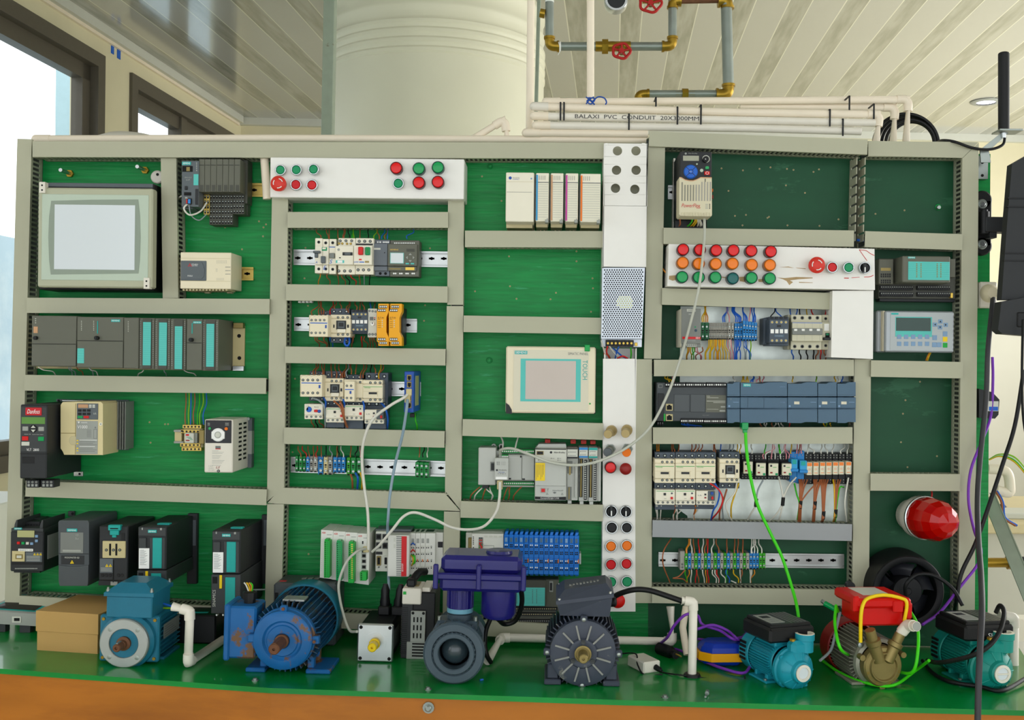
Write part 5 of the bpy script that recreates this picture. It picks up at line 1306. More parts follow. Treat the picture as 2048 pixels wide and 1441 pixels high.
# controller with ports
t=T('embedded_controller','dark topped controller with two rows of sockets and serial ports','controller')
g=t.p('housing','slate');g.p(722,248,945,262,.06,.008,'slate',.001);g.p(722,262,800,512,.075,.008,'light_grey',.001);g.p(800,262,940,500,.029,.008)
for (x,y) in ((742,296),(782,298),(742,350),(782,352)):
    q=t.p('socket','dark_grey');q.p(x-17,y-20,x+16,y+18,.0765,.07,None,.0004);q.p(x-11,y-12,x+10,y+10,.077,.07,'dark_slot',0)
for (x,mm) in ((742,'bronze'),(786,'light_grey')):
    q=t.p('serial_port',mm);q.p(x-14,416,x+14,476,.079,.074,None,.001);q.p(x-8,424,x+8,468,.0796,.079,'dark_slot',0);screws(q,[x],486,5,.078)
g.p(724,388,765,406,.0756,.075,'charcoal',0)
t.done()
t=T('bus_coupler','white slatted module with a bright red vertical band','module')
g=t.p('housing','abb_white');g.p(798,286,932,545,.1,.03,None,.0015)
for k in range(22):g.p(852,292+k*11.4,886,297+k*11.4,.1005,.1,'ink_grey',0)
for y in (300,340):g.p(835,y,848,y+26,.1005,.1,'light_grey',0)
q=t.p('red_band','button_red');q.p(884,292,916,542,.1014,.1,None,0);text(q,'BECKHOFF',886,462,896,512,.1015,'white',turn=-1)
t.done()
for i in range(5):
    x0=940+i*31;
    if i==4:x1=1086
    else:x1=x0+30
    if i==4:break
    t=T('io_module','slim white terminal module, %s of four right of the red banded module' % ('first','second','third','fourth')[i],'module')
    g=t.p('housing','abb_white');x1=x0+30 if i<3 else x0+62
    g.p(x0,272,x1,532,.07,.008,None,.0008);g.p(x0+2,262,x1-10,270,.05,.02,'charcoal',0)
    g.p(x0+8,306,x0+24,334,.0706,.07,'mid_grey',0)
    for y in (355,395,440,483):
        for dx in (8,20):g.disc(x0+dx,y,5,.0708,.07,'light_grey',8);g.p(x0+dx-3,y+6,x0+dx+3,y+12,.0708,.07,'dark_slot',0)
        if y==440:g.p(x0+12,y-4,x0+17,y+10,.0712,.07,'orange',0)
        if i==3:
            for dx in (38,):g.disc(x0+dx,y,5,.0708,.07,'mid_grey',8);g.p(x0+dx-3,y+6,x0+dx+3,y+12,.0708,.07,'dark_slot',0)
    if i==3:text(g,'BECKHOFF',x1-13,478,x1-5,528,.0706,'red',turn=-1)
    t.done()
wire('tiny blue wire on the first white terminal module','wire_blue',[(945,345,.075),(955,335,.085),(968,345,.074)],.0016)
wire('tiny red wire on the first white terminal module','wire_red',[(945,390,.075),(955,376,.085),(968,388,.074)],.0016)
wire('tiny green wire on the first white terminal module','wire_green',[(952,410,.075),(966,420,.09),(966,455,.09),(952,468,.075)],.0022)
wire('tiny yellow wire on the first white terminal module','wire_yellow',[(946,412,.075),(956,430,.088),(958,455,.086),(948,475,.075)],.0018)
t=T('end_module','plain white end module with one black socket by the grey duct','module');g=t.p('housing','abb_white');g.p(1086,268,1145,522,.055,.008,None,.001);q=t.p('socket','black');q.p(1112,326,1142,362,.056,.05,None,.0004);t.done()
# blue terminal modules
view(*Y1)
t=T('bus_coupler','pale head module with hexagon mark at the left of the bright blue modules','module')
g=t.p('housing','abb_white');g.p(148,165,366,368,.072,.008,None,.001);g.p(195,152,360,165,.05,.02,'light_grey',.0005);g.p(195,190,226,368,.0726,.07,'grey',0);g.p(298,246,301,360,.0725,.07,'mid_grey',0);g.p(232,244,300,247,.0725,.07,'mid_grey',0)
for k in range(7):g.disc(160,188+k*12+(k>4)*12,4,.0726,.072,'ink',8)
g.poly([(155,312),(168,312),(168,335),(174,335),(162,352),(150,335),(155,335)],.0727,.072,'bright_green')
for (y,mm) in ((195,'ink'),(210,'red'),(228,'red'),(243,'bright_green')):
    for x in (204,216):g.disc(x,y,4.5,.0732,.072,mm,8)
for k in range(4):g.p(234+k*33,178,258+k*33,190,.0726,.072,'light_grey',0)
q=t.p('dip_switch','red');q.p(242,296,256,330,.076,.072,None,0);q.p(242,330,256,364,.076,.072,'term_blue',0)
hexp=[(326+24*math.cos(PI/3*k),332+19*math.sin(PI/3*k)) for k in range(6)]
g.poly(hexp,.0726,.072,'ink');g.poly([(326+(x-326)*.9,332+(y-332)*.9) for x,y in hexp],.0728,.072,'abb_white');text(g,'Ex',314,324,338,341,.0729,'ink')
t.done()
t=T('fieldbus_module','narrow pale module with serial socket by the duct, left of the hexagon marked module','module');g=t.p('housing','light_grey');g.p(108,158,150,362,.05,.008,None,.001);q=t.p('serial_port','bronze');q.p(124,192,150,264,.054,.05,None,.001);g.p(122,308,146,338,.0506,.05,'grey',0);t.done()
for (m_,n_,pts) in (('wire_green','green',[(200,262,.075),(212,290,.09),(205,330,.09),(225,355,.076)]),('wire_red','red',[(204,235,.075),(218,262,.088),(198,270,.088)]),('wire_yellow','yellow',[(208,265,.075),(198,300,.09),(210,350,.078)]),('wire_orange','orange',[(230,310,.075),(222,340,.088),(232,362,.076)])):
    wire('tiny %s wire on the pale hexagon marked module' % n_,m_,pts,.0018)
NW=15
for i in range(NW):
    x0=368+i*34.4;x1=x0+33.4;dy=i*.6
    t=T('io_module','bright blue terminal module, %s in the row of fifteen' % (['leftmost','second from left','third from left','fourth from left','fifth from left','sixth from left','seventh from left','middle','seventh from right','sixth from right','fifth from right','fourth from right','third from right','second from right','rightmost'][i]),'module','bright blue terminal modules')
    g=t.p('housing','wago_blue');g.p(x0,172+dy,x1,440+dy,.075,.008,None,.0008);g.p(x0+2,186+dy,x1-2,224+dy,.0775,.07,None,.0005);g.p(x0+9,192+dy,x0+24,220+dy,.0782,.077,'plc_blue' if i % 3 else 'btn_blue',0)
    q=t.p('top_latch','wago_blue');q.poly([(x0+4,172+dy),(x0+12,150+dy),(x0+32,148+dy),(x0+24,172+dy)],.07,.03);g.p(x0+8,440+dy,x0+30,448+dy,.06,.03)
    for (y,kk) in ((243,0),(288,1),(348,2),(396,3)):
        g.p(x0+1,y-22+dy,x1-1,y-20+dy,.0755,.075,'switch_blue',0)
        for dx in (11,23):
            wh=(kk != 1 and (i*7+kk*3) % 3 != 1);g.disc(x0+dx,y-2+dy,4.6,.0768,.075,'white' if wh else 'black',8);g.disc(x0+dx,y+11+dy,4.6,.0768,.075,'black',8)
        if kk==2:g.p(x0+26,y-14+dy,x0+32,y+12+dy,.0772,.075,'orange_relay' if i % 2==0 else 'wago_blue',0)
    t.done()
one('end_clamp','small white end clamp at the right end of the bright blue modules','clamp','abb_white', lambda g:g.p(884,300,898,375,.04,.004,None,.001))
# dark controller under the blue modules
t=T('compact_controller','dark olive controller with teal label card, behind the blue actuator valve','controller')
g=t.p('housing','plc_grey');g.p(400,478,745,776,.045,.008,None,.0015);g.p(400,482,656,664,.07,.04,'plc_dark',.0015)
q=t.p('label_card','teal_label');q.p(402,534,650,660,.0715,.07,None,.0005)
for k in range(10):q.p(405,545+k*11,648,546+k*11,.0718,.0715,'teal_strip',0)
for x in (418,455,562,590):
    for k in range(9):q.p(x,549+k*11,x+7,553+k*11,.072,.0715,'ink_grey',0)
q=t.p('serial_port','mid_grey');q.p(678,490,706,566,.048,.044,None,.001);q.p(684,502,700,554,.0484,.048,'charcoal',0)
for y in (680,718,764):
    q=t.p('terminal_row','charcoal');q.p(402,y-10,735,y+10,.052,.04,None,.0005)
    for k in range(22):q.disc(410+k*14.8,y,4.2,.0528,.052,'term_beige' if y<760 else 'mid_grey',6)
t.done()
# ================================================================= tall white panels
def plate_holes(g,x0,y0,x1,y1,holes,r,d1,d0,m=None,seg=20):
    """flat plate in pixel coordinates with round holes, built as cells around each hole"""
    ys=sorted(set(round(h[1]) for h in holes));rows={}
    for h in holes:rows.setdefault(round(h[1]/40),[]).append(h)
    keys=sorted(rows);y=y0
    for ki,k in enumerate(keys):
        hs=sorted(rows[k]);my=sum(h[1] for h in hs)/len(hs);ya,yb=my-r*1.25,my+r*1.25
        if ya>y:g.p(x0,y,x1,ya,d1,d0,m,0)
        cuts=[x0]+[(a[0]+b_[0])/2 for a,b_ in zip(hs,hs[1:])]+[x1]
        for h,(ca,cb) in zip(hs,zip(cuts,cuts[1:])):
            ring=[];outer=[]
            for i in range(seg):
                a=2*PI*i/seg+PI/seg;ring.append((h[0]+r*math.cos(a),h[1]+r*math.sin(a)))
                dx,dy=math.cos(a),math.sin(a);tx=((cb-h[0])/dx if dx>0 else (ca-h[0])/dx) if abs(dx)>1e-6 else 1e9;ty=((yb-h[1])/dy if dy>0 else (ya-h[1])/dy) if abs(dy)>1e-6 else 1e9
                q=min(tx,ty);outer.append((h[0]+dx*q,h[1]+dy*q))
            A=[W(*p_,d1) for p_ in ring];B=[W(*p_,d1) for p_ in outer];cor=[W(*p_,d1) for p_ in ((cb,yb),(ca,yb),(ca,ya),(cb,ya))]
            o=len(g.v);bk=[Vector((v.x,-d0,v.z)) for v in A]
            g.add(A+B+cor+bk,[(i,(i+1) % seg,seg+(i+1) % seg,seg+i) for i in range(seg)]+[(i,2*seg+4+i,2*seg+4+(i+1) % seg,(i+1) % seg) for i in range(seg)],m)
            for ci,(px_,py_) in enumerate(((cb,yb),(ca,yb),(ca,ya),(cb,ya))):
                best=None
                for i in range(seg):
                    a,b_=outer[i],outer[(i+1) % seg]
                    onx= lambda p_:abs(p_[0]-px_)<1e-6;ony= lambda p_:abs(p_[1]-py_)<1e-6
                    if (onx(a) and ony(b_)) or (ony(a) and onx(b_)):best=i
                if best is not None:g.add([W(*outer[best],d1),W(px_,py_,d1),W(*outer[(best+1) % seg],d1)],[(0,1,2)],m)
        y=yb
    if y<y1:g.p(x0,y,x1,y1,d1,d0,m,0)
view(*Z6)
t=T('cover_panel','tall white metal panel with six round holes at the upper middle','panel')
g=t.p('plate','white_panel')
plate_holes(g,1086,-10,1386,430,[(1177,42),(1307,42),(1170,178),(1308,178),(1163,305),(1299,312)],33,.086,.0845)
g.p(1077,428,1375,858,.086,.0845,None,0)
g.p(1077,-10,1083,858,.086,.002,None,0);g.p(1378,-10,1383,858,.086,.002,None,0)
g.p(1086,-14,1110,2,.087,.07,None,.001);g.p(1345,-14,1375,2,.087,.07,None,.001)
t.done()
one('wire_duct','grey wire duct hidden behind the tall white panel, seen through its six holes','wire duct','duct', lambda g:g.p(1100,-5,1370,850,.05,.003,None,.001),'grey slotted wire ducts framing the board')
# mesh power supply
t=T('power_supply','tall silver power supply with perforated mesh cover and yellow sticker inside','power supply')
g=t.p('mesh_cover','steel');g.ms[0]='psu_steel'
X0,X1,YT,YB=1070,1358,866,1360
sx=17.2;sy=14.6;rr=4.9
g.poly([(1076,864),(1370,864),(1350,1362),(1062,1362)],.088,.0865)
h_=t.p('perforation','dark_slot')
row=0;y=880;rr=5.6
while y<1350:
    sl=(y-864)/498;xl=1076-14*sl;xr=1370-20*sl
    x=xl+12+(sx/2 if row % 2 else 0)
    while x<xr-8:
        inside=1172<x<1286 and 1062<y<1152 and ((x-1229)/57) ** 2+((y-1107)/46) ** 2<1.15
        h_.disc(x,y,rr,.0884,.0875,'sticker_seen' if inside else 'dark_slot',7,bevel=0)
        x += sx
    y += sy;row += 1
g=t.p('chassis','psu_steel');g.p(1064,866,1352,1362,.0862,.004,None,.001);g.p(1062,1362,1350,1422,.06,.004,None,.001)
q=t.p('terminal_strip','charcoal');q.p(1095,1372,1292,1418,.075,.058,None,.001)
for k in range(7):q.disc(1110+k*27.5,1395,9,.0765,.074,'gold_screw',10);q.p(1095+k*27.5,1372,1097+k*27.5,1418,.08,.07,'black',0)
q=t.p('adjuster','gold_screw');q.p(1298,1390,1318,1415,.066,.058);t.done()
# strip with buttons
view(*Z7)
t=T('cover_panel','long narrow white strip panel carrying sensors, lamps, switches and push buttons','panel')
g=t.p('plate','white_panel');a,b_,c_,e=W(1103,138,.062),W(1334,138,.062),W(1340,1960,.062),W(1098,1960,.062)
view();pts=[W(1206,718,.062),W(1270,718,.062),W(1271,1224,.062),W(1204.5,1224,.062)];g.slab(pts,.062,.0605)
g.p(1206,697,1208,1222,.0605,.003,None,0);g.p(1268.5,697,1270.5,1222,.0605,.003,None,0);g.p(1208,697,1268,718,.008,.003,None,0)
t.done()
view(*Z7)
for (c,pts) in (('w',[(1090,5,.08),(1105,60,.07),(1125,138,.04)]),('r',[(1135,50,.08),(1128,90,.06),(1150,136,.04)]),('w',[(1150,50,.08),(1180,90,.06),(1225,136,.04)]),('u',[(1215,52,.08),(1200,90,.06),(1190,136,.04)]),('u',[(1175,60,.07),(1230,110,.05),(1270,134,.04)]),('r',[(1205,134,.05),(1245,118,.06),(1280,134,.05)]),('b',[(1110,100,.06),(1140,110,.05),(1155,136,.04)]),('n',[(1302,55,.06),(1305,100,.05),(1302,136,.04)])):
    cn,mm=WN[c];wire('%s wire under the mesh power supply at the top of the white strip' % cn,mm,pts,.0017,group='%s wires under the mesh power supply' % cn)
DS=.062
# sensors
for (x,y,dx,dy,lab,cap) in ((1165,655,-25,24,'leftmost cylindrical beige nosed proximity sensor sticking out of the white strip','bronze_pale'),(1275,650,-10,24,'right cylindrical beige nosed proximity sensor sticking out of the white strip','bronze_pale'),
                                 (1155,788,-18,22,'nickel threaded sensor with dark grey end on the white strip','slate'),(1278,785,-6,26,'nickel threaded sensor with orange end on the white strip','orange')):
    t=T('proximity_sensor',lab,'sensor');p0=W(x,y,DS);p1=W(x+dx*.6,y+dy*.8,DS)+Vector((0,-.042,0))
    p1=W(x+dx,y+dy,DS+.04);ax=p1-p0;gold=cap=='bronze_pale'
    g=t.p('nut','bronze_pale' if gold else 'bolt_steel');g.cyl(p0,p0+ax.normalized()*.006,.0125,.0125,6 if not gold else 20,smooth=gold)
    q=t.p('barrel','bronze_pale' if gold else 'bolt_steel');pr=[(0,0)];n_=10
    for i in range(n_):z=.03*i/n_;pr += [(.0088,z),(.0096,z+.0015)]
    pr += [(.0095,.034),(0,.034)];q.lathe(pr,p0+ax.normalized()*.004,ax,20)
    q=t.p('sensing_face',cap);q.lathe([(0,.034),(.0098,.034),(.0098,.040),(.009,.042),(0,.042)],p0+ax.normalized()*.004,ax,20)
    t.done()
round_control('lamp','red',1157,922,42,DS,'round red pilot light on the white strip left of the dark red emergency stop')
round_control('estop','red_dark',1266,932,43,DS,'dark red faded emergency stop on the white strip')
round_control('selector','black',1163,1238,45,DS,'left black selector switch of the upper pair on the white strip')
round_control('selector','black',1268,1240,44,DS,'right black selector switch of the pair on the white strip')
round_control('button','black',1166,1355,45,DS,'left black push button under the selector switches')
round_control('button','black',1274,1355,43,DS,'right black push button under the selector switches')
view(*Y1)
for (x,y,c,w_) in ((1103,252,'orange','left orange push button'),(1212,248,'orange','right orange push button'),(1103,378,'button_red','left red push button'),(1209,372,'button_red','right red push button'),(1104,497,'button_green','left green push button half hidden by the motor'),(1213,495,'button_green','right green push button')):
    round_control('button',c,x,y,42,DS,w_+' low on the narrow white strip')
round_control('estop','red',1150,628,50,DS,'bright red mushroom button at the bottom of the white strip by the grey motor')
# ================================================================= right section
view(*Y2)
rail(200,395,300,518,'short silver mounting rail stub behind the blue keypad drive')
t=T('motor_drive','drive with round blue keypad, dark top and cream slatted lower cover','drive')
g=t.p('chassis','charcoal');g.p(302,100,580,660,.145,.01,None,.002);g.p(262,640,540,770,.06,.004,None,.001)
for k in range(4):g.p(395+k*38,712,425+k*38,760,.0606,.055,'dark_slot',0)
q=t.p('side_plate','white_plastic');q.p(246,160,262,765,.03,.0,None,0)
q=t.p('lower_cover','cream_light');q.ms[0]='pf_cream'
q.poly([(300,326),(320,330),(350,348),(385,356),(420,356),(450,346),(485,328),(582,330),(584,655),(578,666),(310,662),(298,650)],.155,.1)
q.poly([(302,322),(320,326),(350,344),(385,352),(420,352),(450,342),(485,324),(582,326),(582,334),(485,332),(450,350),(420,360),(385,360),(350,352),(320,334),(302,330)],.1555,.15,'orange_pale')
for k in range(11):
    x=318+k*24.6;y0=368+(abs(x-400)<70)*24-(k>4)*2+(k==0)*0;q.p(x,y0,x+11,532,.1556,.15,'slot_grey' if k<5 else 'term_grey',0)
    q.p(x-2,632,x+8,660,.157,.15,'pf_cream',.001)
text(q,'PowerFlex',318,556,482,588,.1553,'red_logo',italic=.3);text(q,'525',448,586,484,600,.1553,'red_logo',italic=.3)
for k in range(4):q.p(526,560+k*12,550,564+k*12,.1554,.155,'mid_grey',0);q.p(560,558+k*12,568,566+k*12,.1554,.155,'ink',0)
q.p(522,338,528,366,.1556,.155,'ink',0)
q=t.p('display','screen_grey');q.ms[0]='lcd_grey';q.p(332,138,470,182,.1465,.144,None,0);g.disc(355,119,9,.1456,.145,'mid_grey');text(g,'Allen-Bradley',376,113,456,125,.1453,'mid_grey')
q=t.p('keypad','wire_blue');q.disc(400,276,61,.149,.144,None,40)
for a in (45,135):
    ca,sa=math.cos(math.radians(a)),math.sin(math.radians(a));q.poly([(400+60*ca-2*sa,276+60*sa+2*ca),(400-60*ca-2*sa,276-60*sa+2*ca),(400-60*ca+2*sa,276-60*sa-2*ca),(400+60*ca+2*sa,276+60*sa-2*ca)],.1494,.149,'charcoal')
q.disc(400,276,20,.1498,.149,'charcoal');q.disc(400,276,17,.1502,.149,'wire_blue');text(q,'Esc',390,272,410,281,.1503,'light_grey')
q=t.p('speed_knob','black');g.disc(532,166,34,.1462,.145,'charcoal');g.ring(532,166,33,26,.147,.145,'light_grey');q.disc(530,167,26,.156,.145);q.p(524,164,532,170,.1562,.155,'white',0)
q=t.p('start_key','lamp_green');q.poly([(526,236),(532,230),(552,230),(558,236),(558,248),(552,255),(532,255),(526,248)],.148,.145)
q=t.p('stop_key','red');q.p(518,272,566,305,.148,.145,None,.001);q.ring(542,289,14,11,.1486,.148,'white');q=t.p('key','foil_green');q.disc(494,266,15,.1475,.145);q.disc(453,210,7,.1465,.145)
q=t.p('warning_label','orange_pale');q.p(335,672,490,702,.062,.05,None,0);q.p(335,672,490,682,.0624,.06,'red',0)
q=t.p('terminal_housing','orange');q.p(585,425,594,452,.05,.01);q.p(586,480,596,512,.05,.01,'red_dark')
t.done()
for (c,a,b_) in (('b',300,285),('n',405,350),('y',430,375),('y',445,400),('w',455,445),('w',468,470),('w',478,478)):
    cn,mm=WN[c];wire('%s wire below the blue keypad drive' % cn,mm,[(a,672,.1),(a+6,705,.09),(a+(b_-a)*.6+14,740,.07),(b_,766,.045)],.0018,group='%s wires below the blue keypad drive' % cn)
# long grey cable from drive to controller
view();gp=[(1408.5,433,.12),(1409,470,.13),(1405,520,.15),(1397,580,.15),(1380,650,.135),(1360,720,.11),(1335,790,.11),(1300,855,.115),(1255,895,.12),(1200,922,.13),(1150,931,.135),(1100,925,.135),(1060,910,.13),(1025,898,.11),(1003,900,.09),(1000,910,.07)]
one('network_cable','long pale grey cable sagging from the blue keypad drive to the grey controllers','cable','cable_grey', lambda g:g.tube([W(*p) for p in gp],.0031,10))
t=T('blue_wire_piece','short blue wire bridging the gap of the open duct','wire');g=t.p('w','wire_blue');view(*Y2);g.tube([W(1845,872,.03),W(1905,880,.03)],.003,8);t.name='wire';t.done()
# pilot light panel
t=T('control_box','white panel box with rows of red, amber and green pilot lights, chipped paint','control box')
g=t.p('enclosure','white_panel');g.poly([(208,908),(2000,950),(2004,1308),(194,1275)],.105,.02)
g.p(205,925,212,945,.1054,.1,'white',0)
for (pts) in ([(210,1185),(265,1180),(272,1220),(240,1228),(208,1215)],[(665,1192),(720,1198),(712,1206),(668,1200)],[(820,1195),(880,1192),(875,1240),(826,1232)],[(985,1215),(1040,1212),(1042,1240),(990,1238)],[(1170,1110),(1250,1104),(1300,1118),(1250,1112)],[(1310,1114),(1400,1120),(1400,1126),(1330,1120)],
              [(1150,1200),(1215,1205),(1320,1195),(1460,1200),(1462,1207),(1330,1216),(1262,1225),(1290,1240),(1258,1266),(1235,1232),(1205,1216)],[(1340,1238),(1460,1244),(1462,1248),(1345,1246)]):
    g.poly(pts,.1053,.1048,'chip_wood')
g.tube([W(1868,958,.1055),W(1900,1005,.1055),W(1934,1052,.1055)],.0006,5,'red');g.tube([W(1868,958,.1055),W(1925,965,.1055),W(1962,990,.1055),W(1998,1008,.1055)],.0006,5,'red');g.tube([W(1910,1195,.1055),W(1960,1193,.1055),W(1990,1180,.1055)],.0007,5,'red');g.tube([W(1735,1205,.1055),W(1775,1206,.1055)],.0009,5,'red');g.tube([W(1800,1202,.1055),W(1870,1197,.1055)],.0005,5,'red')
t.done()
LR={'red':[(333,955),(480,957),(622,962),(772,962),(928,966),(1098,972)],'amber':[(330,1070),(470,1078),(618,1080),(765,1078),(932,1088),(1090,1090)],'green':[(325,1195),(470,1198),(615,1198),(767,1207),(930,1202),(1090,1207)]}
LO=['leftmost','second from left','third from left','third from right','second from right','rightmost']
for c,ps in LR.items():
    for i,(x,y) in enumerate(ps):
        cc='teal' if (c=='green' and i==3) else c
        round_control('lamp',cc,x,y,53,.105,'%s pilot light, %s in the %s row of the chipped white box' % ('dark teal' if cc=='teal' else c,LO[i],{'red':'top','amber':'middle','green':'bottom'}[c]),dep=.026)
round_control('estop','estop_red',1502,1090,72,.105,'red mushroom emergency stop with orange collar on the chipped white box')
round_control('button','button_red',1634,1110,50,.105,'small red push button right of the orange collared emergency stop',dep=.018)
round_control('button','button_green',1777,1112,50,.105,'small green push button left of the black selector on the chipped white box',dep=.018)
round_control('selector','black',1918,1115,52,.105,'black selector switch at the right end of the chipped white box')
wire('thin orange wire leaving the chipped white box at its lower left','wire_orange',[(150,1120,.05),(175,1150,.06),(196,1172,.06)],.0018)
# white lower box + galvanised plate
view(*Y3)
one('back_plate','galvanised sheet steel plate behind the right hand relays and contactors','plate','galv', lambda g:(g.p(305,195,1790,1180,.0035,.0003,None,0),))
view(*Y4)
one('back_plate','galvanised sheet steel lower plate behind the small relays','plate','galv', lambda g:g.poly([(270,100),(1690,100),(1690,745),(340,745),(340,690),(270,640)],.0035,.0003))
view(*Y3)
t=T('control_box','plain white metal box right of the circuit breakers, under the lamp panel','control box')
g=t.p('enclosure','white_panel');g.poly([(1634,52),(1992,50),(1986,647),(1622,632)],.092,.004);t.done()
# upper right device row
def small_psu():
    t=T('power_supply','small white sided grey power supply with red stripe, in front of the right plate','power supply')
    g=t.p('housing','cream_light');g.p(315,208,487,545,.105,.008,'cream_light',.0015)
    q=t.p('front_cover','grey');q.p(318,208,486,515,.109,.1,None,.001);q.p(318,515,486,545,.107,.1)
    g.p(365,212,442,234,.1094,.109,'light_grey',0);text(g,'OMRON',370,216,438,230,.1096,'ink_grey');g.p(380,250,420,262,.1093,.109,'mid_grey',0)
    q=t.p('red_stripe','button_red');q.p(326,453,486,474,.1096,.109,None,0);text(q,'55V',442,456,478,471,.1098,'white')
    g.disc(438,368,7,.1095,.109,'button_green');g.disc(443,398,12,.1095,.109,'plc_blue_dark');g.p(370,485,440,490,.1094,.109,'mid_grey',0)
    q=t.p('terminal_strip','light_grey');q.p(362,516,450,538,.111,.106,None,.0005);screws(q,[374,391,408,425,441],526,7,.111)
    t.done()
small_psu()
rail(980,345,1640,480,'silver rail behind the grey contactor and large circuit breakers at the right')
for i,(a,b_) in enumerate(((488,520),(522,556))):
    tblock(a,328,b_,484,'green_dark','%s dark green earth terminal right of the white sided power supply' % ('left','right')[i],.06)
for i in range(12):
    a=557+i*13.8;tblock(a,332,a+13,476,'term_grey','thin grey terminal block beside the dark green ones',.05,group='thin grey terminals of the upper right row')
for i,(a,b_) in enumerate(((723,750),(752,776))):tblock(a,330,b_,476,'term_grey','%s wide grey terminal block beside the blue terminals' % ('left','right')[i],.054)
for i in range(3):tblock(780+i*24,335,803+i*24,484,'term_blue','blue terminal block in the darker trio of the upper right row',.054,group='darker blue terminals of the upper right row')
for i in range(5):a=853+i*25;tblock(a,312+i*4,a+24,488,'term_blue','tall blue terminal block in the right cluster of the upper right row',.066,group='tall blue terminals of the upper right row')
grey_contactor(1085,278,1252,532,'large slate contactor with four white markers at the upper right',d=.095,side=(1030,290,1090,522))
t=T('circuit_breaker','wide four pole pale breaker with grey toggle bar','circuit breaker')
g=t.p('housing','mid_grey');g.ms[0]='mcb_pale';g.p(1245,262,1540,565,.055,.008,None,.001);g.p(1272,262,1540,566,.075,.04,None,.001);g.p(1282,325,1546,492,.09,.07,None,.001)
for i in range(4):
    for y in (288,538):g.disc(1305+i*66,y,17,.0756,.074,'grey',14);g.disc(1305+i*66,y,11,.076,.0756,'dark_slot',12)
    g.p(1325+i*66,330,1326+i*66,490,.0904,.09,'mid_grey',0);g.p(1300+i*66,384,1325+i*66,402,.096,.09,'white',.0005)
g.p(1284,330,1544,334,.0905,.09,'wire_blue',0)
q=t.p('toggle_bar','grey');q.p(1284,380,1548,436,.094,.088,None,.001);
for i in range(4):q.p(1302+i*66,384,1328+i*66,404,.0955,.09,'light_grey',.0005)
t.done()
t,g=mcb(1540,1610,262,566,328,494,'single pole breaker with small green window right of the wide breaker',[(1560,458,1622,482,.012)],switchm='charcoal');g.ms[0]='mcb_pale';g.p(1572,420,1608,458,.0748,.07,'dark_slot',0);g.p(1578,425,1602,440,.0755,.07,'button_green',0);g.p(1562,340,1605,400,.0745,.07,'white',0);t.done()
drops([('y',500,20),('y',515,12),('o',530,-2),('o',545,-16),('u',680,30),('u',695,22),('g',705,5),('p',735,-18),('u',790,-30),('u',805,-36),('u',820,-45),('u',832,-50),('u',860,-8),('u',875,-20),('u',890,-38),('p',908,12),('u',938,-6),('u',948,4),('u',960,-10),('k',1095,34),('u',1190,-48),('u',1275,-12),('u',1310,16),('k',1355,-10),('y',1418,-12),('r',1475,-25),('r',1570,4)],'over the upper right terminal row',325,188,.055,.03,.0017)
drops([('y',555,-30),('y',570,-40),('y',580,-10),('y',592,-30),('y',606,-40),('o',615,10),('y',625,-25),('y',640,20),('o',650,-10),('y',660,-30),('y',675,5),('y',685,20),('y',700,30),('p',725,20),('w',738,-12),('p',748,22),('u',785,-8),('u',798,0),('u',808,-20),('u',820,10),('u',832,-30),('g',860,10),('u',880,30),('g',895,-15),('u',868,50),('e',920,-2)],'fanning out under the upper right terminal row',478,652,.05,.03,.0017)
drops([('y',372,-10),('o',385,-20),('n',415,10),('y',400,5),('p',440,50),('p',455,30),('n',428,-20),('b',500,-55)],'under the white sided power supply',545,650,.09,.03,.0017)
drops([('u',1280,12),('k',1345,12),('k',1408,8),('k',1470,-2),('b',1508,-20),('r',1532,-3),('b',1560,15)],'under the large breakers at the upper right',566,652,.06,.03,.002)
# long blue-grey controllers
def s12(x0,x1,label,lid=None,logo=False,kind=None):
    t=T('rack_module',label,'module','blue grey modules of the long right controller')
    g=t.p('housing','plc_blue');w=x1-x0
    g.p(x0,980,x1,1080,.088,.008,None,.001)
    for (a,b_,n_) in ((850,972,'upper_flap'),(1083,1202,'lower_flap')):
        q=t.p(n_,'plc_blue')
        if n_=='upper_flap':q.poly([(x0+2,a+(12 if w<300 else 4)),(x0+w*.45,a+14),(x0+w*.6,a),(x1-2,a-2),(x1-2,b_),(x0+2,b_)],.092,.02)
        else:q.poly([(x0+2,a),(x1-2,a),(x1-2,b_-4),(x0+w*.6,b_-6),(x0+w*.45,b_+4),(x0+2,b_+2)],.092,.02)
        q.p(x0+6,b_-12 if n_=='upper_flap' else a+4,x1-6,(b_-10) if n_=='upper_flap' else a+6,.0924,.092,'plc_blue_dark',0)
    for k in range(max(2,int(w/10))):g.disc(x0+6+k*10,1072,2,.0885,.088,'plc_blue_dark',5)
    if kind != 'cpu':
        g.p(x0+w*.22,1018,x0+w*.22+46,1042,.0886,.088,'foil_cream',0) if kind != 'comm' else text(g,'2',x0+28,990,x0+36,1002,.0884,'mid_grey')
        g.p(x0+10,1050,x0+26,1066,.0885,.088,'btn_blue',0);g.p(x1-60,1022,x1-12,1026,.0885,.088,'btn_blue',0)
    else:
        g.p(895,984,897,1076,.0885,.088,'plc_blue_dark',0);g.p(1036,984,1038,1076,.0885,.088,'plc_blue_dark',0)
        text(g,'S7-1200',1178,1020,1220,1030,.0884,'btn_blue');text(g,'SIMATIC',1176,886,1222,894,.0924,'btn_blue')
        for k in range(12):g.disc(1062+k*10,998,2,.0885,.088,'btn_blue',5)
        q=t.p('logo','teal_logo');q.p(856,862,922,888,.0928,.092,None,0);text(q,'SIEMENS',862,868,916,882,.0928,'white')
    t.done()
s12(716,828,'narrow blue grey module left of the logo marked processor',kind='comm')
s12(831,1240,'widest blue grey processor module with small teal logo',kind='cpu')
s12(1243,1503,'medium blue grey module right of the logo marked processor')
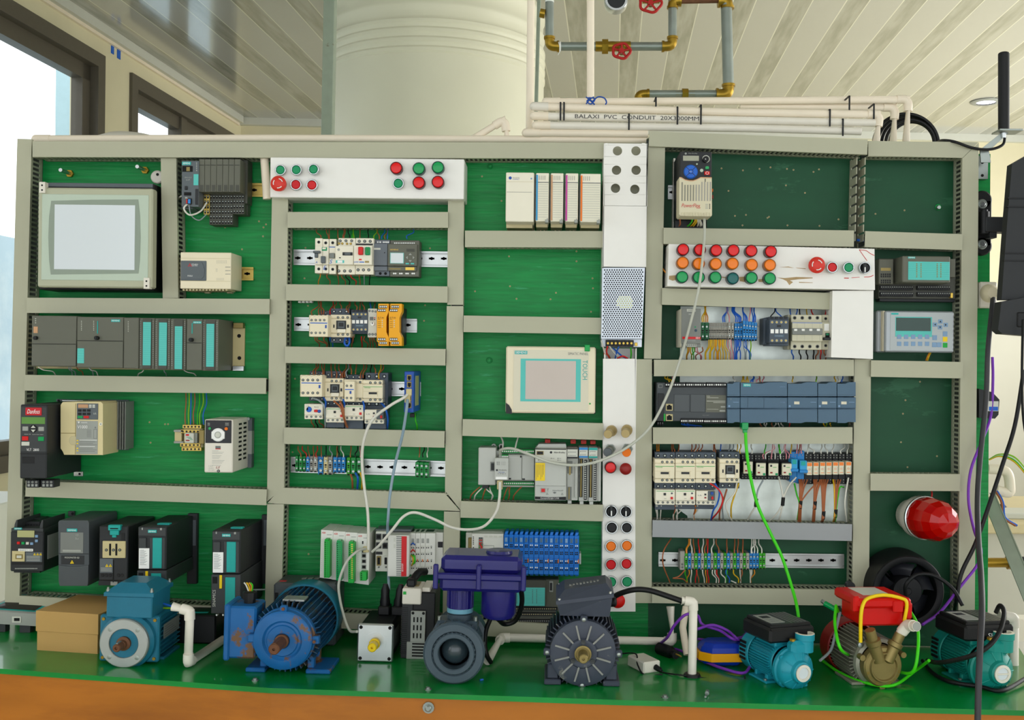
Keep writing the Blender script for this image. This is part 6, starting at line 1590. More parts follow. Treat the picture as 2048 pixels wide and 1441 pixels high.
s12(1506,1672,'narrow blue grey module, second from the right end of the long controller')
s12(1675,1838,'narrow blue grey module at the right end of the long controller')
t=T('compact_controller','dark controller with white screw terminals and two network sockets, left of blue grey modules','controller')
g=t.p('housing','dark_grey');g.ms[0]='m221';g.p(102,855,714,1190,.078,.008,None,.001);g.p(110,948,165,1190,.081,.07,'charcoal',.001);g.p(118,868,152,898,.0785,.078,'mid_grey',0);g.p(121,871,149,895,.0788,.078,'m221',0)
g.p(252,955,388,1108,.0795,.07,'m221b',.0008);g.p(396,955,526,1110,.0795,.07,'m221b',.0008)
q=t.p('info_label','plc_grey');q.p(530,962,704,1112,.0792,.078,None,0);text(q,'MODICON',538,968,566,976,.0794,'light_grey')
for (a,b_,c_,e) in ((538,1012,700,1016),(595,1026,700,1029),(540,984,640,987),(660,1058,700,1070),(540,1084,640,1086),(650,1092,700,1106)):q.p(a,b_,c_,e,.0794,.079,'light_grey' if e-b_<5 else 'mid_grey',0)
for (a,b_,y,n_) in ((178,352,873,9),(358,530,873,9),(536,708,873,9),(312,510,1188,11),(514,710,1190,11)):
    q=t.p('terminal_strip','black');q.p(a,y-22,b_,y+20,.084,.07,None,.0008)
    for k in range(n_):x=a+(k+.5)*(b_-a)/n_;q.disc(x,y-1,7,.0852,.083,'white' if k % 4 != 3 else 'mid_grey',10)
for (x,y) in ((212,1068),(212,1158)):
    q=t.p('network_socket','term_beige');q.p(x-30,y-30,x+30,y+30,.0805,.07,None,.0006);q.p(x-22,y-14,x+22,y+22,.081,.08,'dark_slot',0);q.p(x-10,y-22,x+10,y-12,.081,.08,'dark_slot',0)
q=t.p('green_tab','bright_green');q.p(164,1125,176,1188,.082,.07,None,0)
for k in range(3):q=t.p('lower_plug','black');q.p(105+k*20,1195,123+k*20,1228,.04,.02);q.disc(114+k*20,1205,5,.0406,.04,'mid_grey',8)
text(g,'TM221CE40T',500,1134,560,1142,.0783,'grey');t.done()
drops([('y',210,-35),('y',228,-30),('p',250,-10),('w',780,-10),('y',845,15),('y',862,-8),('y',880,10),('y',900,-8),('u',925,20),('u',940,10),('p',975,20),('b',1005,-6),('p',1025,10),('y',1285,4),('e',1490,6),('y',1658,-6),('u',1715,8),('w',1690,-8)],'squeezed above the long blue grey controller',850,800,.05,.035,.0018)
drops([('u',320,60),('u',345,90),('u',375,110),('b',1005,10),('w',1040,10),('w',1060,-10),('b',1105,4),('w',1140,-15),('w',1160,12),('w',1185,20),('r',1262,-4),('y',1555,12),('e',1582,-4),('y',1615,2)],'squeezed under the long blue grey controller',1205,1245,.05,.03,.0018)
# lime cable
view()
t=T('network_cable','bright lime green cable from the blue grey processor curving down to the teal pump','cable')
g=t.p('cable','cable_lime');lc=[(1491,866,.098),(1493,900,.105),(1500,950,.11),(1515,1010,.115),(1540,1065,.12),(1562,1110,.125),(1576,1150,.13),(1588,1190,.15),(1594,1215,.17),(1597,1236,.18)]
g.tube([W(*p) for p in lc],.0036,10)
q=t.p('plug','lamp_green');q.p(1484,846,1497,860,.098,.07,None,.001);q.p(1486,860,1495,867,.099,.09,None,.001);t.done()
# ================================================================= contactors and relays at the right
view(*Y4)
rail(85,300,1660,345,'silver rail hidden behind the right contactors and relays')
for i,x in enumerate((78,243,405)):
    contactor((x,236,x+160,427),(x,180,x+162,480),'closed','cream contactor with green line, %s of the three right hand ones' % ('leftmost','middle','rightmost')[i],dc=.1,dbase=.07)
contactor((597,235,757,425),(595,178,757,470),'open','single cream contactor with open dark centre at the right',dc=.1,dbase=.07)
overload(84,481,240,602,'overload relay under the leftmost right hand contactor','green',(80,482,240,642),.092)
overload(245,481,402,602,'overload relay under the middle right hand contactor','green',(243,482,402,636),.092)
overload(410,490,560,602,'overload relay with dark corner panel under the third right hand contactor','dark',(405,484,556,636),.092)
def relay(x0,y0,x1,y1,sk,label,style='cream'):
    t=T('plug_relay',label,'relay');sx0,sy0,sx1,sy1=sk;w=x1-x0;h=y1-y0
    g=t.p('socket','black' if style != 'blue' else 'term_blue');g.p(sx0,sy0,sx1,sy1,.045,.008,None,.001)
    nn=4 if sx1-sx0>70 else 2
    for i in range(nn):
        for y in (sy0+14,sy0+34,sy1-34,sy1-14):
            if abs(y-(y0+y1)/2)<h/2:continue
            x=sx0+(i+.5)*(sx1-sx0)/nn;g.disc(x,y,6.5,.0462,.044,'plc_dark' if style != 'blue' else 'switch_blue',10);g.disc(x,y,4,.0468,.046,'mid_grey',8)
    if style=='cream':
        q=t.p('relay_cover','light_grey');q.ms[0]='relay_clear';q.p(x0-2,y0-8,x1+4,y1,.075,.045,'charcoal',.001);q.p(x0,y0,x1,y1,.079,.07,None,.0008)
        q.p(x0+w*.15,y0+h*.12,x0+w*.35,y0+h*.28,.0795,.079,'ink',0);q.p(x0+w*.15,y0+h*.7,x0+w*.4,y0+h*.82,.0795,.079,'red_dark',0);q.p(x0+w*.45,y0+h*.3,x0+w*.8,y0+h*.34,.0795,.079,'bright_green',0);q.p(x1-w*.3,y1-h*.2,x1-w*.05,y1-h*.02,.0797,.079,'button_green',0)
    elif style=='orange':
        q=t.p('relay_cover','relay_clear');q.p(x0,y0,x1,y1,.078,.045,None,.001);q.p(x0+4,y0+4,x1-4,y0+30,.0786,.078,'orange_relay',0)
        q.ring(x0+w*.45,y0+h*.55,8,6,.0785,.078,'orange_relay',12);q.p(x0+8,y1-18,x1-10,y1-14,.0785,.078,'orange_relay',0);q.p(x1-8,y0+38,x1-5,y1-8,.0785,.078,'mid_grey',0)
    else:
        q=t.p('relay_cover','btn_cyan');q.p(x0,y0,x1,y1,.078,.04,None,.001);q.p(x0+w*.2,y0+6,x1-w*.2,y0+h*.4,.079,.078,'teal_strip',0)
        e=t.p('ejector','term_blue');e.p(x0-2,y1-22,x1+8,y1+2,.082,.06,None,.001)
    t.done()
relay(790,256,862,352,(770,196,872,398),'cream faced plug in relay, first from the left in the black socket row')
relay(891,268,967,368,(874,198,978,400),'cream faced plug in relay, second from the left in the black socket row')
relay(991,270,1067,368,(980,200,1076,400),'cream faced plug in relay, third from the left in the black socket row')
relay(1098,272,1174,366,(1078,200,1160,400),'cream faced plug in relay, fourth, beside the blue relays')
relay(1172,236,1222,335,(1160,178,1216,420),'left blue plug in relay on a blue socket','blue');relay(1240,248,1296,345,(1216,170,1275,432),'right blue plug in relay on a blue socket, set lower','blue')
OX=[(1296,1340),(1348,1392),(1400,1444),(1450,1496),(1504,1548),(1552,1594),(1608,1654)]
for i,(a,b_) in enumerate(OX):
    relay(a,262-i,b_,364-i,(a-20 if i==0 else a-4,190,(OX[i+1][0]-5) if i<6 else 1660,436),'slim relay with orange label, %s of seven' % ('leftmost','second from left','third from left','middle','third from right','second from right','rightmost')[i],'orange')
drops([('o',95,0),('o',108,4),('b',215,0),('b',235,-8),('b',268,4),('b',375,0),('b',390,18),('b',420,12),('w',400,30),('b',440,20),('b',550,0),('b',565,-8),('u',600,8),('g',670,10),('g',700,8),('y',740,0),('y',760,6),('w',855,-4),('n',955,12),('p',950,80,235),('w',965,60,235),('p',1010,12,235),('w',1040,-10,235),('w',1085,30,235),('p',1130,-14,235),('n',1078,-5),('n',1085,-15),('p',1150,-25,235),('y',1165,8),('p',1215,4),('b',1230,10),('p',1250,0),('w',1300,8),('w',1350,-35),('w',1410,5),('w',1460,-20),('w',1500,10),('w',1568,28),('w',1618,12)],'over the right contactor and relay row',192,118,.05,.03,.0017)
for (c,pts,lb) in (('u',[(560,430,.09),(595,500,.1),(580,590,.09),(545,650,.08),(528,722,.04)],'blue wire looping down right of the three contactors'),('r',[(520,430,.09),(590,480,.1),(622,560,.1),(590,650,.09),(530,720,.04)],'dark red wire looping wide right of the three contactors'),
                     ('b',[(655,475,.07),(630,560,.07),(600,650,.06),(595,720,.03)],'brown wire hanging under the open centre contactor'),('w',[(735,425,.08),(715,510,.09),(650,590,.09),(660,660,.08),(695,728,.04)],'white wire looping under the open centre contactor'),('y',[(750,430,.07),(715,530,.08),(690,620,.08),(690,712,.04)],'yellow wire hanging under the open centre contactor'),
                     ('g',[(945,405,.05),(905,480,.06),(890,560,.06)],'grey wire from the second cream relay to a black sleeve'),('w',[(888,610,.06),(850,670,.05),(822,722,.03)],'white wire below the first black sleeve'),('w',[(1070,375,.05),(1090,460,.06),(1105,540,.06)],'white wire falling to the second black sleeve'),('w',[(1210,380,.06),(1150,450,.06),(1108,540,.06)],'white wire from the blue relay to the second black sleeve'),
                     ('w',[(1095,610,.06),(1050,680,.05),(1000,728,.03)],'white wire below the second black sleeve, left'),('w',[(1100,612,.06),(1085,680,.05),(1070,732,.03)],'white wire below the second black sleeve, right'),('n',[(1195,430,.05),(1215,520,.06),(1235,590,.06),(1220,720,.03)],'green wire beside the first brown bundle'),
                     ('g',[(655,480,.05),(620,600,.05),(628,725,.03)],'thin grey wire under the open centre contactor'),('w',[(1628,385,.05),(1605,520,.06),(1600,620,.06),(1615,735,.03)],'white wire hanging at the right of the small relays')):
    wire(lb,WN[c][1],pts,.0019)
for i,(x,y) in enumerate(((888,585),(1103,575),(1243,600),(1358,605),(1427,685),(1524,670))):
    one('cable_sleeve','black sleeve round a wire bundle, %s of six below the relays' % ('leftmost','second from left','third from left','third from right','second from right','rightmost')[i],'sleeve','black', lambda g:g.tube([W(x+4,y-32,.062),W(x-2,y+32,.06)],.0042,10))
BB=[(1243,600,[1235,1245,1258,1275,1300,1420]),(1358,605,[1350,1362,1375,1400,1415]),(1427,685,[1400,1415,1430,1445,1465]),(1524,670,[1505,1520,1545,1565,1590])]
for bi,(x,y,xs_) in enumerate(BB):
    for k,xx in enumerate(xs_):
        c='y' if (bi==3 and k==0) else 'n' if (bi==3 and k==4) else 'b';cn,mm=WN[c]
        bn=('first','second','third','fourth')[bi]
        wire('%s wire fanning into the %s sleeved bundle under the orange labelled relays' % (cn,bn),mm,[(xx,400 if xx<1590 else 460,.05),(xx+(x-xx)*.5,470,.065),(x+(k-2)*3,y-25,.062),(x+(k-2)*3-3,y+30,.062),(x-10+(k-2)*4,735,.032)],.0017,group='%s wires of the %s bundle' % (cn,bn))
drops([('w',90,4),('w',98,2),('w',130,-8),('w',245,-16),('w',258,0),('w',290,-35),('b',240,-10),('w',420,-30),('b',400,-10),('o',405,-12)],'dropping from the right overload relays',605,722,.06,.03,.0019)
# bottom rail
rail(108,988,1594,1104,'long silver mounting rail of the striped terminal row at the lower right')
t=T('end_clamp','grey end clamp at the left end of the striped terminal row','clamp');g=t.p('clamp','term_grey');g.p(280,972,318,1125,.045,.008,None,.001);screws(g,[298],1078,8,.045);screws(g,[298],1102,8,.045);t.done()
pat=['g','u','w','g','u','w','g','u','w','g','u','w','g','u','w','g','u','w','g','w','u','u','u','g','g']
nm={'g':('term_green_vivid','green'),'u':('term_blue','blue'),'w':('term_grey','grey')}
for i,c in enumerate(pat):
    a=318+i*25.9;m_,cn=nm[c]
    tail='in the closing trio' if i in (20,21,22) else 'at the very right end' if i>22 else 'in the striped part'
    tblock(a,988,a+25,1122-(i>19)*6,m_,'%s terminal block %s of the lower right terminal row' % (cn,tail),.05+.003*(i % 2),group='%s terminals %s of the lower right row' % (cn,tail))
drops([('o',330,20),('o',335,24),('w',375,-10),('b',398,-12),('r',435,-8),('w',460,6),('b',480,10),('r',500,4),('w',535,14),('b',590,-20),('b',655,0),('b',715,4),('b',742,4),('b',782,2),('w',850,4),('w',875,-5),('w',858,24),('w',900,-18),('w',935,-25)],'over the lower right striped terminals',990,875,.05,.03,.0018)
drops([('n',322,10),('o',352,-15),('w',372,-6),('r',412,-8),('b',415,15),('w',460,15),('o',485,8),('r',500,10),('w',540,30),('r',575,16),('w',560,30),('w',610,32),('n',655,-8),('u',650,25),('y',708,40),('w',760,6),('b',775,-8),('w',840,4),('w',855,-12),('o',875,-28)],'under the lower right striped terminals',1122,1225,.05,.03,.0018)
wire('long brown wire bowing in front of the rail at the left of the striped terminals','wire_brown',[(208,872,.03),(150,970,.06),(145,1080,.06),(200,1225,.03)],.0015)
wire('brown wire looping left under the striped terminals','wire_brown',[(320,1125,.05),(270,1175,.06),(225,1190,.06),(300,1195,.05),(335,1225,.03)],.0015)
wire('long grey wire behind the left edge of the lower right row, leaving down','wire_white',[(690,1210,.03),(730,1228,.04)],.0015)
# upper far right devices
view(*Y7)
t=T('compact_controller','dark olive input module with teal label card and rows of terminals at the far right','controller')
g=t.p('terminal_base','plc_dark');g.p(222,780,724,1040,.04,.004,None,.001);g.p(222,780,318,945,.06,.03,'plc_grey',.0015);g.p(226,1040,720,1060,.03,.004,'charcoal')
g.p(234,838,300,858,.0606,.06,'bronze',0)
for y in (888,928):grid(g,232,y-14,302,y+14,5,2,.06,'black',.6,.8,.001)
for y in (970,1012):
    for x0 in (232,475):
        q=t.p('terminal_row','charcoal');q.p(x0,y-14,x0+215,y+14,.048,.038,None,.0008)
        for k in range(15):q.disc(x0+8+k*14.3,y-6,3.6,.0486,.048,'mid_grey',6);q.p(x0+4+k*14.3,y+2,x0+12+k*14.3,y+10,.0485,.048,'dark_slot',0)
h_=t.p('housing','plc_grey');h_.p(376,762,690,935,.1,.01,None,.002);h_.p(690,780,722,900,.06,.01)
q=t.p('label_card','teal_label');q.p(414,798,686,918,.1012,.1,None,.0005)
for k in range(9):q.p(416,808+k*12,684,809+k*12,.1015,.1012,'teal_strip',0)
for x in (466,494,600,624):
    for k in range(8):q.p(x,810+k*12,x+8,816+k*12,.1016,.1012,'bronze',0)
q=t.p('logo','teal_logo');q.p(413,765,460,777,.1008,.1,None,0);text(q,'SIEMENS',416,767,457,775,.1009,'white');q=t.p('adjuster','gold_screw');q.p(692,1002,708,1036,.05,.04)
t.done()
t=T('operator_panel','silver keypad panel with green display, blue keys and one yellow key','screen')
g=t.p('housing','mid_grey');g.ms[0]='op_silver';g.p(206,1118,270,1392,.03,.004,None,.003);g.p(262,1122,714,1392,.055,.004,None,.003);g.p(248,1120,262,1385,.045,.02,'cream',.0005)
f=t.p('front_foil','light_grey');f.ms[0]='op_face';f.p(296,1130,702,1380,.0558,.055,None,.0003)
q=t.p('logo','teal_logo');q.p(303,1134,350,1145,.0562,.0558,None,0)
q=t.p('display_frame','teal_label');q.p(330,1160,570,1290,.0562,.0558,None,0)
q=t.p('display','screen_dark');q.p(335,1166,562,1252,.0568,.056,None,0)
for x in (355,401,447,492,538):q=t.p('key','btn_blue');q.p(x-14,1276,x+14,1304,.0567,.0558,None,.0003)
for x in (355,401,447,492,538):q=t.p('key','btn_blue');q.p(x-14,1322,x+14,1350,.0567,.0558,None,.0003)
for (x,y,c) in ((588,1295,'btn_blue'),(586,1342,'btn_blue'),(618,1342,'btn_blue'),(656,1270,'btn_blue'),(656,1306,'yellow'),(656,1345,'bright_green')):
    q=t.p('key',c);q.p(x-15,y-15,x+15,y+16,.0567,.0558,None,.0003)
for (x,y,a) in ((625,1190,0),(590,1210,3),(660,1212,1),(623,1228,2)):
    q=t.p('arrow_key','btn_blue');q.p(x-14,y-13,x+14,y+13,.0567,.0558,None,.0003);ca,sa=math.cos(a*PI/2),math.sin(a*PI/2);q.poly([(x+u_*ca-v_*sa,y+u_*sa+v_*ca) for u_,v_ in ((0,-7),(7,5),(-7,5))],.0569,.0566,'ink')
t.done()
wire('thin yellow wires under the silver keypad panel','wire_yellow',[(560,1395,.03),(548,1420,.035),(540,1445,.03)],.0018)
wire('thin orange wire under the silver keypad panel','wire_orange',[(552,1395,.03),(540,1420,.035),(530,1445,.03)],.0015)
t=T('bolt','chrome bolt head in the dark green compartment at the upper right','bolt');g=t.p('washer','green_board');g.disc(612,440,22,.002,.0);q=t.p('bolt_head','bolt_steel');q.disc(617,441,14,.012,.002,None,6);t.done()
# ================================================================= things on the bench
def frame(px,py,yaw=0,d=None,lift=0):
    """matrix whose unit is one photo pixel at the bench point under (px, py); x right, y away, z up"""
    q=on_bench(px,py) if d is None else on_bench_d(px,d)
    k=(DB+q.y)/FOC
    return Matrix.Translation(q+Vector((0,0,lift))) @ Matrix.Rotation(math.atan(-BTILT),4,'Y') @ Matrix.Rotation(math.radians(yaw),4,'Z') @ Matrix.Scale(k,4)
class TB_(T):
    def __init__(s,M,*a,**k):super().__init__(*a,**k);s.M=M
    def p(s,*a,**k):g=super().p(*a,**k);g.M=s.M; return g
Fr=(0,-1,0)
def bolts(g,pts,y,r=3,m='bolt_steel'):
    for x,z in pts:g.lathe([(r,0),(r,r*.8),(0,r*.8)],(x,y,z),Fr,6,m,False)
def pipe(name,label,pts,r,m='conduit_white',joints=(),cat='pipe',n=20,curve=False,cuts=()):
    t=T(name,label,cat);g=t.p('tube',m);g.tube(pts,r,n,curve=curve)
    for j in joints:
        q=t.p('elbow',m);a,b_,c=[Vector(v) for v in j];u=(a-b_).normalized()*r*2.0;w=(c-b_).normalized()*r*2.0
        q.tube([b_+u,b_+u*.25+w*.06,b_+w*.25+u*.06,b_+w],r*1.16,n,res=5)
    return t.done()
def P3(x,y,d): return W(x,y,d)
view()
# tablet-like panel lying at the far left
t=T('operator_panel','grey panel with teal bordered dark screen lying at the far left of the bench','screen')
g=t.p('housing','mid_grey');a=[W(-40,1222,.1),W(76,1229,.1),W(134,1190,.012),W(40,1187,.012)]
zb=Vector((0,0,-.027))
g.add(a+[v+zb for v in a],[(0,1,2,3),(7,6,5,4),(0,4,5,1),(1,5,6,2),(2,6,7,3),(3,7,4,0)])
def quadin(a,s,up):
    c=sum(a,Vector())/4; return [c+(v-c)*s+Vector((0,0,up)) for v in a]
q=t.p('border','teal_strip');q.add(quadin(a,.84,.0008),[(0,1,2,3)]);q=t.p('display','black_gloss');q.add(quadin(a,.74,.0014),[(0,1,2,3)])
q=t.p('socket','light_grey');q.p(24,1234,42,1246,.1015,.098,None,0);q.p(28,1237,39,1243,.102,.1,'dark_slot',0)
for x,y_ in ((0,.09),(50,.09)):
    q=t.p('foot','dark_grey');p=W(x,1225,y_);q.b((p.x-.012,-y_,on_bench_d(x,y_).z),(p.x+.012,-y_+.02,p.z-.02))
t.done()
# cardboard box
A=[on_bench(74,1301),on_bench(195,1309)];dk=.165;h=.083
t=T('cardboard_box','plain brown cardboard box with overlapping lid, on the bench left of the light blue motor','box')
def boxq(g,a,b_,depth,z0,z1,grow=0):
    t_=(b_-a).normalized();n=Vector((-t_.y,t_.x,0));a=a-t_*grow-n*grow;b_=b_+t_*grow-n*grow
    vs=[a,b_,b_+n*(depth+grow*2),a+n*(depth+grow*2)];up=Vector((0,0,1))
    g.add([v+up*z0 for v in vs]+[v+up*z1 for v in vs],[(3,2,1,0),(4,5,6,7),(0,1,5,4),(1,2,6,5),(2,3,7,6),(3,0,4,7)])
g=t.p('tray','cardboard');boxq(g,A[0],A[1],.148,.0,.05);g=t.p('lid','cardboard');boxq(g,A[0],A[1],.148,.04,h,.0022);g.bev=.001;t.done()
# light blue flange motor
M=frame(246,1336)
t=TB_(M,'flange_motor','light blue electric motor with silver round flange and rusty shaft','motor')
g=t.p('flange','alu_ring');g.lathe([(29,8),(29,0),(30,-1),(47,-1),(49,1),(49,9),(29,9)],(0,0,48),(0,1,0),48)
for a_ in (45,135,225,315):g.lathe([(4.5,0),(3,.2),(0,.2)],(39*math.cos(math.radians(a_)),-1.1,48+39*math.sin(math.radians(a_))),Fr,14,'bolt_steel')
g=t.p('body','motor_teal');g.lathe([(0,3),(29,3)],(0,0,48),(0,1,0),40);g.lathe([(49,9),(55,16),(56,30),(52,34)],(0,0,48),(0,1,0),48)
g.b((-60,26,4),(60,40,98),None,3);g.b((-50,40,10),(50,160,95),None,5)
for k in range(9):g.b((-56,44,14+k*9),(56,160,16+k*9),None,.4)
bolts(g,[(-52,12),(52,12),(-52,90),(52,90)],26,3.5,'brass')
g=t.p('foot','motor_teal');g.b((-52,60,0),(-20,150,6),None,1);g=t.p('foot','motor_teal');g.b((20,60,0),(60,150,6),None,1)
g=t.p('shaft','rust');g.lathe([(14,3),(14,-3),(9,-5),(9,-14),(8,-15),(8,-34),(6.5,-36),(3,-36),(3,-33),(0,-33)],(0,0,48),(0,1,0),24)
g.b((-2,-33,55),(2,-15,57.5),'bolt_steel',.2)
g=t.p('rating_plate','alu_ring');g.b((56.2,62,42),(57,150,72),None,.1)
for k in range(5):g.b((57,66,46+k*5),(57.1,140-k*9,47+k*5),'ink_grey',0)
g=t.p('terminal_box','motor_teal');g.b((-42,12,96),(50,112,140),None,2)
q=t.p('terminal_lid','motor_teal',g)
lo=[(-46,8,140),(54,8,140),(54,116,140),(-46,116,140)];md=[(x,y,147) for x,y,z in lo];hi=[(-22,30,164),(30,30,164),(30,96,164),(-22,96,164)]
q.add(lo+md+hi,[(0,1,5,4),(1,2,6,5),(2,3,7,6),(3,0,4,7),(4,5,9,8),(5,6,10,9),(6,7,11,10),(7,4,8,11),(8,9,10,11)])
[q.add([(x,30-dy_*.8-.3,164.4-dy_) for x,dy_ in ((a_,b_),(a_+w_,b_+.5),(a_+w_*.8,b_+h_),(a_+2,b_+h_-.6))],[(0,1,2,3)],'scuff') for a_,b_,w_,h_ in ((-18,9,11,5),(-4,2,6,9),(5,3,5,8),(13,2,6,6),(4,12,12,4),(-14,3,7,3))]
for x,y in ((-40,14),(48,14),(48,110)):q.lathe([(4,0),(4,6),(2.5,6),(2.5,10),(0,10)],(x,y,147),(0,0,1),8,'bolt_steel')
t.done()
wire('blue wire from the light blue motor into the white elbow pipe','wire_blue',[(314,1206,.24),(330,1209,.25),(352,1216,.26)],.0022)
wire('yellow green wire from the light blue motor into the white elbow pipe','wire_earth',[(314,1215,.24),(330,1217,.25),(352,1217,.26)],.0022)
b0=on_bench(376,1337);b1=on_bench(446,1290);k_=.0105
a0=b0+Vector((0,0,k_));a1=b1+Vector((0,0,k_));dB=-b0.y
tp=W(382,1222,dB);st=W(345,1214,dB)
pipe('bent_pipe','white pipe bent in a Z, standing between the light blue and large blue motors',[st,Vector((a0.x+.003,tp.y,tp.z)),a0,a1],k_*.86,joints=[(st,Vector((a0.x+.003,tp.y,tp.z)),a0),(tp,a0,a1)])
# dark device lying behind the pipe
t=T('motor_drive','dark device with teal logo lying on the bench behind the white Z shaped pipe','drive');view()
g=t.p('housing','black');p=W(366,1262,.1);z0=on_bench_d(400,.08).z;g.b((p.x,-.14,z0),(p.x+.085,-.01,z0+.062),None,.003)
q=t.p('logo','teal_logo');q.b((p.x+.03,-.12,z0+.062),(p.x+.06,-.11,z0+.0625),None,0);t.done()
# dark drive on the bench behind the large blue motor
t=T('motor_drive','dark drive with keys on its top, standing behind the large blue motor','drive');g=t.p('housing','drive_grey')
z0=on_bench_d(600,.1).z;a,b_=W(547,1165,.13),W(672,1165,.13);zt=W(600,1168,.13).z
g.b((a.x,-.13,z0),(b_.x,-.035,zt),None,.004)
for k in range(6):q=t.p('key','grey');q.b((a.x+.05+k % 3*.014,-.115+k // 3*.03,zt),(a.x+.06+k % 3*.014,-.1+k // 3*.03,zt+.002),None,.0004)
q=t.p('red_mark','red_logo');q.b((a.x+.008,-.11,zt),(a.x+.022,-.1,zt+.0008),None,0);g.b((a.x+.004,-.1312,zt-.04),(a.x+.01,-.13,zt-.02),'black',0);t.done()
def finned(g,r0,r1,y0,y1,n,zc,m=None,a0=0,a1=360,th=1.4):
    for i in range(n):
        a=math.radians(a0+(a1-a0)*i/n);c,s=math.cos(a),math.sin(a);u=Vector((c,0,s));v=Vector((-s,0,c))*th;z=Vector((0,0,zc))
        q=[z+u*r0-v,z+u*r0+v,z+u*r1+v*.6,z+u*r1-v*.6]
        g.add([w+Vector((0,y0,0)) for w in q]+[w+Vector((0,y1,0)) for w in q],[(3,2,1,0),(4,5,6,7),(0,1,5,4),(1,2,6,5),(2,3,7,6),(3,0,4,7)],m)
# large blue motor
M=frame(562,1356)
t=TB_(M,'electric_motor','large worn bright blue electric motor with rusty shaft and round fan cowl','motor');ZC=73
g=t.p('end_shield','motor_blue');g.lathe([(0,2),(14,2),(16,0),(30,0),(32,3),(36,4),(40,0),(55,1),(59,4),(60,16),(62,18),(62,30)],(0,0,ZC),(0,1,0),56)
g.b((-7,2,ZC+58),(7,14,ZC+70),None,2);g.b((54,8,ZC-7),(72,24,ZC+9),None,2);g.b((-72,8,ZC-7),(-54,24,ZC+9),None,2);bolts(g,[(0,ZC+64),(64,ZC)],2,3.5,'rust')
g=t.p('finned_body','motor_blue_deep');g.lathe([(58,30),(58,190)],(0,0,ZC),(0,1,0),40);finned(g,57,71,32,180,40,ZC)
q=t.p('rating_plate','alu_ring');q.b((-14,50,ZC+68),(30,86,ZC+72),None,.4)
for k in range(4):q.b((-10,54+k*7,ZC+72),(26-k*5,56+k*7,ZC+72.2),'ink_grey',0)
g=t.p('fan_cowl','motor_blue_deep');g.ms[0]='motor_teal';g.lathe([(70,186),(74,186),(75,190),(75,236),(70,244),(0,246)],(0,0,ZC),(0,1,0),48)
g.lathe([(70,186),(70,236),(0,236)],(0,0,ZC),(0,1,0),40,'black')
for sx in (-1,1):
    g=t.p('foot','motor_blue');xa,xb=(42,92) if sx>0 else (-80,-40);g.b((xa,28,0),(xb,120,9),None,2);g.b((xa if sx>0 else xb-14,40,8),(xa+14 if sx>0 else xb,60,34),None,2);g.b((xa if sx>0 else xb-14,90,8),(xa+14 if sx>0 else xb,110,34),None,2)
g=t.p('shaft','rust');g.lathe([(14,4),(14,-6),(11,-8),(11,-60),(9,-62),(3,-62),(3,-58),(0,-58)],(0,0,ZC),(0,1,0),24);g.b((-3,-58,ZC+9),(3,-20,ZC+12),None,.4)
g=t.p('terminal_box','motor_blue');g.b((-118,24,28),(-60,96,134),None,4);g.b((-124,20,24),(-112,100,138),'motor_blue',3);g.b((-62,40,50),(-50,88,110),None,2)
q=t.p('cable_gland','black',g);q.lathe([(12,0),(12,8),(15,8),(15,22),(10,24),(0,24)],(-84,60,134),(0,0,1),8,None,False)
for (m_,dx) in (('wire_white',-5),('wire_yellow',0),('wire_orange',5),('wire_green',8)):q.tube([(-84+dx*.5,60,156),(-86+dx,56,170),(-90+dx,54,176)],1.6,6,m_)
t.done()
view();wire('white cable lying behind the large blue motor by the left drives','wire_grey',[(492,1192,.14),(500,1182,.13),(530,1180,.09)],.002)
# servo motor
M=frame(749,1326)
t=TB_(M,'servo_motor','small black servo motor with square brushed steel flange and yellow capped shaft','motor')
g=t.p('flange','brushed');g.b((-36,0,1),(36,9,77),None,3);g.lathe([(22,0),(22,-1.5),(14,-1.5),(14,-.5),(0,-.5)],(0,0,39),(0,1,0),36)
for x in (-29,29):
    for z in (8,70):g.lathe([(3.6,0),(3.6,.3),(0,.3)],(x,0,z),Fr,14,'dark_slot')
g=t.p('body','black');g.b((-33,9,4),(33,130,74),None,4);g=t.p('side_sticker','ink_grey');g.b((33,30,20),(33.4,90,56),None,0)
g=t.p('shaft','yellow');g.lathe([(11,-1),(11,-10),(9,-11),(9,-34),(7.5,-36),(2.5,-36),(2.5,-30),(0,-30)],(0,0,39),(0,1,0),24)
for x in (2,30):
    q=t.p('connector','black');q.b((x-12,84,74),(x+12,118,92),None,2);q.lathe([(10,0),(11,12),(9,22),(9,36),(6,44),(5,48),(0,48)],(x,100,88),(0.1 if x>10 else 0,0,1),14)
t.done()
# servo drive
M=frame(833,1318)
t=TB_(M,'servo_drive','black and white upright servo drive with slotted metal front, left of the ring valve','drive')
g=t.p('housing','black');g.b((-30,4,0),(34,95,132),None,2);g=t.p('front_cover','charcoal');g.b((-32,0,0),(-10,6,110),None,1)
for k in range(24):g.b((-33,-1,8+k*4),(-20,0,10+k*4),'black',0)
g=t.p('slotted_bracket','mid_grey');g.b((-20,-4,0),(26,0,34),None,.6);g.b((-13,-5,34),(16,0,96),None,.6)
for k in range(5):g.b((-9,-4.4,5+k*6),(20,-3.9,8+k*6),'dark_slot',0)
for k in range(3):
    for l in range(3):g.b((-8+l*7,-5.4,42+k*16),(-5+l*7,-4.9,52+k*16),'dark_slot',0)
for z in (92,):
    for x in (-9,12):g.lathe([(3,0),(0,0)],(x,-5.2,z),Fr,10,'dark_slot')
g=t.p('white_top','white_plastic');g.b((-32,-2,108),(6,70,140),None,2);g.b((6,10,100),(22,80,140),None,1);g.b((-20,20,140),(-2,60,142),'bronze',.5);g.b((-30,-3,128),(-24,0,134),'bright_green',0)
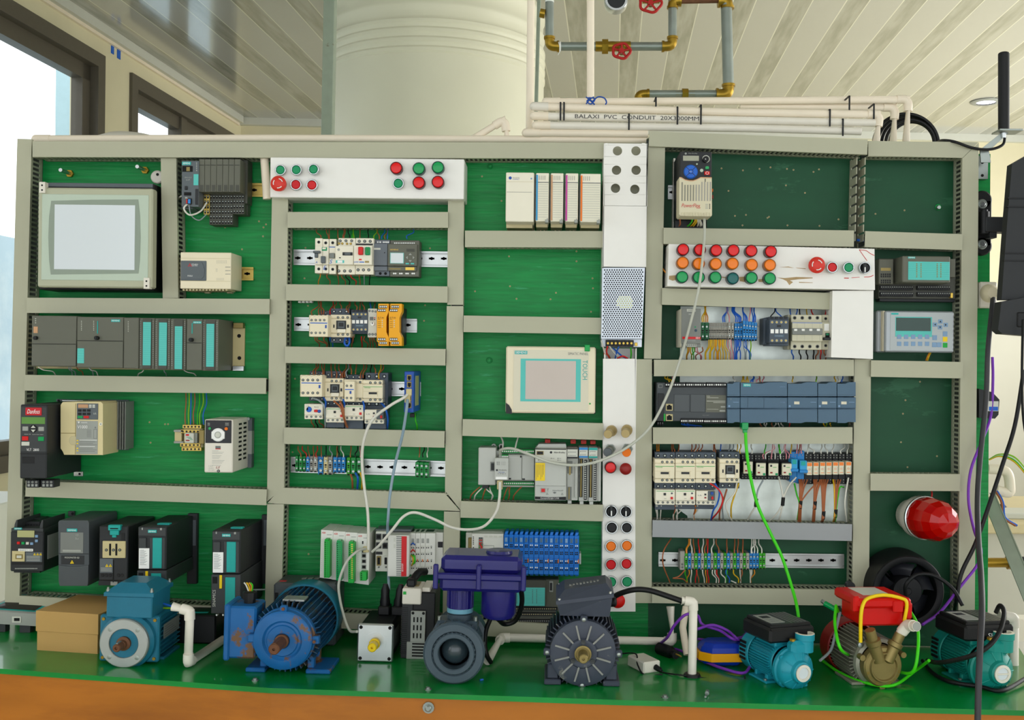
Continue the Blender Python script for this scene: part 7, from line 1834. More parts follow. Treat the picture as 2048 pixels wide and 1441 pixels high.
g=t.p('connector','black');g.b((-26,10,140),(-8,40,156),None,3);g.tube([(-16,30,150),(-6,50,162),(4,70,160)],8,10);t.done()
# ring valve with actuator
M=frame(906,1370)
t=TB_(M,'motor_valve','grey plastic ball valve with dark blue electric actuator on top','valve')
g=t.p('union_nut','valve_grey');g.lathe([(43,0),(45,-3),(58,-3),(62,2),(62,12),(58,14),(57,34),(50,36)],(0,0,62),(0,1,0),56)
finned(g,56,61,14,34,26,62,th=3)
g=t.p('socket_end','valve_grey');g.lathe([(31,24),(31,-4),(33,-6),(40,-6),(42,-3),(42,6)],(0,0,62),(0,1,0),44);finned(g,40,43,-3,6,30,62,th=2.5)
g=t.p('ball','valve_ball');g.sph((0,34,62),29,28)
g=t.p('valve_body','valve_grey');g.lathe([(36,30),(48,34),(52,60),(54,80),(50,110),(58,112),(58,150),(40,154),(0,154)],(0,0,62),(0,1,0),40);g.b((-40,44,96),(42,96,116),None,3);g.lathe([(26,0),(26,14),(22,16),(22,30)],(4,72,112),(0,0,1),28)
for x in (-36,38):g.lathe([(4,0),(4,8),(0,8)],(x,50,116),(0,0,1),8,'bolt_steel')
g=t.p('collar','cyan_valve');g.lathe([(27,0),(27,9),(0,9)],(4,70,130),(0,0,1),28)
g=t.p('clear_neck','valve_blue');g.lathe([(26,0),(26,40),(0,40)],(4,70,139),(0,0,1),28)
for k in range(14):a_=2*PI*k/14;g.lathe([(2,0),(2,36),(0,36)],(4+26*math.cos(a_),70+26*math.sin(a_),140),(0,0,1),6)
g=t.p('actuator_housing','valve_blue');g.b((-34,8,184),(132,108,214),None,7);g.b((-40,2,208),(136,114,222),None,3);g.b((-32,8,222),(130,108,256),None,8)
for x in (-42,44,134):g.b((x-4,-2,190),(x+6,6,240),None,2)
g.lathe([(28,0),(26,6),(10,7),(0,7)],(82,60,255),(0,0,1),28)
g=t.p('motor_can','valve_blue');g.lathe([(0,-2),(30,0),(36,10),(36,62),(34,64)],(84,58,124),(0,0,1),32);t.done()
view()
one('cable','black cable looping from the blue actuator down beside its round can','cable','black', lambda g:g.tube([W(1022,1142,.28),(W(1038,1165,.28)),W(1044,1205,.26),W(1032,1240,.24),W(1010,1249,.24),W(995,1238,.26)],.0052,10))
one('cable','black cable hanging from the blue can into the open white pipe','cable','black', lambda g:g.tube([W(981,1238,.26),W(972,1262,.26),W(970,1290,.26),W(974,1312,.26),W(982,1326,.25)],.0048,10))
# grey-white pipe along the bench
z0=on_bench_d(1200,.09).z+.0095
e0=on_bench(975,1333)+Vector((0,0,.011));e1=Vector((W(1003,1276,.1).x,-.1,W(1003,1276,.1).z));e2=Vector((W(1345,1284,.09).x,-.09,W(1345,1284,.09).z));e3=Vector((W(1340,1212,.07).x,-.078,W(1340,1212,.07).z))
pipe('long_pipe','long white pipe running behind the grey motor with an open end by the valve',[e0,e1,e2,e3],.0092,joints=[(e0,e1,e2),(e1,e2,e3)])
# grey motor
M=frame(1164,1376)
t=TB_(M,'electric_motor','dark grey ribbed electric motor with tilted terminal box, in the middle of the bench','motor');ZC=67
g=t.p('end_shield','motor_grey');g.lathe([(0,8),(13,8),(15,2),(24,-1),(28,0),(31,5),(60,3),(66,6),(67,20)],(0,0,ZC),(0,1,0),56)
for i in range(12):
    a_=2*PI*i/12+.26;c,s=math.cos(a_),math.sin(a_);u=Vector((c,0,s));v=Vector((-s,0,c))*1.7;z=Vector((0,0,ZC))
    q=[z+u*28-v,z+u*28+v,z+u*58+v,z+u*58-v];g.add([w+Vector((0,.5,0)) for w in q]+[w+Vector((0,6,0)) for w in q],[(0,1,2,3),(0,4,5,1),(1,5,6,2),(2,6,7,3),(3,7,4,0)],'motor_rib')
for x,z in ((0,ZC+68),(72,ZC),(-72,ZC),(0,ZC-64)):g.b((x-7,4,z-7),(x+7,16,z+7),None,2);g.lathe([(4,0),(4,2),(2,3),(0,3)],(x,4,z),Fr,12,'bolt_steel')
for a_ in (90,215,325):g.lathe([(5,0),(5,3),(2,3),(0,2)],(24*math.cos(math.radians(a_)),0,ZC+24*math.sin(math.radians(a_))),Fr,10,'dark_grey')
g=t.p('finned_body','motor_grey');g.lathe([(64,20),(64,150),(0,152)],(0,0,ZC),(0,1,0),40);finned(g,62,76,24,140,22,ZC,a0=-80,a1=80,th=1.6);finned(g,62,76,24,140,22,ZC,a0=100,a1=260,th=1.6)
for sx in (-1,1):g=t.p('foot','motor_grey');g.b((sx*42,10,0),(sx*76,120,11),None,2);g.b((sx*48,20,10),(sx*70,30,40),None,2);g.b((sx*48,60,10),(sx*66,100,36),None,2)
g=t.p('shaft','bronze');g.lathe([(17,6),(17,-2),(14,-3),(14,0),(9.5,0),(9.5,-34),(8,-36),(3,-36),(3,-32),(0,-32)],(0,0,ZC),(0,1,0),24)
g=t.p('terminal_box','motor_grey');lo=[(-48,16,ZC+72),(52,16,ZC+72),(52,96,ZC+72),(-48,96,ZC+72)];hi=[(-54,6,ZC+96),(56,6,ZC+114),(56,100,ZC+122),(-54,100,ZC+108)]
g.add(lo+hi,[(3,2,1,0),(4,5,6,7),(0,1,5,4),(1,2,6,5),(2,3,7,6),(3,0,4,7)])
q=t.p('terminal_lid','motor_grey',g);l1=[(x*1.05,y+(-3 if y<50 else 3),z) for x,y,z in hi];l2=[(x,y,z+7) for x,y,z in l1];l3=[(-40,26,ZC+122),(44,26,ZC+138),(44,86,ZC+142),(-40,86,ZC+130)]
q.add(l1+l2+l3,[(0,1,5,4),(1,2,6,5),(2,3,7,6),(3,0,4,7),(4,5,9,8),(5,6,10,9),(6,7,11,10),(7,4,8,11),(8,9,10,11)])
for x,y,z in ((-50,8,ZC+104),(52,8,ZC+121),(52,94,ZC+130),(-50,94,ZC+116)):q.lathe([(4,0),(4,4),(0,5)],(x,y,z),(0,0,1),8,'steel')
[q.b((-30+i*7,46+(i % 3),ZC+125+i*1.25),(-26+i*7,60-(i % 2)*4,ZC+127.5+i*1.25),'motor_rib',0) for i in range(9)]
q=t.p('cable_gland','black',g);q.lathe([(10,0),(10,12),(7,14),(0,14)],(54,60,ZC+92),(1,-.2,.1),10);t.done()
view()
one('cable','thick black cable arching from the grey motor into the white pipe elbow','cable','black', lambda g:g.tube([W(1221,1199,.25),W(1240,1188,.26),W(1270,1180,.27),W(1300,1182,.27),(W(1335,1193,.27)),W(1364,1203,.27)],.0056,12))
f0=on_bench(1384,1353);dv=-f0.y;v1=W(1386,1204,dv);v0=W(1363,1202,dv)
pipe('standing_pipe','white pipe standing upright on the bench with an elbow taking the black cable',[f0+Vector((0,0,.0)),Vector((f0.x+.0012,v1.y,v1.z)),v0],.0088,joints=[(f0,Vector((f0.x+.0012,v1.y,v1.z)),v0)])
one('dark_disc','black round disc under the upright white pipe','base','black', lambda g:g.lathe([(.0,0),(.018,0),(.016,.005),(0,.006)],f0,(0,0,1),24))  # plain dark disc at the pipe's foot, not a separate base
h0=on_bench(1374,1318);h1=W(1368,1262,.14);h2=W(1372,1215,.09);h1.y=(h0.y+h2.y)/2
pipe('bent_pipe','older white pipe leaning behind the upright pipe with the elbow',[h0+Vector((0,0,.008)),h1,h2],.0078,m='conduit')
# adapter
M=frame(1304,1347,28)
t=TB_(M,'power_adapter','small white power adapter with a black plug, on the bench beside the upright pipe','adapter');g=t.p('housing','white_plastic');g.b((-20,0,0),(20,62,23),None,2.5);q=t.p('plug','black');q.lathe([(6,0),(5,14),(2.5,18),(0,18)],(8,0,11),(0.2,-1,-.2),10);t.done()
wire('thin black lead curling on the bench round the white adapter','wire_black',[(1320,1345,.25),(1345,1349,.27),(1370,1352,.28),(1400,1356,.28),(1440,1361,.28),(1485,1362,.28),(1490,1352,.28)],.0016,name='cable',cat='cable')
wire('thin black lead running behind the white adapter','wire_black',[(1225,1310,.2),(1270,1308,.22),(1275,1330,.25),(1290,1352,.27),(1325,1350,.27)],.0016,name='cable',cat='cable')
one('mains_plug','black mains plug lying behind the upright white pipe','plug','black', lambda g:(g.tube([on_bench(1318,1308)+Vector((0,0,.012)),on_bench(1345,1318)+Vector((0,0,.012)),on_bench(1352,1322)+Vector((0,0,.012))],[.013]*6+[.009]*7,12),g.cyl(on_bench(1352,1322)+Vector((0,0,.014)),on_bench(1362,1326)+Vector((0,0,.013)),.002,.002,8,'gold_screw')))
# float switch
M=frame(1452,1337,8)
t=TB_(M,'float_switch','yellow and dark blue float switch lying on the bench beside the teal pump','float switch')
def loft(g,rings,m=None):
    vs=[v for r_ in rings for v in r_];n=len(rings[0]);g.add(vs,[list(reversed(range(n))),[len(vs)-n+i for i in range(n)]]+[(a*n+i,a*n+(i+1) % n,(a+1)*n+(i+1) % n,(a+1)*n+i) for a in range(len(rings)-1) for i in range(n)],m)
def oct_(s,z,sx=50,sy=34): return [(x*s*sx/50,34+y*s*sy/34,z) for x,y in ((-50,-14),(-30,-34),(34,-34),(50,-16),(50,18),(32,34),(-30,34),(-50,16))]
g=t.p('yellow_rim','float_yellow');loft(g,[oct_(1,11),oct_(1.02,12),oct_(1.02,27),oct_(1,28)]);g.b((44,26,13),(68,48,28),None,3);g.bev=.001
g=t.p('blue_shell','float_blue');loft(g,[oct_(.94,27),oct_(.9,38),oct_(.74,46),oct_(.5,48)]);loft(g,[oct_(.6,0),oct_(.8,3),oct_(.92,12)]);g.bev=.002;t.done()
def bt(p,z=.006):q=on_bench(*p); return q+Vector((0,0,z))
one('cable','purple cable looping from the float switch over and under the upright pipe','cable','purple', lambda g:g.tube([bt((1500,1300),.03),W(1470,1280,.2),W(1440,1262,.17),W(1405,1250,.16),W(1395,1232,.16),W(1372,1230,.2),W(1350,1250,.2),W(1335,1275,.18),bt((1320,1300),.01),bt((1345,1303)),bt((1375,1313)),bt((1410,1330)),bt((1450,1345)),bt((1490,1352)),bt((1506,1335),.02),W(1506,1310,.22)],.0031,10))
one('cable','second purple cable curving above the float switch towards the teal pump','cable','purple', lambda g:g.tube([W(1395,1259,.18),W(1425,1251,.17),W(1455,1262,.17),W(1478,1280,.19),bt((1492,1294),.03)],.0031,10))
one('cable','flat purple cable running behind the float switch','cable','purple', lambda g:g.tube([W(1396,1279,.1),W(1420,1281,.09),W(1460,1279,.09),W(1495,1273,.09)],.0028,8))
# pumps
def pump(px,py,yaw,cm,label,brand,capped,ks=1.0):
    M=frame(px,py,yaw) @ Matrix.Scale(ks,4);t=TB_(M,'water_pump',label,'pump');Zc=38
    g=t.p('volute',cm);g.lathe([(18,-2),(22,0),(24,8),(38,16),(42,22),(42,34),(46,36),(46,44),(38,48),(34,60)],(0,0,Zc),(0,1,0),48)
    for a_ in (40,140,220,320):g.lathe([(5,0),(5,3),(0,4)],(41*math.cos(math.radians(a_)),33,Zc+41*math.sin(math.radians(a_))),Fr,10)
    for a_ in range(10):aa=2*PI*a_/10;g.tube([(24*math.cos(aa),8,Zc+24*math.sin(aa)),(39*math.cos(aa),17,Zc+39*math.sin(aa))],1.6,6)
    g.b((-14,16,Zc+30),(34,46,Zc+62),None,8);g.lathe([(19,0),(19,24),(21,25),(21,38),(17,38),(17,30),(0,30)],(26,32,Zc+36),(0,0,1),32)
    q=t.p('outlet_rim','cream_light');q.lathe([(20.5,37.8),(20.5,39),(15,39),(15,30),(0,30)],(26,32,Zc+36),(0,0,1),32)
    q=t.p('priming_plug','brass');q.lathe([(7,0),(7,5),(0,6)],(-6,30,Zc+60),(0,0,1),8,None,False)
    q=t.p('inlet_cap','white_plastic');q.lathe([(17.5,0),(18,-4),(12.5,-4.5),(12,-2),(0,-2)],(0,-1,Zc),(0,1,0),32);q.lathe([(12,-2.2),(0,-2.4)],(0,-1,Zc),(0,1,0),24,'screen_pale')
    if capped:q.b((-13,-6,Zc-1.5),(13,-3,Zc+1.5),None,.5)
    g=t.p('motor_body',cm);g.lathe([(36,60),(38,62),(38,150)],(0,0,Zc+6),(0,1,0),36);finned(g,37,44,66,140,16,Zc+6,a0=-70,a1=60,th=1.3);finned(g,37,44,66,140,18,Zc+6,a0=120,a1=260,th=1.3);g.b((-26,64,Zc+38),(26,140,Zc+54),None,3)
    g=t.p('fan_cover',cm);g.lathe([(44,142),(46,144),(46,176),(40,182),(0,184)],(0,0,Zc+6),(0,1,0),36)
    for k in range(5):g.b((-47,150,Zc-10+k*9),(-44,172,Zc-5+k*9),'dark_slot',0)
    g=t.p('base',cm);g.b((-48,62,0),(44,132,5),None,1.5);g.b((-38,74,4),(34,84,16),None,2);g.b((-38,116,4),(34,124,16),None,2);g.b((-16,20,0),(30,40,8),None,3)
    for x in (-42,38):g.lathe([(4,0),(4,3),(0,3)],(x,74,5),(0,0,1),8,'bolt_steel')
    g=t.p('terminal_box','black' if capped else 'black');g.ms[0]='pump_black';g.b((-56,40,Zc+54),(58,150,Zc+86),None,5);g.b((-50,46,Zc+84),(52,144,Zc+93),None,4)
    for k in range(5):g.b((6+k*9,54,Zc+93),(8+k*9,140,Zc+93.6),'grey',0)
    q=t.p('rating_label','mid_grey',g);q.b((-42,60,Zc+93),(-6,130,Zc+93.7),None,0);q.b((-36,100,Zc+93.7),(-14,118,Zc+93.9),'ink',0)
    for k in range(4):q.b((-38,66+k*8,Zc+93.7),(-10,68+k*8,Zc+93.9),'ink_grey',0)
    if brand:text3(g,brand,(22,39.6,Zc+66),(1,0,0),(0,0,1),52,9,'white')
    t.done(); return M
pump(1604,1383,22,'pump_teal','bright teal water pump with black terminal box and open white port, beside the float switch',None,False,.95)
pump(2002,1386,13,'pump_green','green blue water pump with slotted white cap, at the right end of the bench','SHIMGE',True,1.0)
# brass pump with red box
M=frame(1768,1380,10)
t=TB_(M,'gear_pump','brass headed pump with aluminium finned motor and bright red box with yellow strap','pump');Zc=44
g=t.p('brass_head','bronze');g.lathe([(0,2),(25,2),(27,-2),(29,-2),(31,3),(38,4),(41,8),(41,24),(36,26)],(0,0,Zc),(0,1,0),44)
for x,z in ((-44,Zc+18),(44,Zc+22),(0,3)):g.lathe([(6,0),(6,16),(0,16)],(x,22,z),Fr,12)
for i,ch in enumerate('ROTEXXPUMP'):
    a_=math.radians(200+i*16);u=Vector((math.cos(a_),0,math.sin(a_)));
    if ch != 'X':text3(g,ch,Vector((0,3.2,Zc))+u*35,(-u.z,0,u.x),(-u.x,0,-u.z),5,6,'brass')
for (b_,e) in (((-10,6,Zc+12),(-34,0,Zc+76)),((8,6,Zc+12),(34,4,Zc+66))):
    q=t.p('brass_elbow','bronze');b_,e=Vector(b_),Vector(e);ax=(e-b_);L_=ax.length
    q.lathe([(0,-6),(13,0),(12,L_*.5),(15,L_*.54),(15,L_*.68),(10.5,L_*.7),(10.5,L_),(0,L_)],b_,ax,24)
g=t.p('finned_motor','aluminium');g.lathe([(42,24),(48,28),(50,36),(44,44),(44,150),(40,156),(0,156)],(0,0,Zc+2),(0,1,0),40);finned(g,43,54,46,140,20,Zc+2,a0=100,a1=265,th=1.4);finned(g,43,54,46,140,16,Zc+2,a0=-80,a1=60,th=1.4)
for x,z in ((-42,Zc+40),(40,Zc+40)):g.lathe([(6,0),(6,6),(3,7),(0,7)],(x,26,z),Fr,12,'bolt_steel')
g=t.p('fan_cover','red_dark');g.lathe([(54,140),(57,142),(57,180),(50,186),(0,188)],(0,0,Zc+2),(0,1,0),36)
for sx in (-1,1):g=t.p('foot','aluminium');g.b((sx*24,30,0),(sx*54,110,6),None,1.5)
g=t.p('switch_box','red');g.ms[0]='box_red';g.b((-44,20,Zc+78),(50,110,Zc+118),None,4);g.b((-56,8,Zc+116),(60,122,Zc+136),None,5);g.b((-64,12,Zc+108),(-50,30,Zc+140),None,3);g.b((50,12,Zc+92),(64,30,Zc+126),None,3);g.b((18,4,Zc+108),(40,12,Zc+132),None,3)
q=t.p('label','light_grey',g);q.b((-30,40,Zc+136),(30,110,Zc+136.6),None,0)
g=t.p('yellow_strap','yellow');g.tube([(-50,6,Zc+50),(-52,4,Zc+100),(-48,4,Zc+126),(-34,10,Zc+137),(0,14,Zc+142),(34,10,Zc+137),(46,4,Zc+128),(44,8,Zc+90)],3.8,6);t.done()
e=M @ Vector((34,4,Zc+66));p1=e+Vector((.012,-.006,.02));p2=p1+Vector((.008,-.03,.004))
pipe('pipe_elbow','white plastic elbow on the right brass pipe of the red boxed pump',[e,p1,p2],.0098,joints=[(e,p1,p2)])
one('pipe_mouth','dark open mouth of the white elbow','pipe','mid_grey', lambda g:g.lathe([(.0,0),(.0086,0),(.0086,.0012),(0,.0012)],p2,(p2-p1),20))
view()
one('cable','lime green cable coiled round the brass headed pump','cable','cable_lime', lambda g:g.tube([W(1672,1212,.26),W(1670,1250,.3),W(1682,1300,.34),bt((1712,1345),.03),bt((1750,1368),.025),bt((1790,1368),.025),W(1825,1345,.34),W(1836,1300,.34),W(1834,1250,.3),W(1815,1215,.26)],.0032,10))
one('cable','outer loop of lime green cable in front of the brass headed pump','cable','cable_lime', lambda g:g.tube([bt((1642,1326),.006),bt((1680,1352)),bt((1730,1372)),bt((1785,1378)),bt((1830,1362),.02),W(1858,1322,.33)],.0032,10))
one('cable_plug','green moulded plug with bare metal end hanging left of the red box','plug','lamp_green', lambda g:(g.tube([W(1650,1208,.2),W(1672,1220,.22)],.006,8),g.tube([W(1643,1202,.2),W(1650,1208,.2)],.004,8,'bolt_steel'),g.tube([W(1670,1219,.22),W(1676,1224,.24),W(1672,1212,.26)],.0031,8,'cable_lime')))
wire('grey flat cable hanging left of the red boxed pump onto the bench','wire_grey',[(1680,1225,.2),(1672,1260,.22),(1662,1300,.24),(1640,1322,.27)],.003,name='cable',cat='cable')
t=T('pipe_elbow','white conduit mouth peeking over the red box with a dark hole','pipe');g=t.p('tube','conduit_white');g.cyl(W(1690,1215,.06),W(1699,1173,.09),.010,.010,20);q=t.p('opening','charcoal');q.disc(1702,1174,9,.102,.085);t.done()
# black fan
t=T('cooling_fan','round black cooling fan leaning on the dark panel behind the red boxed pump','fan');c0=W(1816,1184,.11);k=sc_at(.11)
g=t.p('fan_frame','fan_black');g.lathe([(58*k,.01),(58*k,.0),(62*k,-.003),(70*k,-.003),(72*k,.0),(72*k,.03),(76*k,.05),(76*k,.08),(60*k,.082),(58*k,.08),(58*k,.01)],c0,(0,1,0),56)
for i in range(4):a_=PI/4+i*PI/2;g.tube([c0+Vector((math.cos(a_)*22*k,.062,math.sin(a_)*22*k)),c0+Vector((math.cos(a_)*60*k,.062,math.sin(a_)*60*k))],.003,6)
g.lathe([(28*k,.06),(28*k,.07),(0,.07)],c0,(0,1,0),24)
q=t.p('hub','fan_black');q.lathe([(0,-.002),(6*k,-.002),(8*k,.001),(12*k,.001),(28*k,.002),(30*k,.006),(30*k,.05)],c0,(0,1,0),36)
q=t.p('fan_blades','fan_black');q.ms[0]='fan_blade'
for i in range(5):
    a_=2*PI*i/5+.5;vs=[]
    for r_ in (28,40,55):
        for s_,y in ((-.42,.008),(0,.022),(.42,.04)):aa=a_+s_*(1 if r_<50 else 1.15);vs.append(c0+Vector((math.cos(aa)*r_*k,y,math.sin(aa)*r_*k)))
    q.add(vs+[v+Vector((0,.0015,0)) for v in vs],[(0,3,4,1),(1,4,5,2),(3,6,7,4),(4,7,8,5),(9,10,13,12),(10,11,14,13),(12,13,16,15),(13,14,17,16),(6,15,16,7),(7,16,17,8)],None,True)
t.done()
one('cable','black cable arching across the face of the round black fan','cable','black', lambda g:g.tube([W(1812,1195,.13),W(1812,1170,.14),W(1835,1150,.14),W(1870,1153,.14),W(1905,1178,.15),W(1925,1212,.17)],.0042,10))
# red beacon
t=T('warning_beacon','red faceted warning beacon on a white base, at the right of the board','beacon')
b0=W(1838,1034,.045);b1=W(1866,1040,.10);tip=W(1898,1047,.17);ax=(tip-b0).normalized();L_=(tip-b0).length;kk=.0475
g=t.p('base','white_plastic');g.lathe([(0,-.04),(kk*.75,-.04),(kk*.9,-.01),(kk,.0),(kk,.026)],b0,ax,32)
q=t.p('lens','beacon_red')
pr=[(kk*.98,.026),(kk,.04),(kk*1.0,.062),(kk*.92,.088),(kk*.74,.108),(kk*.45,.122),(0,.127)]
q.lathe(pr,b0,ax,12,None,False);q=t.p('reflector','red');q.lathe([(.018,.026),(.026,.06),(.02,.09),(0,.1)],b0,ax,8,None,False);g=t.p('rim','steel');g.lathe([(kk,.022),(kk*1.03,.023),(kk*1.03,.028),(kk*.98,.029)],b0,ax,32);t.done()
wire('thin red wire above the red beacon','wire_red',[(1863,996,.05),(1864,988,.05),(1863,982,.04)],.0015)
# cables at the right end
one('cable','long thick black cable hanging from the wall socket past the bench end','cable','cable_black', lambda g:g.tube([W(1987,585,.03),W(1984,620,.07),W(1976,700,.1),W(1972,800,.12),W(1960,920,.16),W(1955,1000,.2),W(1957,1080,.28),W(1962,1150,.38),W(1964,1220,.48),W(1960,1300,.53),W(1957,1370,.55),W(1955,1460,.56)],.0058,12))
one('cable','black cable slanting from the right wall down behind the green blue pump','cable','black', lambda g:g.tube([W(2048,740,.1),W(2030,850,.1),W(2005,930,.11),W(1975,1020,.12),W(1950,1090,.12),W(1922,1150,.12),W(1912,1210,.12),bt((1905,1290),.05)],.0045,10))
one('cable','black cable curling from the pump box round in front of the green blue pump','cable','black', lambda g:g.tube([W(1992,1226,.34),W(2000,1212,.35),W(2008,1225,.37),W(2000,1262,.4),W(1975,1295,.42),W(1935,1315,.4),W(1880,1326,.35),W(1855,1322,.3)],.0046,10))
one('cable','black lead lying on the bench in front of the green blue pump','cable','black', lambda g:g.tube([bt((1845,1328)),bt((1865,1352)),bt((1900,1370)),bt((1960,1380)),bt((2005,1388)),bt((2060,1362),.01)],.0042,10))
one('cable','bright purple cable along the right edge of the board down to the fan','cable','purple', lambda g:g.tube([W(1985,715,.04),W(1986,760,.05),W(1982,830,.05),W(1965,880,.08),W(1942,940,.09),W(1937,1000,.09),W(1948,1060,.1),W(1962,1100,.1),W(1955,1130,.11),W(1920,1175,.12),W(1880,1225,.14),W(1845,1250,.17)],.0032,10))
h=on_bench(2034,1300);hz=W(2028,1236,.12);hs=W(1998,1232,.12)
pipe('standing_pipe','white pipe with an elbow standing behind the green blue pump',[Vector((hz.x,-.12,on_bench_d(2030,.12).z)),hz,hs],.0105,joints=[(Vector((hz.x,-.12,0)),hz,hs)])
wire('thin grey cable from the white module loop down to the servo motor','cable_grey',[(731,1098,.105),(715,1103,.13),(693,1125,.15),(678,1165,.16),(680,1200,.17),(690,1240,.2),(700,1262,.22),(714,1264,.24)],.0031,name='network_cable',cat='cable')
wire('white network cable from the blue switch down to the white socketed module','wire_white',[(814,790,.13),(806,797,.14),(780,812,.14),(745,840,.13),(728,880,.12),(724,920,.11),(728,970,.11),(735,1020,.11),(737,1060,.11),(737,1100,.105)],.0034,name='network_cable',cat='cable')
wire('blue grey network cable hanging from the blue switch behind the white slatted module','cable_bluegrey',[(815,800,.13),(813,820,.14),(805,870,.12),(790,930,.1),(780,990,.1),(776,1040,.1),(775,1060,.08),(776,1120,.05),(778,1180,.12)],.0034,name='network_cable',cat='cable')
wire('white network cable bowing from the socket controller up to the grey network module','wire_white',[(745,1104,.1),(760,1090,.13),(785,1060,.14),(808,1033,.14),(832,1026,.14),(870,1040,.13),(905,1056,.13),(940,1060,.13),(970,1052,.13),(992,1025,.12),(999,995,.1),(1000,965,.09)],.0034,name='network_cable',cat='cable')
for (x,y,y1,d,lb) in ((818,778,792,.13,'clear network plug in the third socket of the blue switch'),(815,791,806,.13,'clear network plug in the fourth socket of the blue switch'),(1000,962,980,.085,'clear plug of the white cable under the grey network module'),(732,1094,1106,.105,'clear plug in the white socketed module')):
    one('network_plug',lb,'plug','term_beige', lambda g:g.p(x-6,y,x+5,y1,d,d-.014,None,.001))
for (x,y,lb) in ((510,1362,'loose galvanised bolt on the bench before the large blue motor'),(856,1380,'small bolt sunk in the bench edge below the ring valve'),(1330,1396,'small flat screw head near the bench edge below the adapter')):
    one('bolt',lb,'bolt','bolt_steel', lambda g:(g.lathe([(.007,0),(.007,.0015),(.004,.0015),(.004,.005),(0,.006)],on_bench(x,y),(0,0,1),8)))
one('screw','loose screw lying on the bench below the upright white pipe','screw','bolt_steel', lambda g:(g.tube([on_bench(1414,1392)+Vector((0,0,.003)),on_bench(1411,1398)+Vector((0,0,.003))],.0022,8),g.tube([on_bench(1415,1388)+Vector((0,0,.004)),on_bench(1414,1392)+Vector((0,0,.004))],.0042,8)))
one('wire_scrap','tiny blue wire scrap on the bench right of the ring valve','scrap','wire_blue', lambda g:g.tube([on_bench(960,1363)+Vector((0,0,.002)),on_bench(966,1362)+Vector((0,0,.002))],.0022,6))
# ================================================================= behind and above the board
view()
DT=5.35;R_T=.555;cx=(873-PX0)*DT/FOC-.02
t=T('water_tank','large cream plastic water tank with moulded ribs, standing behind the board','tank')
g=t.p('tank_body','tank');pr=[(0,.0),(R_T,0),(R_T,2.4)];z=2.87
pr += [(R_T,z)]
for k in range(4):pr += [(R_T-.001,z),(R_T+.006,z+.01),(R_T+.006,z+.024),(R_T-.002,z+.034)];z += .044
pr += [(R_T-.004,z)]
for k in range(2):pr += [(R_T-.004,z+.03),(R_T+.003,z+.045),(R_T+.003,z+.06),(R_T-.006,z+.075)];z += .1
pr += [(R_T*.85,3.36),(0,3.4)]
pr=[q for i,q in enumerate(pr) if i==0 or q[1] >= pr[i-1][1]]
g.lathe(pr,(cx,DT-DB,0),(0,0,1),72);t.done()
def post(x0,y0,x1,y1,w,d,m,label,name='steel_post'):
    a,b_=W(x0,y0,d),W(x1,y1,d);a=b_+(a-b_)*1.25;b2=b_+(b_-a)*1.0;b2.z=0;kw=sc_at(d)*w
    t=T(name,label,'post');g=t.p('post',m);g.b((b_.x-kw/2,b_.y,0),(b_.x+kw/2,b_.y+.012,a.z),None,.002,rot=None)
    g.v=[v+Vector(((a.x-b_.x)*(v.z-b_.z)/(a.z-b_.z) if v.z>b_.z else 0,0,0)) for v in g.v]
    q=t.p('flange',m);q.b((b_.x+kw/2-.008,b_.y+.012,0),(b_.x+kw/2,b_.y+.05,a.z),None,.001);q.v=[v+Vector(((a.x-b_.x)*(v.z-b_.z)/(a.z-b_.z) if v.z>b_.z else 0,0,0)) for v in q.v]
    t.done()
post(656,0,643,270,22,-1.7,'post_grey','pale grey green steel post with chipped edges left of the water tank')
post(1074,0,1052,270,7,-1.7,'post_grey','slim grey steel post right of the water tank')
def vpipe(x0,y0,x1,y1,w,d,label):
    a,b_=W(x0,y0,d),W(x1,y1,d);a=b_+(a-b_)*1.15
    one('conduit_pipe',label,'pipe','conduit', lambda g:g.cyl(b_,a,w/2*sc_at(d),None,20))
vpipe(1062,0,1059,265,15,-.06,'upright cream conduit pipe rising past the right edge of the tank')
vpipe(1181,-10,1181,197,15,-.04,'upright cream conduit pipe in front of the brass pipework, tied with blue cord')
rc=7.6*sc_at(-.02)
def hp(label,pts,d,el=(),col='conduit',cap=True,txt=0):
    P_=[W(x,y,d) for x,y in pts];t=T('conduit_pipe',label,'pipe');g=t.p('tube',col);g.tube(P_,rc,18,curve=False)
    if txt:text(t.p('print_marking','ink',g),'BALAXI  PVC  CONDUIT  20X3000MM',1150,231,1398,239,.0142,None,slope=.01)
    if cap:q=t.p('end_elbow','white_plastic' if cap==2 else 'conduit');u=(P_[1]-P_[0]).normalized();q.sph(P_[0],rc*1.14,16);q.tube([P_[0],P_[0]+u*.033],rc*1.14,18,curve=False)
    for i in el:a,b_,c=P_[i-1],P_[i],P_[i+1];u=(a-b_).normalized()*.028;w=(c-b_).normalized()*.028;q=t.p('elbow','conduit');q.tube([b_+u,b_+u*.35+w*.02,b_+w*.35+u*.02,b_+w],rc*1.14,18,res=6)
    return t.done()
hp('cream conduit, topmost of the bundle, bending down at its right end',[(1092,204),(1480,202),(1817,199),(1812,285)],-.03,(2,))
hp('cream conduit half hidden as second of the bundle, bending down at the right',[(1480,212),(1790,215),(1786,285)],-.045,(1,),cap=False)
hp('cream conduit, third down in the bundle, bending down shortest at the right',[(1068,213),(1480,225),(1759,229),(1752,285)],.005,(2,),cap=2)
hp('white conduit of the bundle with black printed lettering',[(1068,232),(1500,241),(1750,246)],.005,(),'conduit_white',txt=1)
hp('cream conduit, lowest long one of the bundle',[(1072,251),(1500,257),(1722,263)],.005,(),'conduit_white')
hp('short cream conduit lying under the bundle, ending at the top duct',[(1052,266),(1296,268)],.0,())
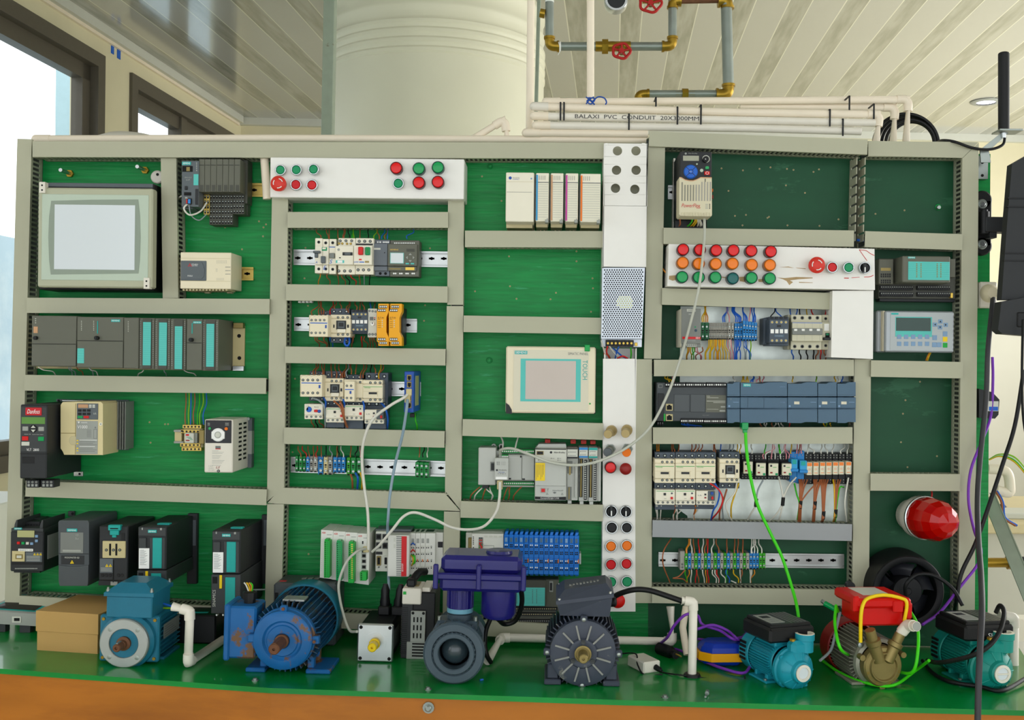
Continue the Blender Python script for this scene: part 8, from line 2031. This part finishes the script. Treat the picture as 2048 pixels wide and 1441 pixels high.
hp('long cream conduit along the very top of the left and middle board',[(72,278.5),(540,277),(1040,279),(1296,281)],-.008,(),cap=1)
hp('bent cream conduit poking up behind the board in front of the tank',[(940,282),(1009,239),(1016,290)],-.02,(1,),cap=False)
for i,(x,y0,y1) in enumerate(((1121,205,241),(1128,205,241),(1312,195,213),(1258,228,260),(1355,214,249),(1402,210,249),(1660,219,253),(1699,192,220),(1748,208,238),(1686,238,272))):
    d_=.016
    one('cable_tie','black cable tie round the conduit bundle, %s from the left' % ('first','second','fourth','third','fifth','sixth','seventh','ninth','tenth','eighth')[i],'cable tie','black', lambda g:(g.p(x-1.6,y0,x+1.6,y1,d_,d_-.0015,None,0),g.p(x-1.6,y0-1,x+1.6,y0+1,d_,-.025,None,0)))
def knot(g):
    for pts in ([(1172,208),(1180,200),(1186,206),(1176,196),(1190,198),(1182,208),(1174,202),(1188,194)],[(1185,203),(1196,194),(1208,196),(1213,204),(1211,209)],[(1180,200),(1172,194)],[(1184,205),(1189,209)]):g.tube([W(x,y,.012+.004*(i % 2)) for i,(x,y) in enumerate(pts)],.0016,6)
one('cord_knot','bright blue cord knotted round the upright conduit on the bundle','cord','switch_blue',knot)
# cable coil, antenna
def coil(g):
    for k in range(5):
        r_=62-k*5;g.tube([W(1812+k*3+math.cos(a_*PI/12)*r_*1.05,290-k-math.sin(a_*PI/12)*r_,-.07-.012*(k % 3)) for a_ in range(-1,14)],.0042,8)
one('cable_coil','coil of black cable arching behind the top right of the board','cable','black',coil)
t=T('antenna','thick black stick antenna on a steel bracket at the top right corner','antenna')
g=t.p('rod','black');g.cyl(W(2007.5,263,.05),W(2007.5,108,.05),.0122,.0122,24);g.sph(W(2007.5,108,.05),.0122,16,None,(1,1,.4))
q=t.p('bracket','bolt_steel');p=W(2010,266,.05);q.b((p.x-.022,-.075,p.z-.0),(p.x+.03,-.03,p.z+.004),None,.0005)
q.slab([W(2004,265,.05),W(2018,265,.05),W(1978,302,.05),W(1982,325,.05),W(1962,325,.05),W(1960,300,.05)],.05,.046);q.p(1957,312,1976,358,.02,.0,None,0);q.disc(1965,325,3,.021,.019,'dark_slot',10);q.disc(1965,351,3,.021,.019,'dark_slot',10)
q=t.p('nut','chrome');q.cyl(W(2007,266,.052),W(2007,276,.052),.006,.005,8);t.done()
one('cable','thin black cable sweeping from the antenna back over the top right duct','cable','black', lambda g:g.tube([W(2010,274,.052),W(2005,290,.055),W(1980,299,.06),W(1945,296,.066),W(1910,284,.066),W(1885,281,.03),W(1872,286,-.03)],.0032,8))
# galvanised pipework with brass fittings
dp=-1.35;kp=sc_at(dp)
t=T('pipework','hanging galvanised pipework with brass elbows, unions and red valve wheels','pipework')
def run(x0,y0,x1,y1,w,m='galv_pipe',nm='pipe'):g=t.p(nm,m);g.cyl(W(x0,y0,dp),W(x1,y1,dp),w/2*kp,None,20); return g
run(1099,-12,1099,84,17);run(1112,93,1330,93,17);run(1345,82,1345,-12,17);run(1452,-12,1457,182,22);run(1446,188,1290,188,15);run(1345,3,1440,1,10,'rust')
def elb(x,y,dx,dy,w):
    g=t.p('elbow','brass');a,b_,c=W(x+dx,y,dp),W(x,y,dp),W(x,y+dy,dp);g.tube([a,b_+(a-b_)*.35+(c-b_)*.05,b_+(c-b_)*.35+(a-b_)*.05,c],w/2*kp*1.15,18,res=6)
    for q_,r_ in ((a,b_),(c,b_)):u=(q_-r_).normalized()*.006;g.cyl(q_-u,q_+u*.4,w/2*kp*1.35,None,18)
elb(1099,93,18,-18,17);elb(1345,93,-20,-18,17);elb(1457,190,-24,-20,20);elb(1277,188,20,14,15);elb(1345,2,16,14,17);elb(1455,2,-18,14,20)
for (x,y,w,n_) in ((1210,93,30,8),(1370,188,22,8)):
    g=t.p('union','brass');h_=w*kp/2;g.cyl(W(x-6,y,dp),W(x+6,y,dp),h_,None,8,smooth=False);g.cyl(W(x-19,y,dp),W(x+19,y,dp),h_*.68,None,14)
for (x,y,r_,lab) in ((1243,98,17,1),(1301,2,21,0)):
    g=t.p('valve_body','brass');g.cyl(W(x-16,y-5,dp),W(x+18,y-5,dp),10*kp,None,14);g.cyl(W(x,y-5,dp),W(x,y+6,dp+.05),7*kp,None,10)
    q=t.p('hand_wheel','handwheel');c_=W(x,y+4,dp+.07);k5=kp
    q.tube([c_+Vector((math.cos(i*PI/15)*r_*k5*(1+.06*math.cos(i*PI/15*5)),-.0,math.sin(i*PI/15)*r_*k5*(.85)*(1+.06*math.cos(i*PI/15*5)))) for i in range(31)],.005,8,res=2)
    for i in range(5):a_=i*2*PI/5+.3;q.tube([c_,c_+Vector((math.cos(a_)*r_*k5,0,math.sin(a_)*r_*k5*.85))],.004,6)
    q.cyl(c_+Vector((0,.01,0)),c_-Vector((0,.01,0)),.009,None,10)
g=t.p('gauge','steel');c_=W(1232,2,dp);g.lathe([(0,-.02),(22*kp,-.02),(24*kp,-.01),(24*kp,.02),(0,.02)],c_,(0,1,0),28);g.lathe([(18*kp,-.021),(0,-.022)],c_,(0,1,0),24,'charcoal');g=t.p('ball_fitting','brass');g.cyl(W(1080,26,dp),W(1090,28,dp),9*kp,None,10)
g=t.p('thread_seal','white');g.cyl(W(1113,93,dp),W(1122,93,dp),9.5*kp,None,12);g.tube([W(1117,84,dp+.02),W(1120,100,dp+.03),W(1116,110,dp+.02)],.0012,5);g.cyl(W(1099,2,dp),W(1099,5,dp),9.5*kp,None,12);t.done()
# ceiling downlight
p=on_plane(1972,203,HC);t=T('ceiling_downlight','small round recessed ceiling lamp, lit, left of the antenna','ceiling light')
g=t.p('rim','mid_grey');g.lathe([(.105,0),(.115,-.004),(.1,-.012),(.07,-.012)],p,(0,0,1),32);q=t.p('lamp','emit_white');q.lathe([(.07,-.004),(0,-.004)],p,(0,0,1),28);t.done()
wc=W(262,268,-1.2)
one('pale_dome','pale domed shape seen just over the top left duct by the windows','container','white_plastic', lambda g:g.lathe([(0,0),(.14,0),(.15,wc.z-.09),(.16,wc.z-.08),(.16,wc.z-.06),(.13,wc.z-.03),(.08,wc.z-.008),(0,wc.z)],(wc.x,wc.y,0),(0,0,1),40))  # only the dome is seen; the body below is added to stand it
# far right: bracket, monitor, socket, adapter
t=T('wall_mount','black swivel wall mount arm bolted to the right edge of the board','bracket')
g=t.p('mount_plate','black');a=W(1966,400,.02);b_=W(1966,492,.02);g.b((a.x-.022,-.016,b_.z),(a.x+.022,-.0,a.z),None,.002);g.disc(1966,400,19,.016,.0);g.disc(1966,492,19,.016,.0)
for y in (408,489):q=t.p('bolt','chrome');q.disc(1965,y,10,.02,.016,'bolt_steel',20);q.disc(1966,y,6,.026,.02,None,6)
g=t.p('hinge','black');g.cyl(W(1968,424,.045),W(1968,468,.045),.0115,None,16);g.cyl(W(1968,420,.045),W(1968,424,.045),.008,None,16);g=t.p('arm','charcoal');g.p(1972,434,2060,464,.06,.02,None,.002);g.p(1980,464,1994,476,.055,.03);t.done()
t=T('monitor','back of a black ribbed monitor cut off by the right edge of the picture','monitor');g=t.p('casing','charcoal')
g.poly([(2024,328),(2080,296),(2085,600),(2003,600),(2014,450)],.14,.115,None,1.0)
for y in (395,412,505,520):g.p(2016-(y-395)*.06,y,2080,y+3,.143,.13,'black',0)
q=t.p('lower_housing','charcoal');q.poly([(2003,604),(2080,590),(2080,674),(2005,668),(1996,660)],.16,.125);q.p(2035,625,2080,655,.163,.15,'black',.002);t.done()
t=T('wall_socket','white socket box with round cream plug and black cable on the board edge','socket');g=t.p('box','white_plastic');g.p(1959,564,1995,616,.03,.0,None,.003);q=t.p('plug','cream');q.lathe([(0,-.022),(.012,-.022),(.019,-.012),(.021,0)],(lambda p:(p.x,p.y,p.z))(W(1978,587,.03)),(0,1,0),24);t.done()
t=T('power_adapter','black plug in adapter with printed label at the right edge of the board','adapter');g=t.p('housing','charcoal');g.poly([(1958,778),(1985,785),(1999,800),(1997,830),(1990,838),(1958,836)],.05,.002);q=t.p('label','light_grey');q.p(1976,803,1997,823,.051,.05,None,0);q.p(1978,814,1996,822,.0513,.051,'wire_blue',0);t.done()
# behind at the right: table, pipes, wires, strut
d5=-1.1
t=T('table','pale wooden topped table standing behind the right end of the board','table');g=t.p('table_top','table_top');a=W(1958,1068,d5);g.b((a.x,-d5-0,a.z),(a.x+1.2,-d5+.75,a.z+.035),None,.004)
for x in (.05,1.1):q=t.p('leg','mid_grey');q.b((a.x+x,-d5+.05,0),(a.x+x+.05,-d5+.1,a.z))
q=t.p('apron','wall_pale');q.b((a.x+.02,-d5+.04,a.z-.28),(a.x+1.15,-d5+.06,a.z));t.done()
one('device','small pale flat device lying on the far table','device','light_grey', lambda g:(g.b((a.x+.12,-d5+.1,a.z+.035),(a.x+.32,-d5+.25,a.z+.055),None,.003),))
one('monitor','small black framed panel standing behind the far table','monitor','charcoal', lambda g:g.p(1975,1010,2016,1050,-1.5,-1.53,None,.01))
s0,s1=W(1966,1000,-.05),W(2100,1330,.25)
t=T('diagonal_strut','pale grey steel strut slanting down to the right beside the board','strut');g=t.p('angle_bar','post_grey');dv=(s1-s0).normalized();n=Vector((.03,0,.012))
vs=[s0,s0+n,s1+n,s1];g.add(vs+[v+Vector((0,.004,0)) for v in vs],[(0,1,2,3),(7,6,5,4),(0,4,5,1),(1,5,6,2),(2,6,7,3),(3,7,4,0)])
vs=[s0+n,s1+n,s1+n+Vector((0,.03,0)),s0+n+Vector((0,.03,0))];g.add(vs+[v+Vector((-.003,0,.001)) for v in vs],[(0,1,2,3),(7,6,5,4)]);t.done()
pts=[W(1975,938,-.2),W(2012,944,-.2),W(2020,975,-.2),W(2016,986,-.2),W(1992,980,-.2)]
t=T('bent_pipe','cream bent pipe with wires coming out beside the board at the right','pipe');g=t.p('tube','conduit');g.tube(pts,.0125,16,res=6);t.done()
for i,(c,dx) in enumerate((('y',0),('n',3),('w',6),('e',9))):wire('%s wire arching over the cream bent pipe at the far right' % WN[c][0],WN[c][1],[(1978,920,-.15),(2000,913-dx*.4,-.14),(2030,925-dx,-.13),(2062,962-dx,-.12)],.0024)
for i,(c,dx) in enumerate((('u',0),('b',-3))):wire('%s wire hanging from the cream bent pipe to a black sleeve' % WN[c][0],WN[c][1],[(1994+dx,983,-.19),(2006+dx,1005,-.17),(2010+dx,1035,-.17),(2034+dx,1052,-.17)],.003)
t=T('hose','black hose with brass end fitting behind the diagonal strut','hose');g=t.p('tube','charcoal');g.tube([W(2030,1126,-.5),W(2090,1124,-.5)],.016,14);q=t.p('brass_fitting','brass');q.tube([W(1966,1126,-.5),W(2030,1126,-.5)],.0135,10);q.cyl(W(2014,1126,-.5),W(2028,1126,-.5),.019,None,8,smooth=False);t.done()
one('drum','pale plastic drum seen low between the board and the strut','container','conduit_white', lambda g:g.lathe([(0,0),(.16,0),(.17,.3),(.15,.32),(0,.33)],Vector((W(1998,1200,-.6).x,.6,.38)),(0,0,1),28))
one('barrel','black cylinder lying low at the right edge behind the strut','container','charcoal', lambda g:g.cyl(W(2062,1165,-.4),W(2110,1165,-.4),.055,None,24))
one('stand','grey cabinet carrying the pale drum behind the board','cabinet','mid_grey', lambda g:g.b((W(1998,1200,-.6).x-.25,.4,0),(W(1998,1200,-.6).x+.25,.8,.38),None,.004))
one('pipe_stack','dark pipes lying low at the far left behind the board','pipe','charcoal', lambda g:[g.cyl(W(-60,y,-.6),W(16,y,-.6),.012,None,12) for y in (1092,1112,1160)])
one('grey_cabinet','pale grey cabinet low at the far left under the window','cabinet','light_grey', lambda g:g.b((-2.1,.2,0),(-1.5,.7,1.05),None,.004))
one('thin_wire','thin black wire hanging at the right edge over the monitor','wire','wire_black', lambda g:g.tube([W(2046,640,.19),W(2044,760,.15),W(2047,840,.13),W(2058,900,.12)],.003,8))
# ================================================================= same-looking neighbours told apart by their place in the row
ON='first second third fourth fifth sixth seventh eighth ninth tenth eleventh twelfth thirteenth fourteenth fifteenth sixteenth seventeenth eighteenth nineteenth twentieth'.split()
bpy.context.view_layer.update()
by={}
for o in list(C.objects):
    if o.parent is None and 'label' in o:by.setdefault(o['label'],[]).append(o)
for lab,os_ in by.items():
    if len(os_)>1:
        os_.sort(key=lambda o:o.matrix_world.translation.x);n=len(os_)
        for i,o in enumerate(os_):
            o['label']=lab+(', '+(('left','right')[i]+' one' if n==2 else ON[i]+' from left'))
for o in C.objects:
    if o.parent is None and 'label' in o:
        while len(o['label'].split())>16 and ' the ' in o['label']:o['label']=o['label'].replace(' the ',' ',1)
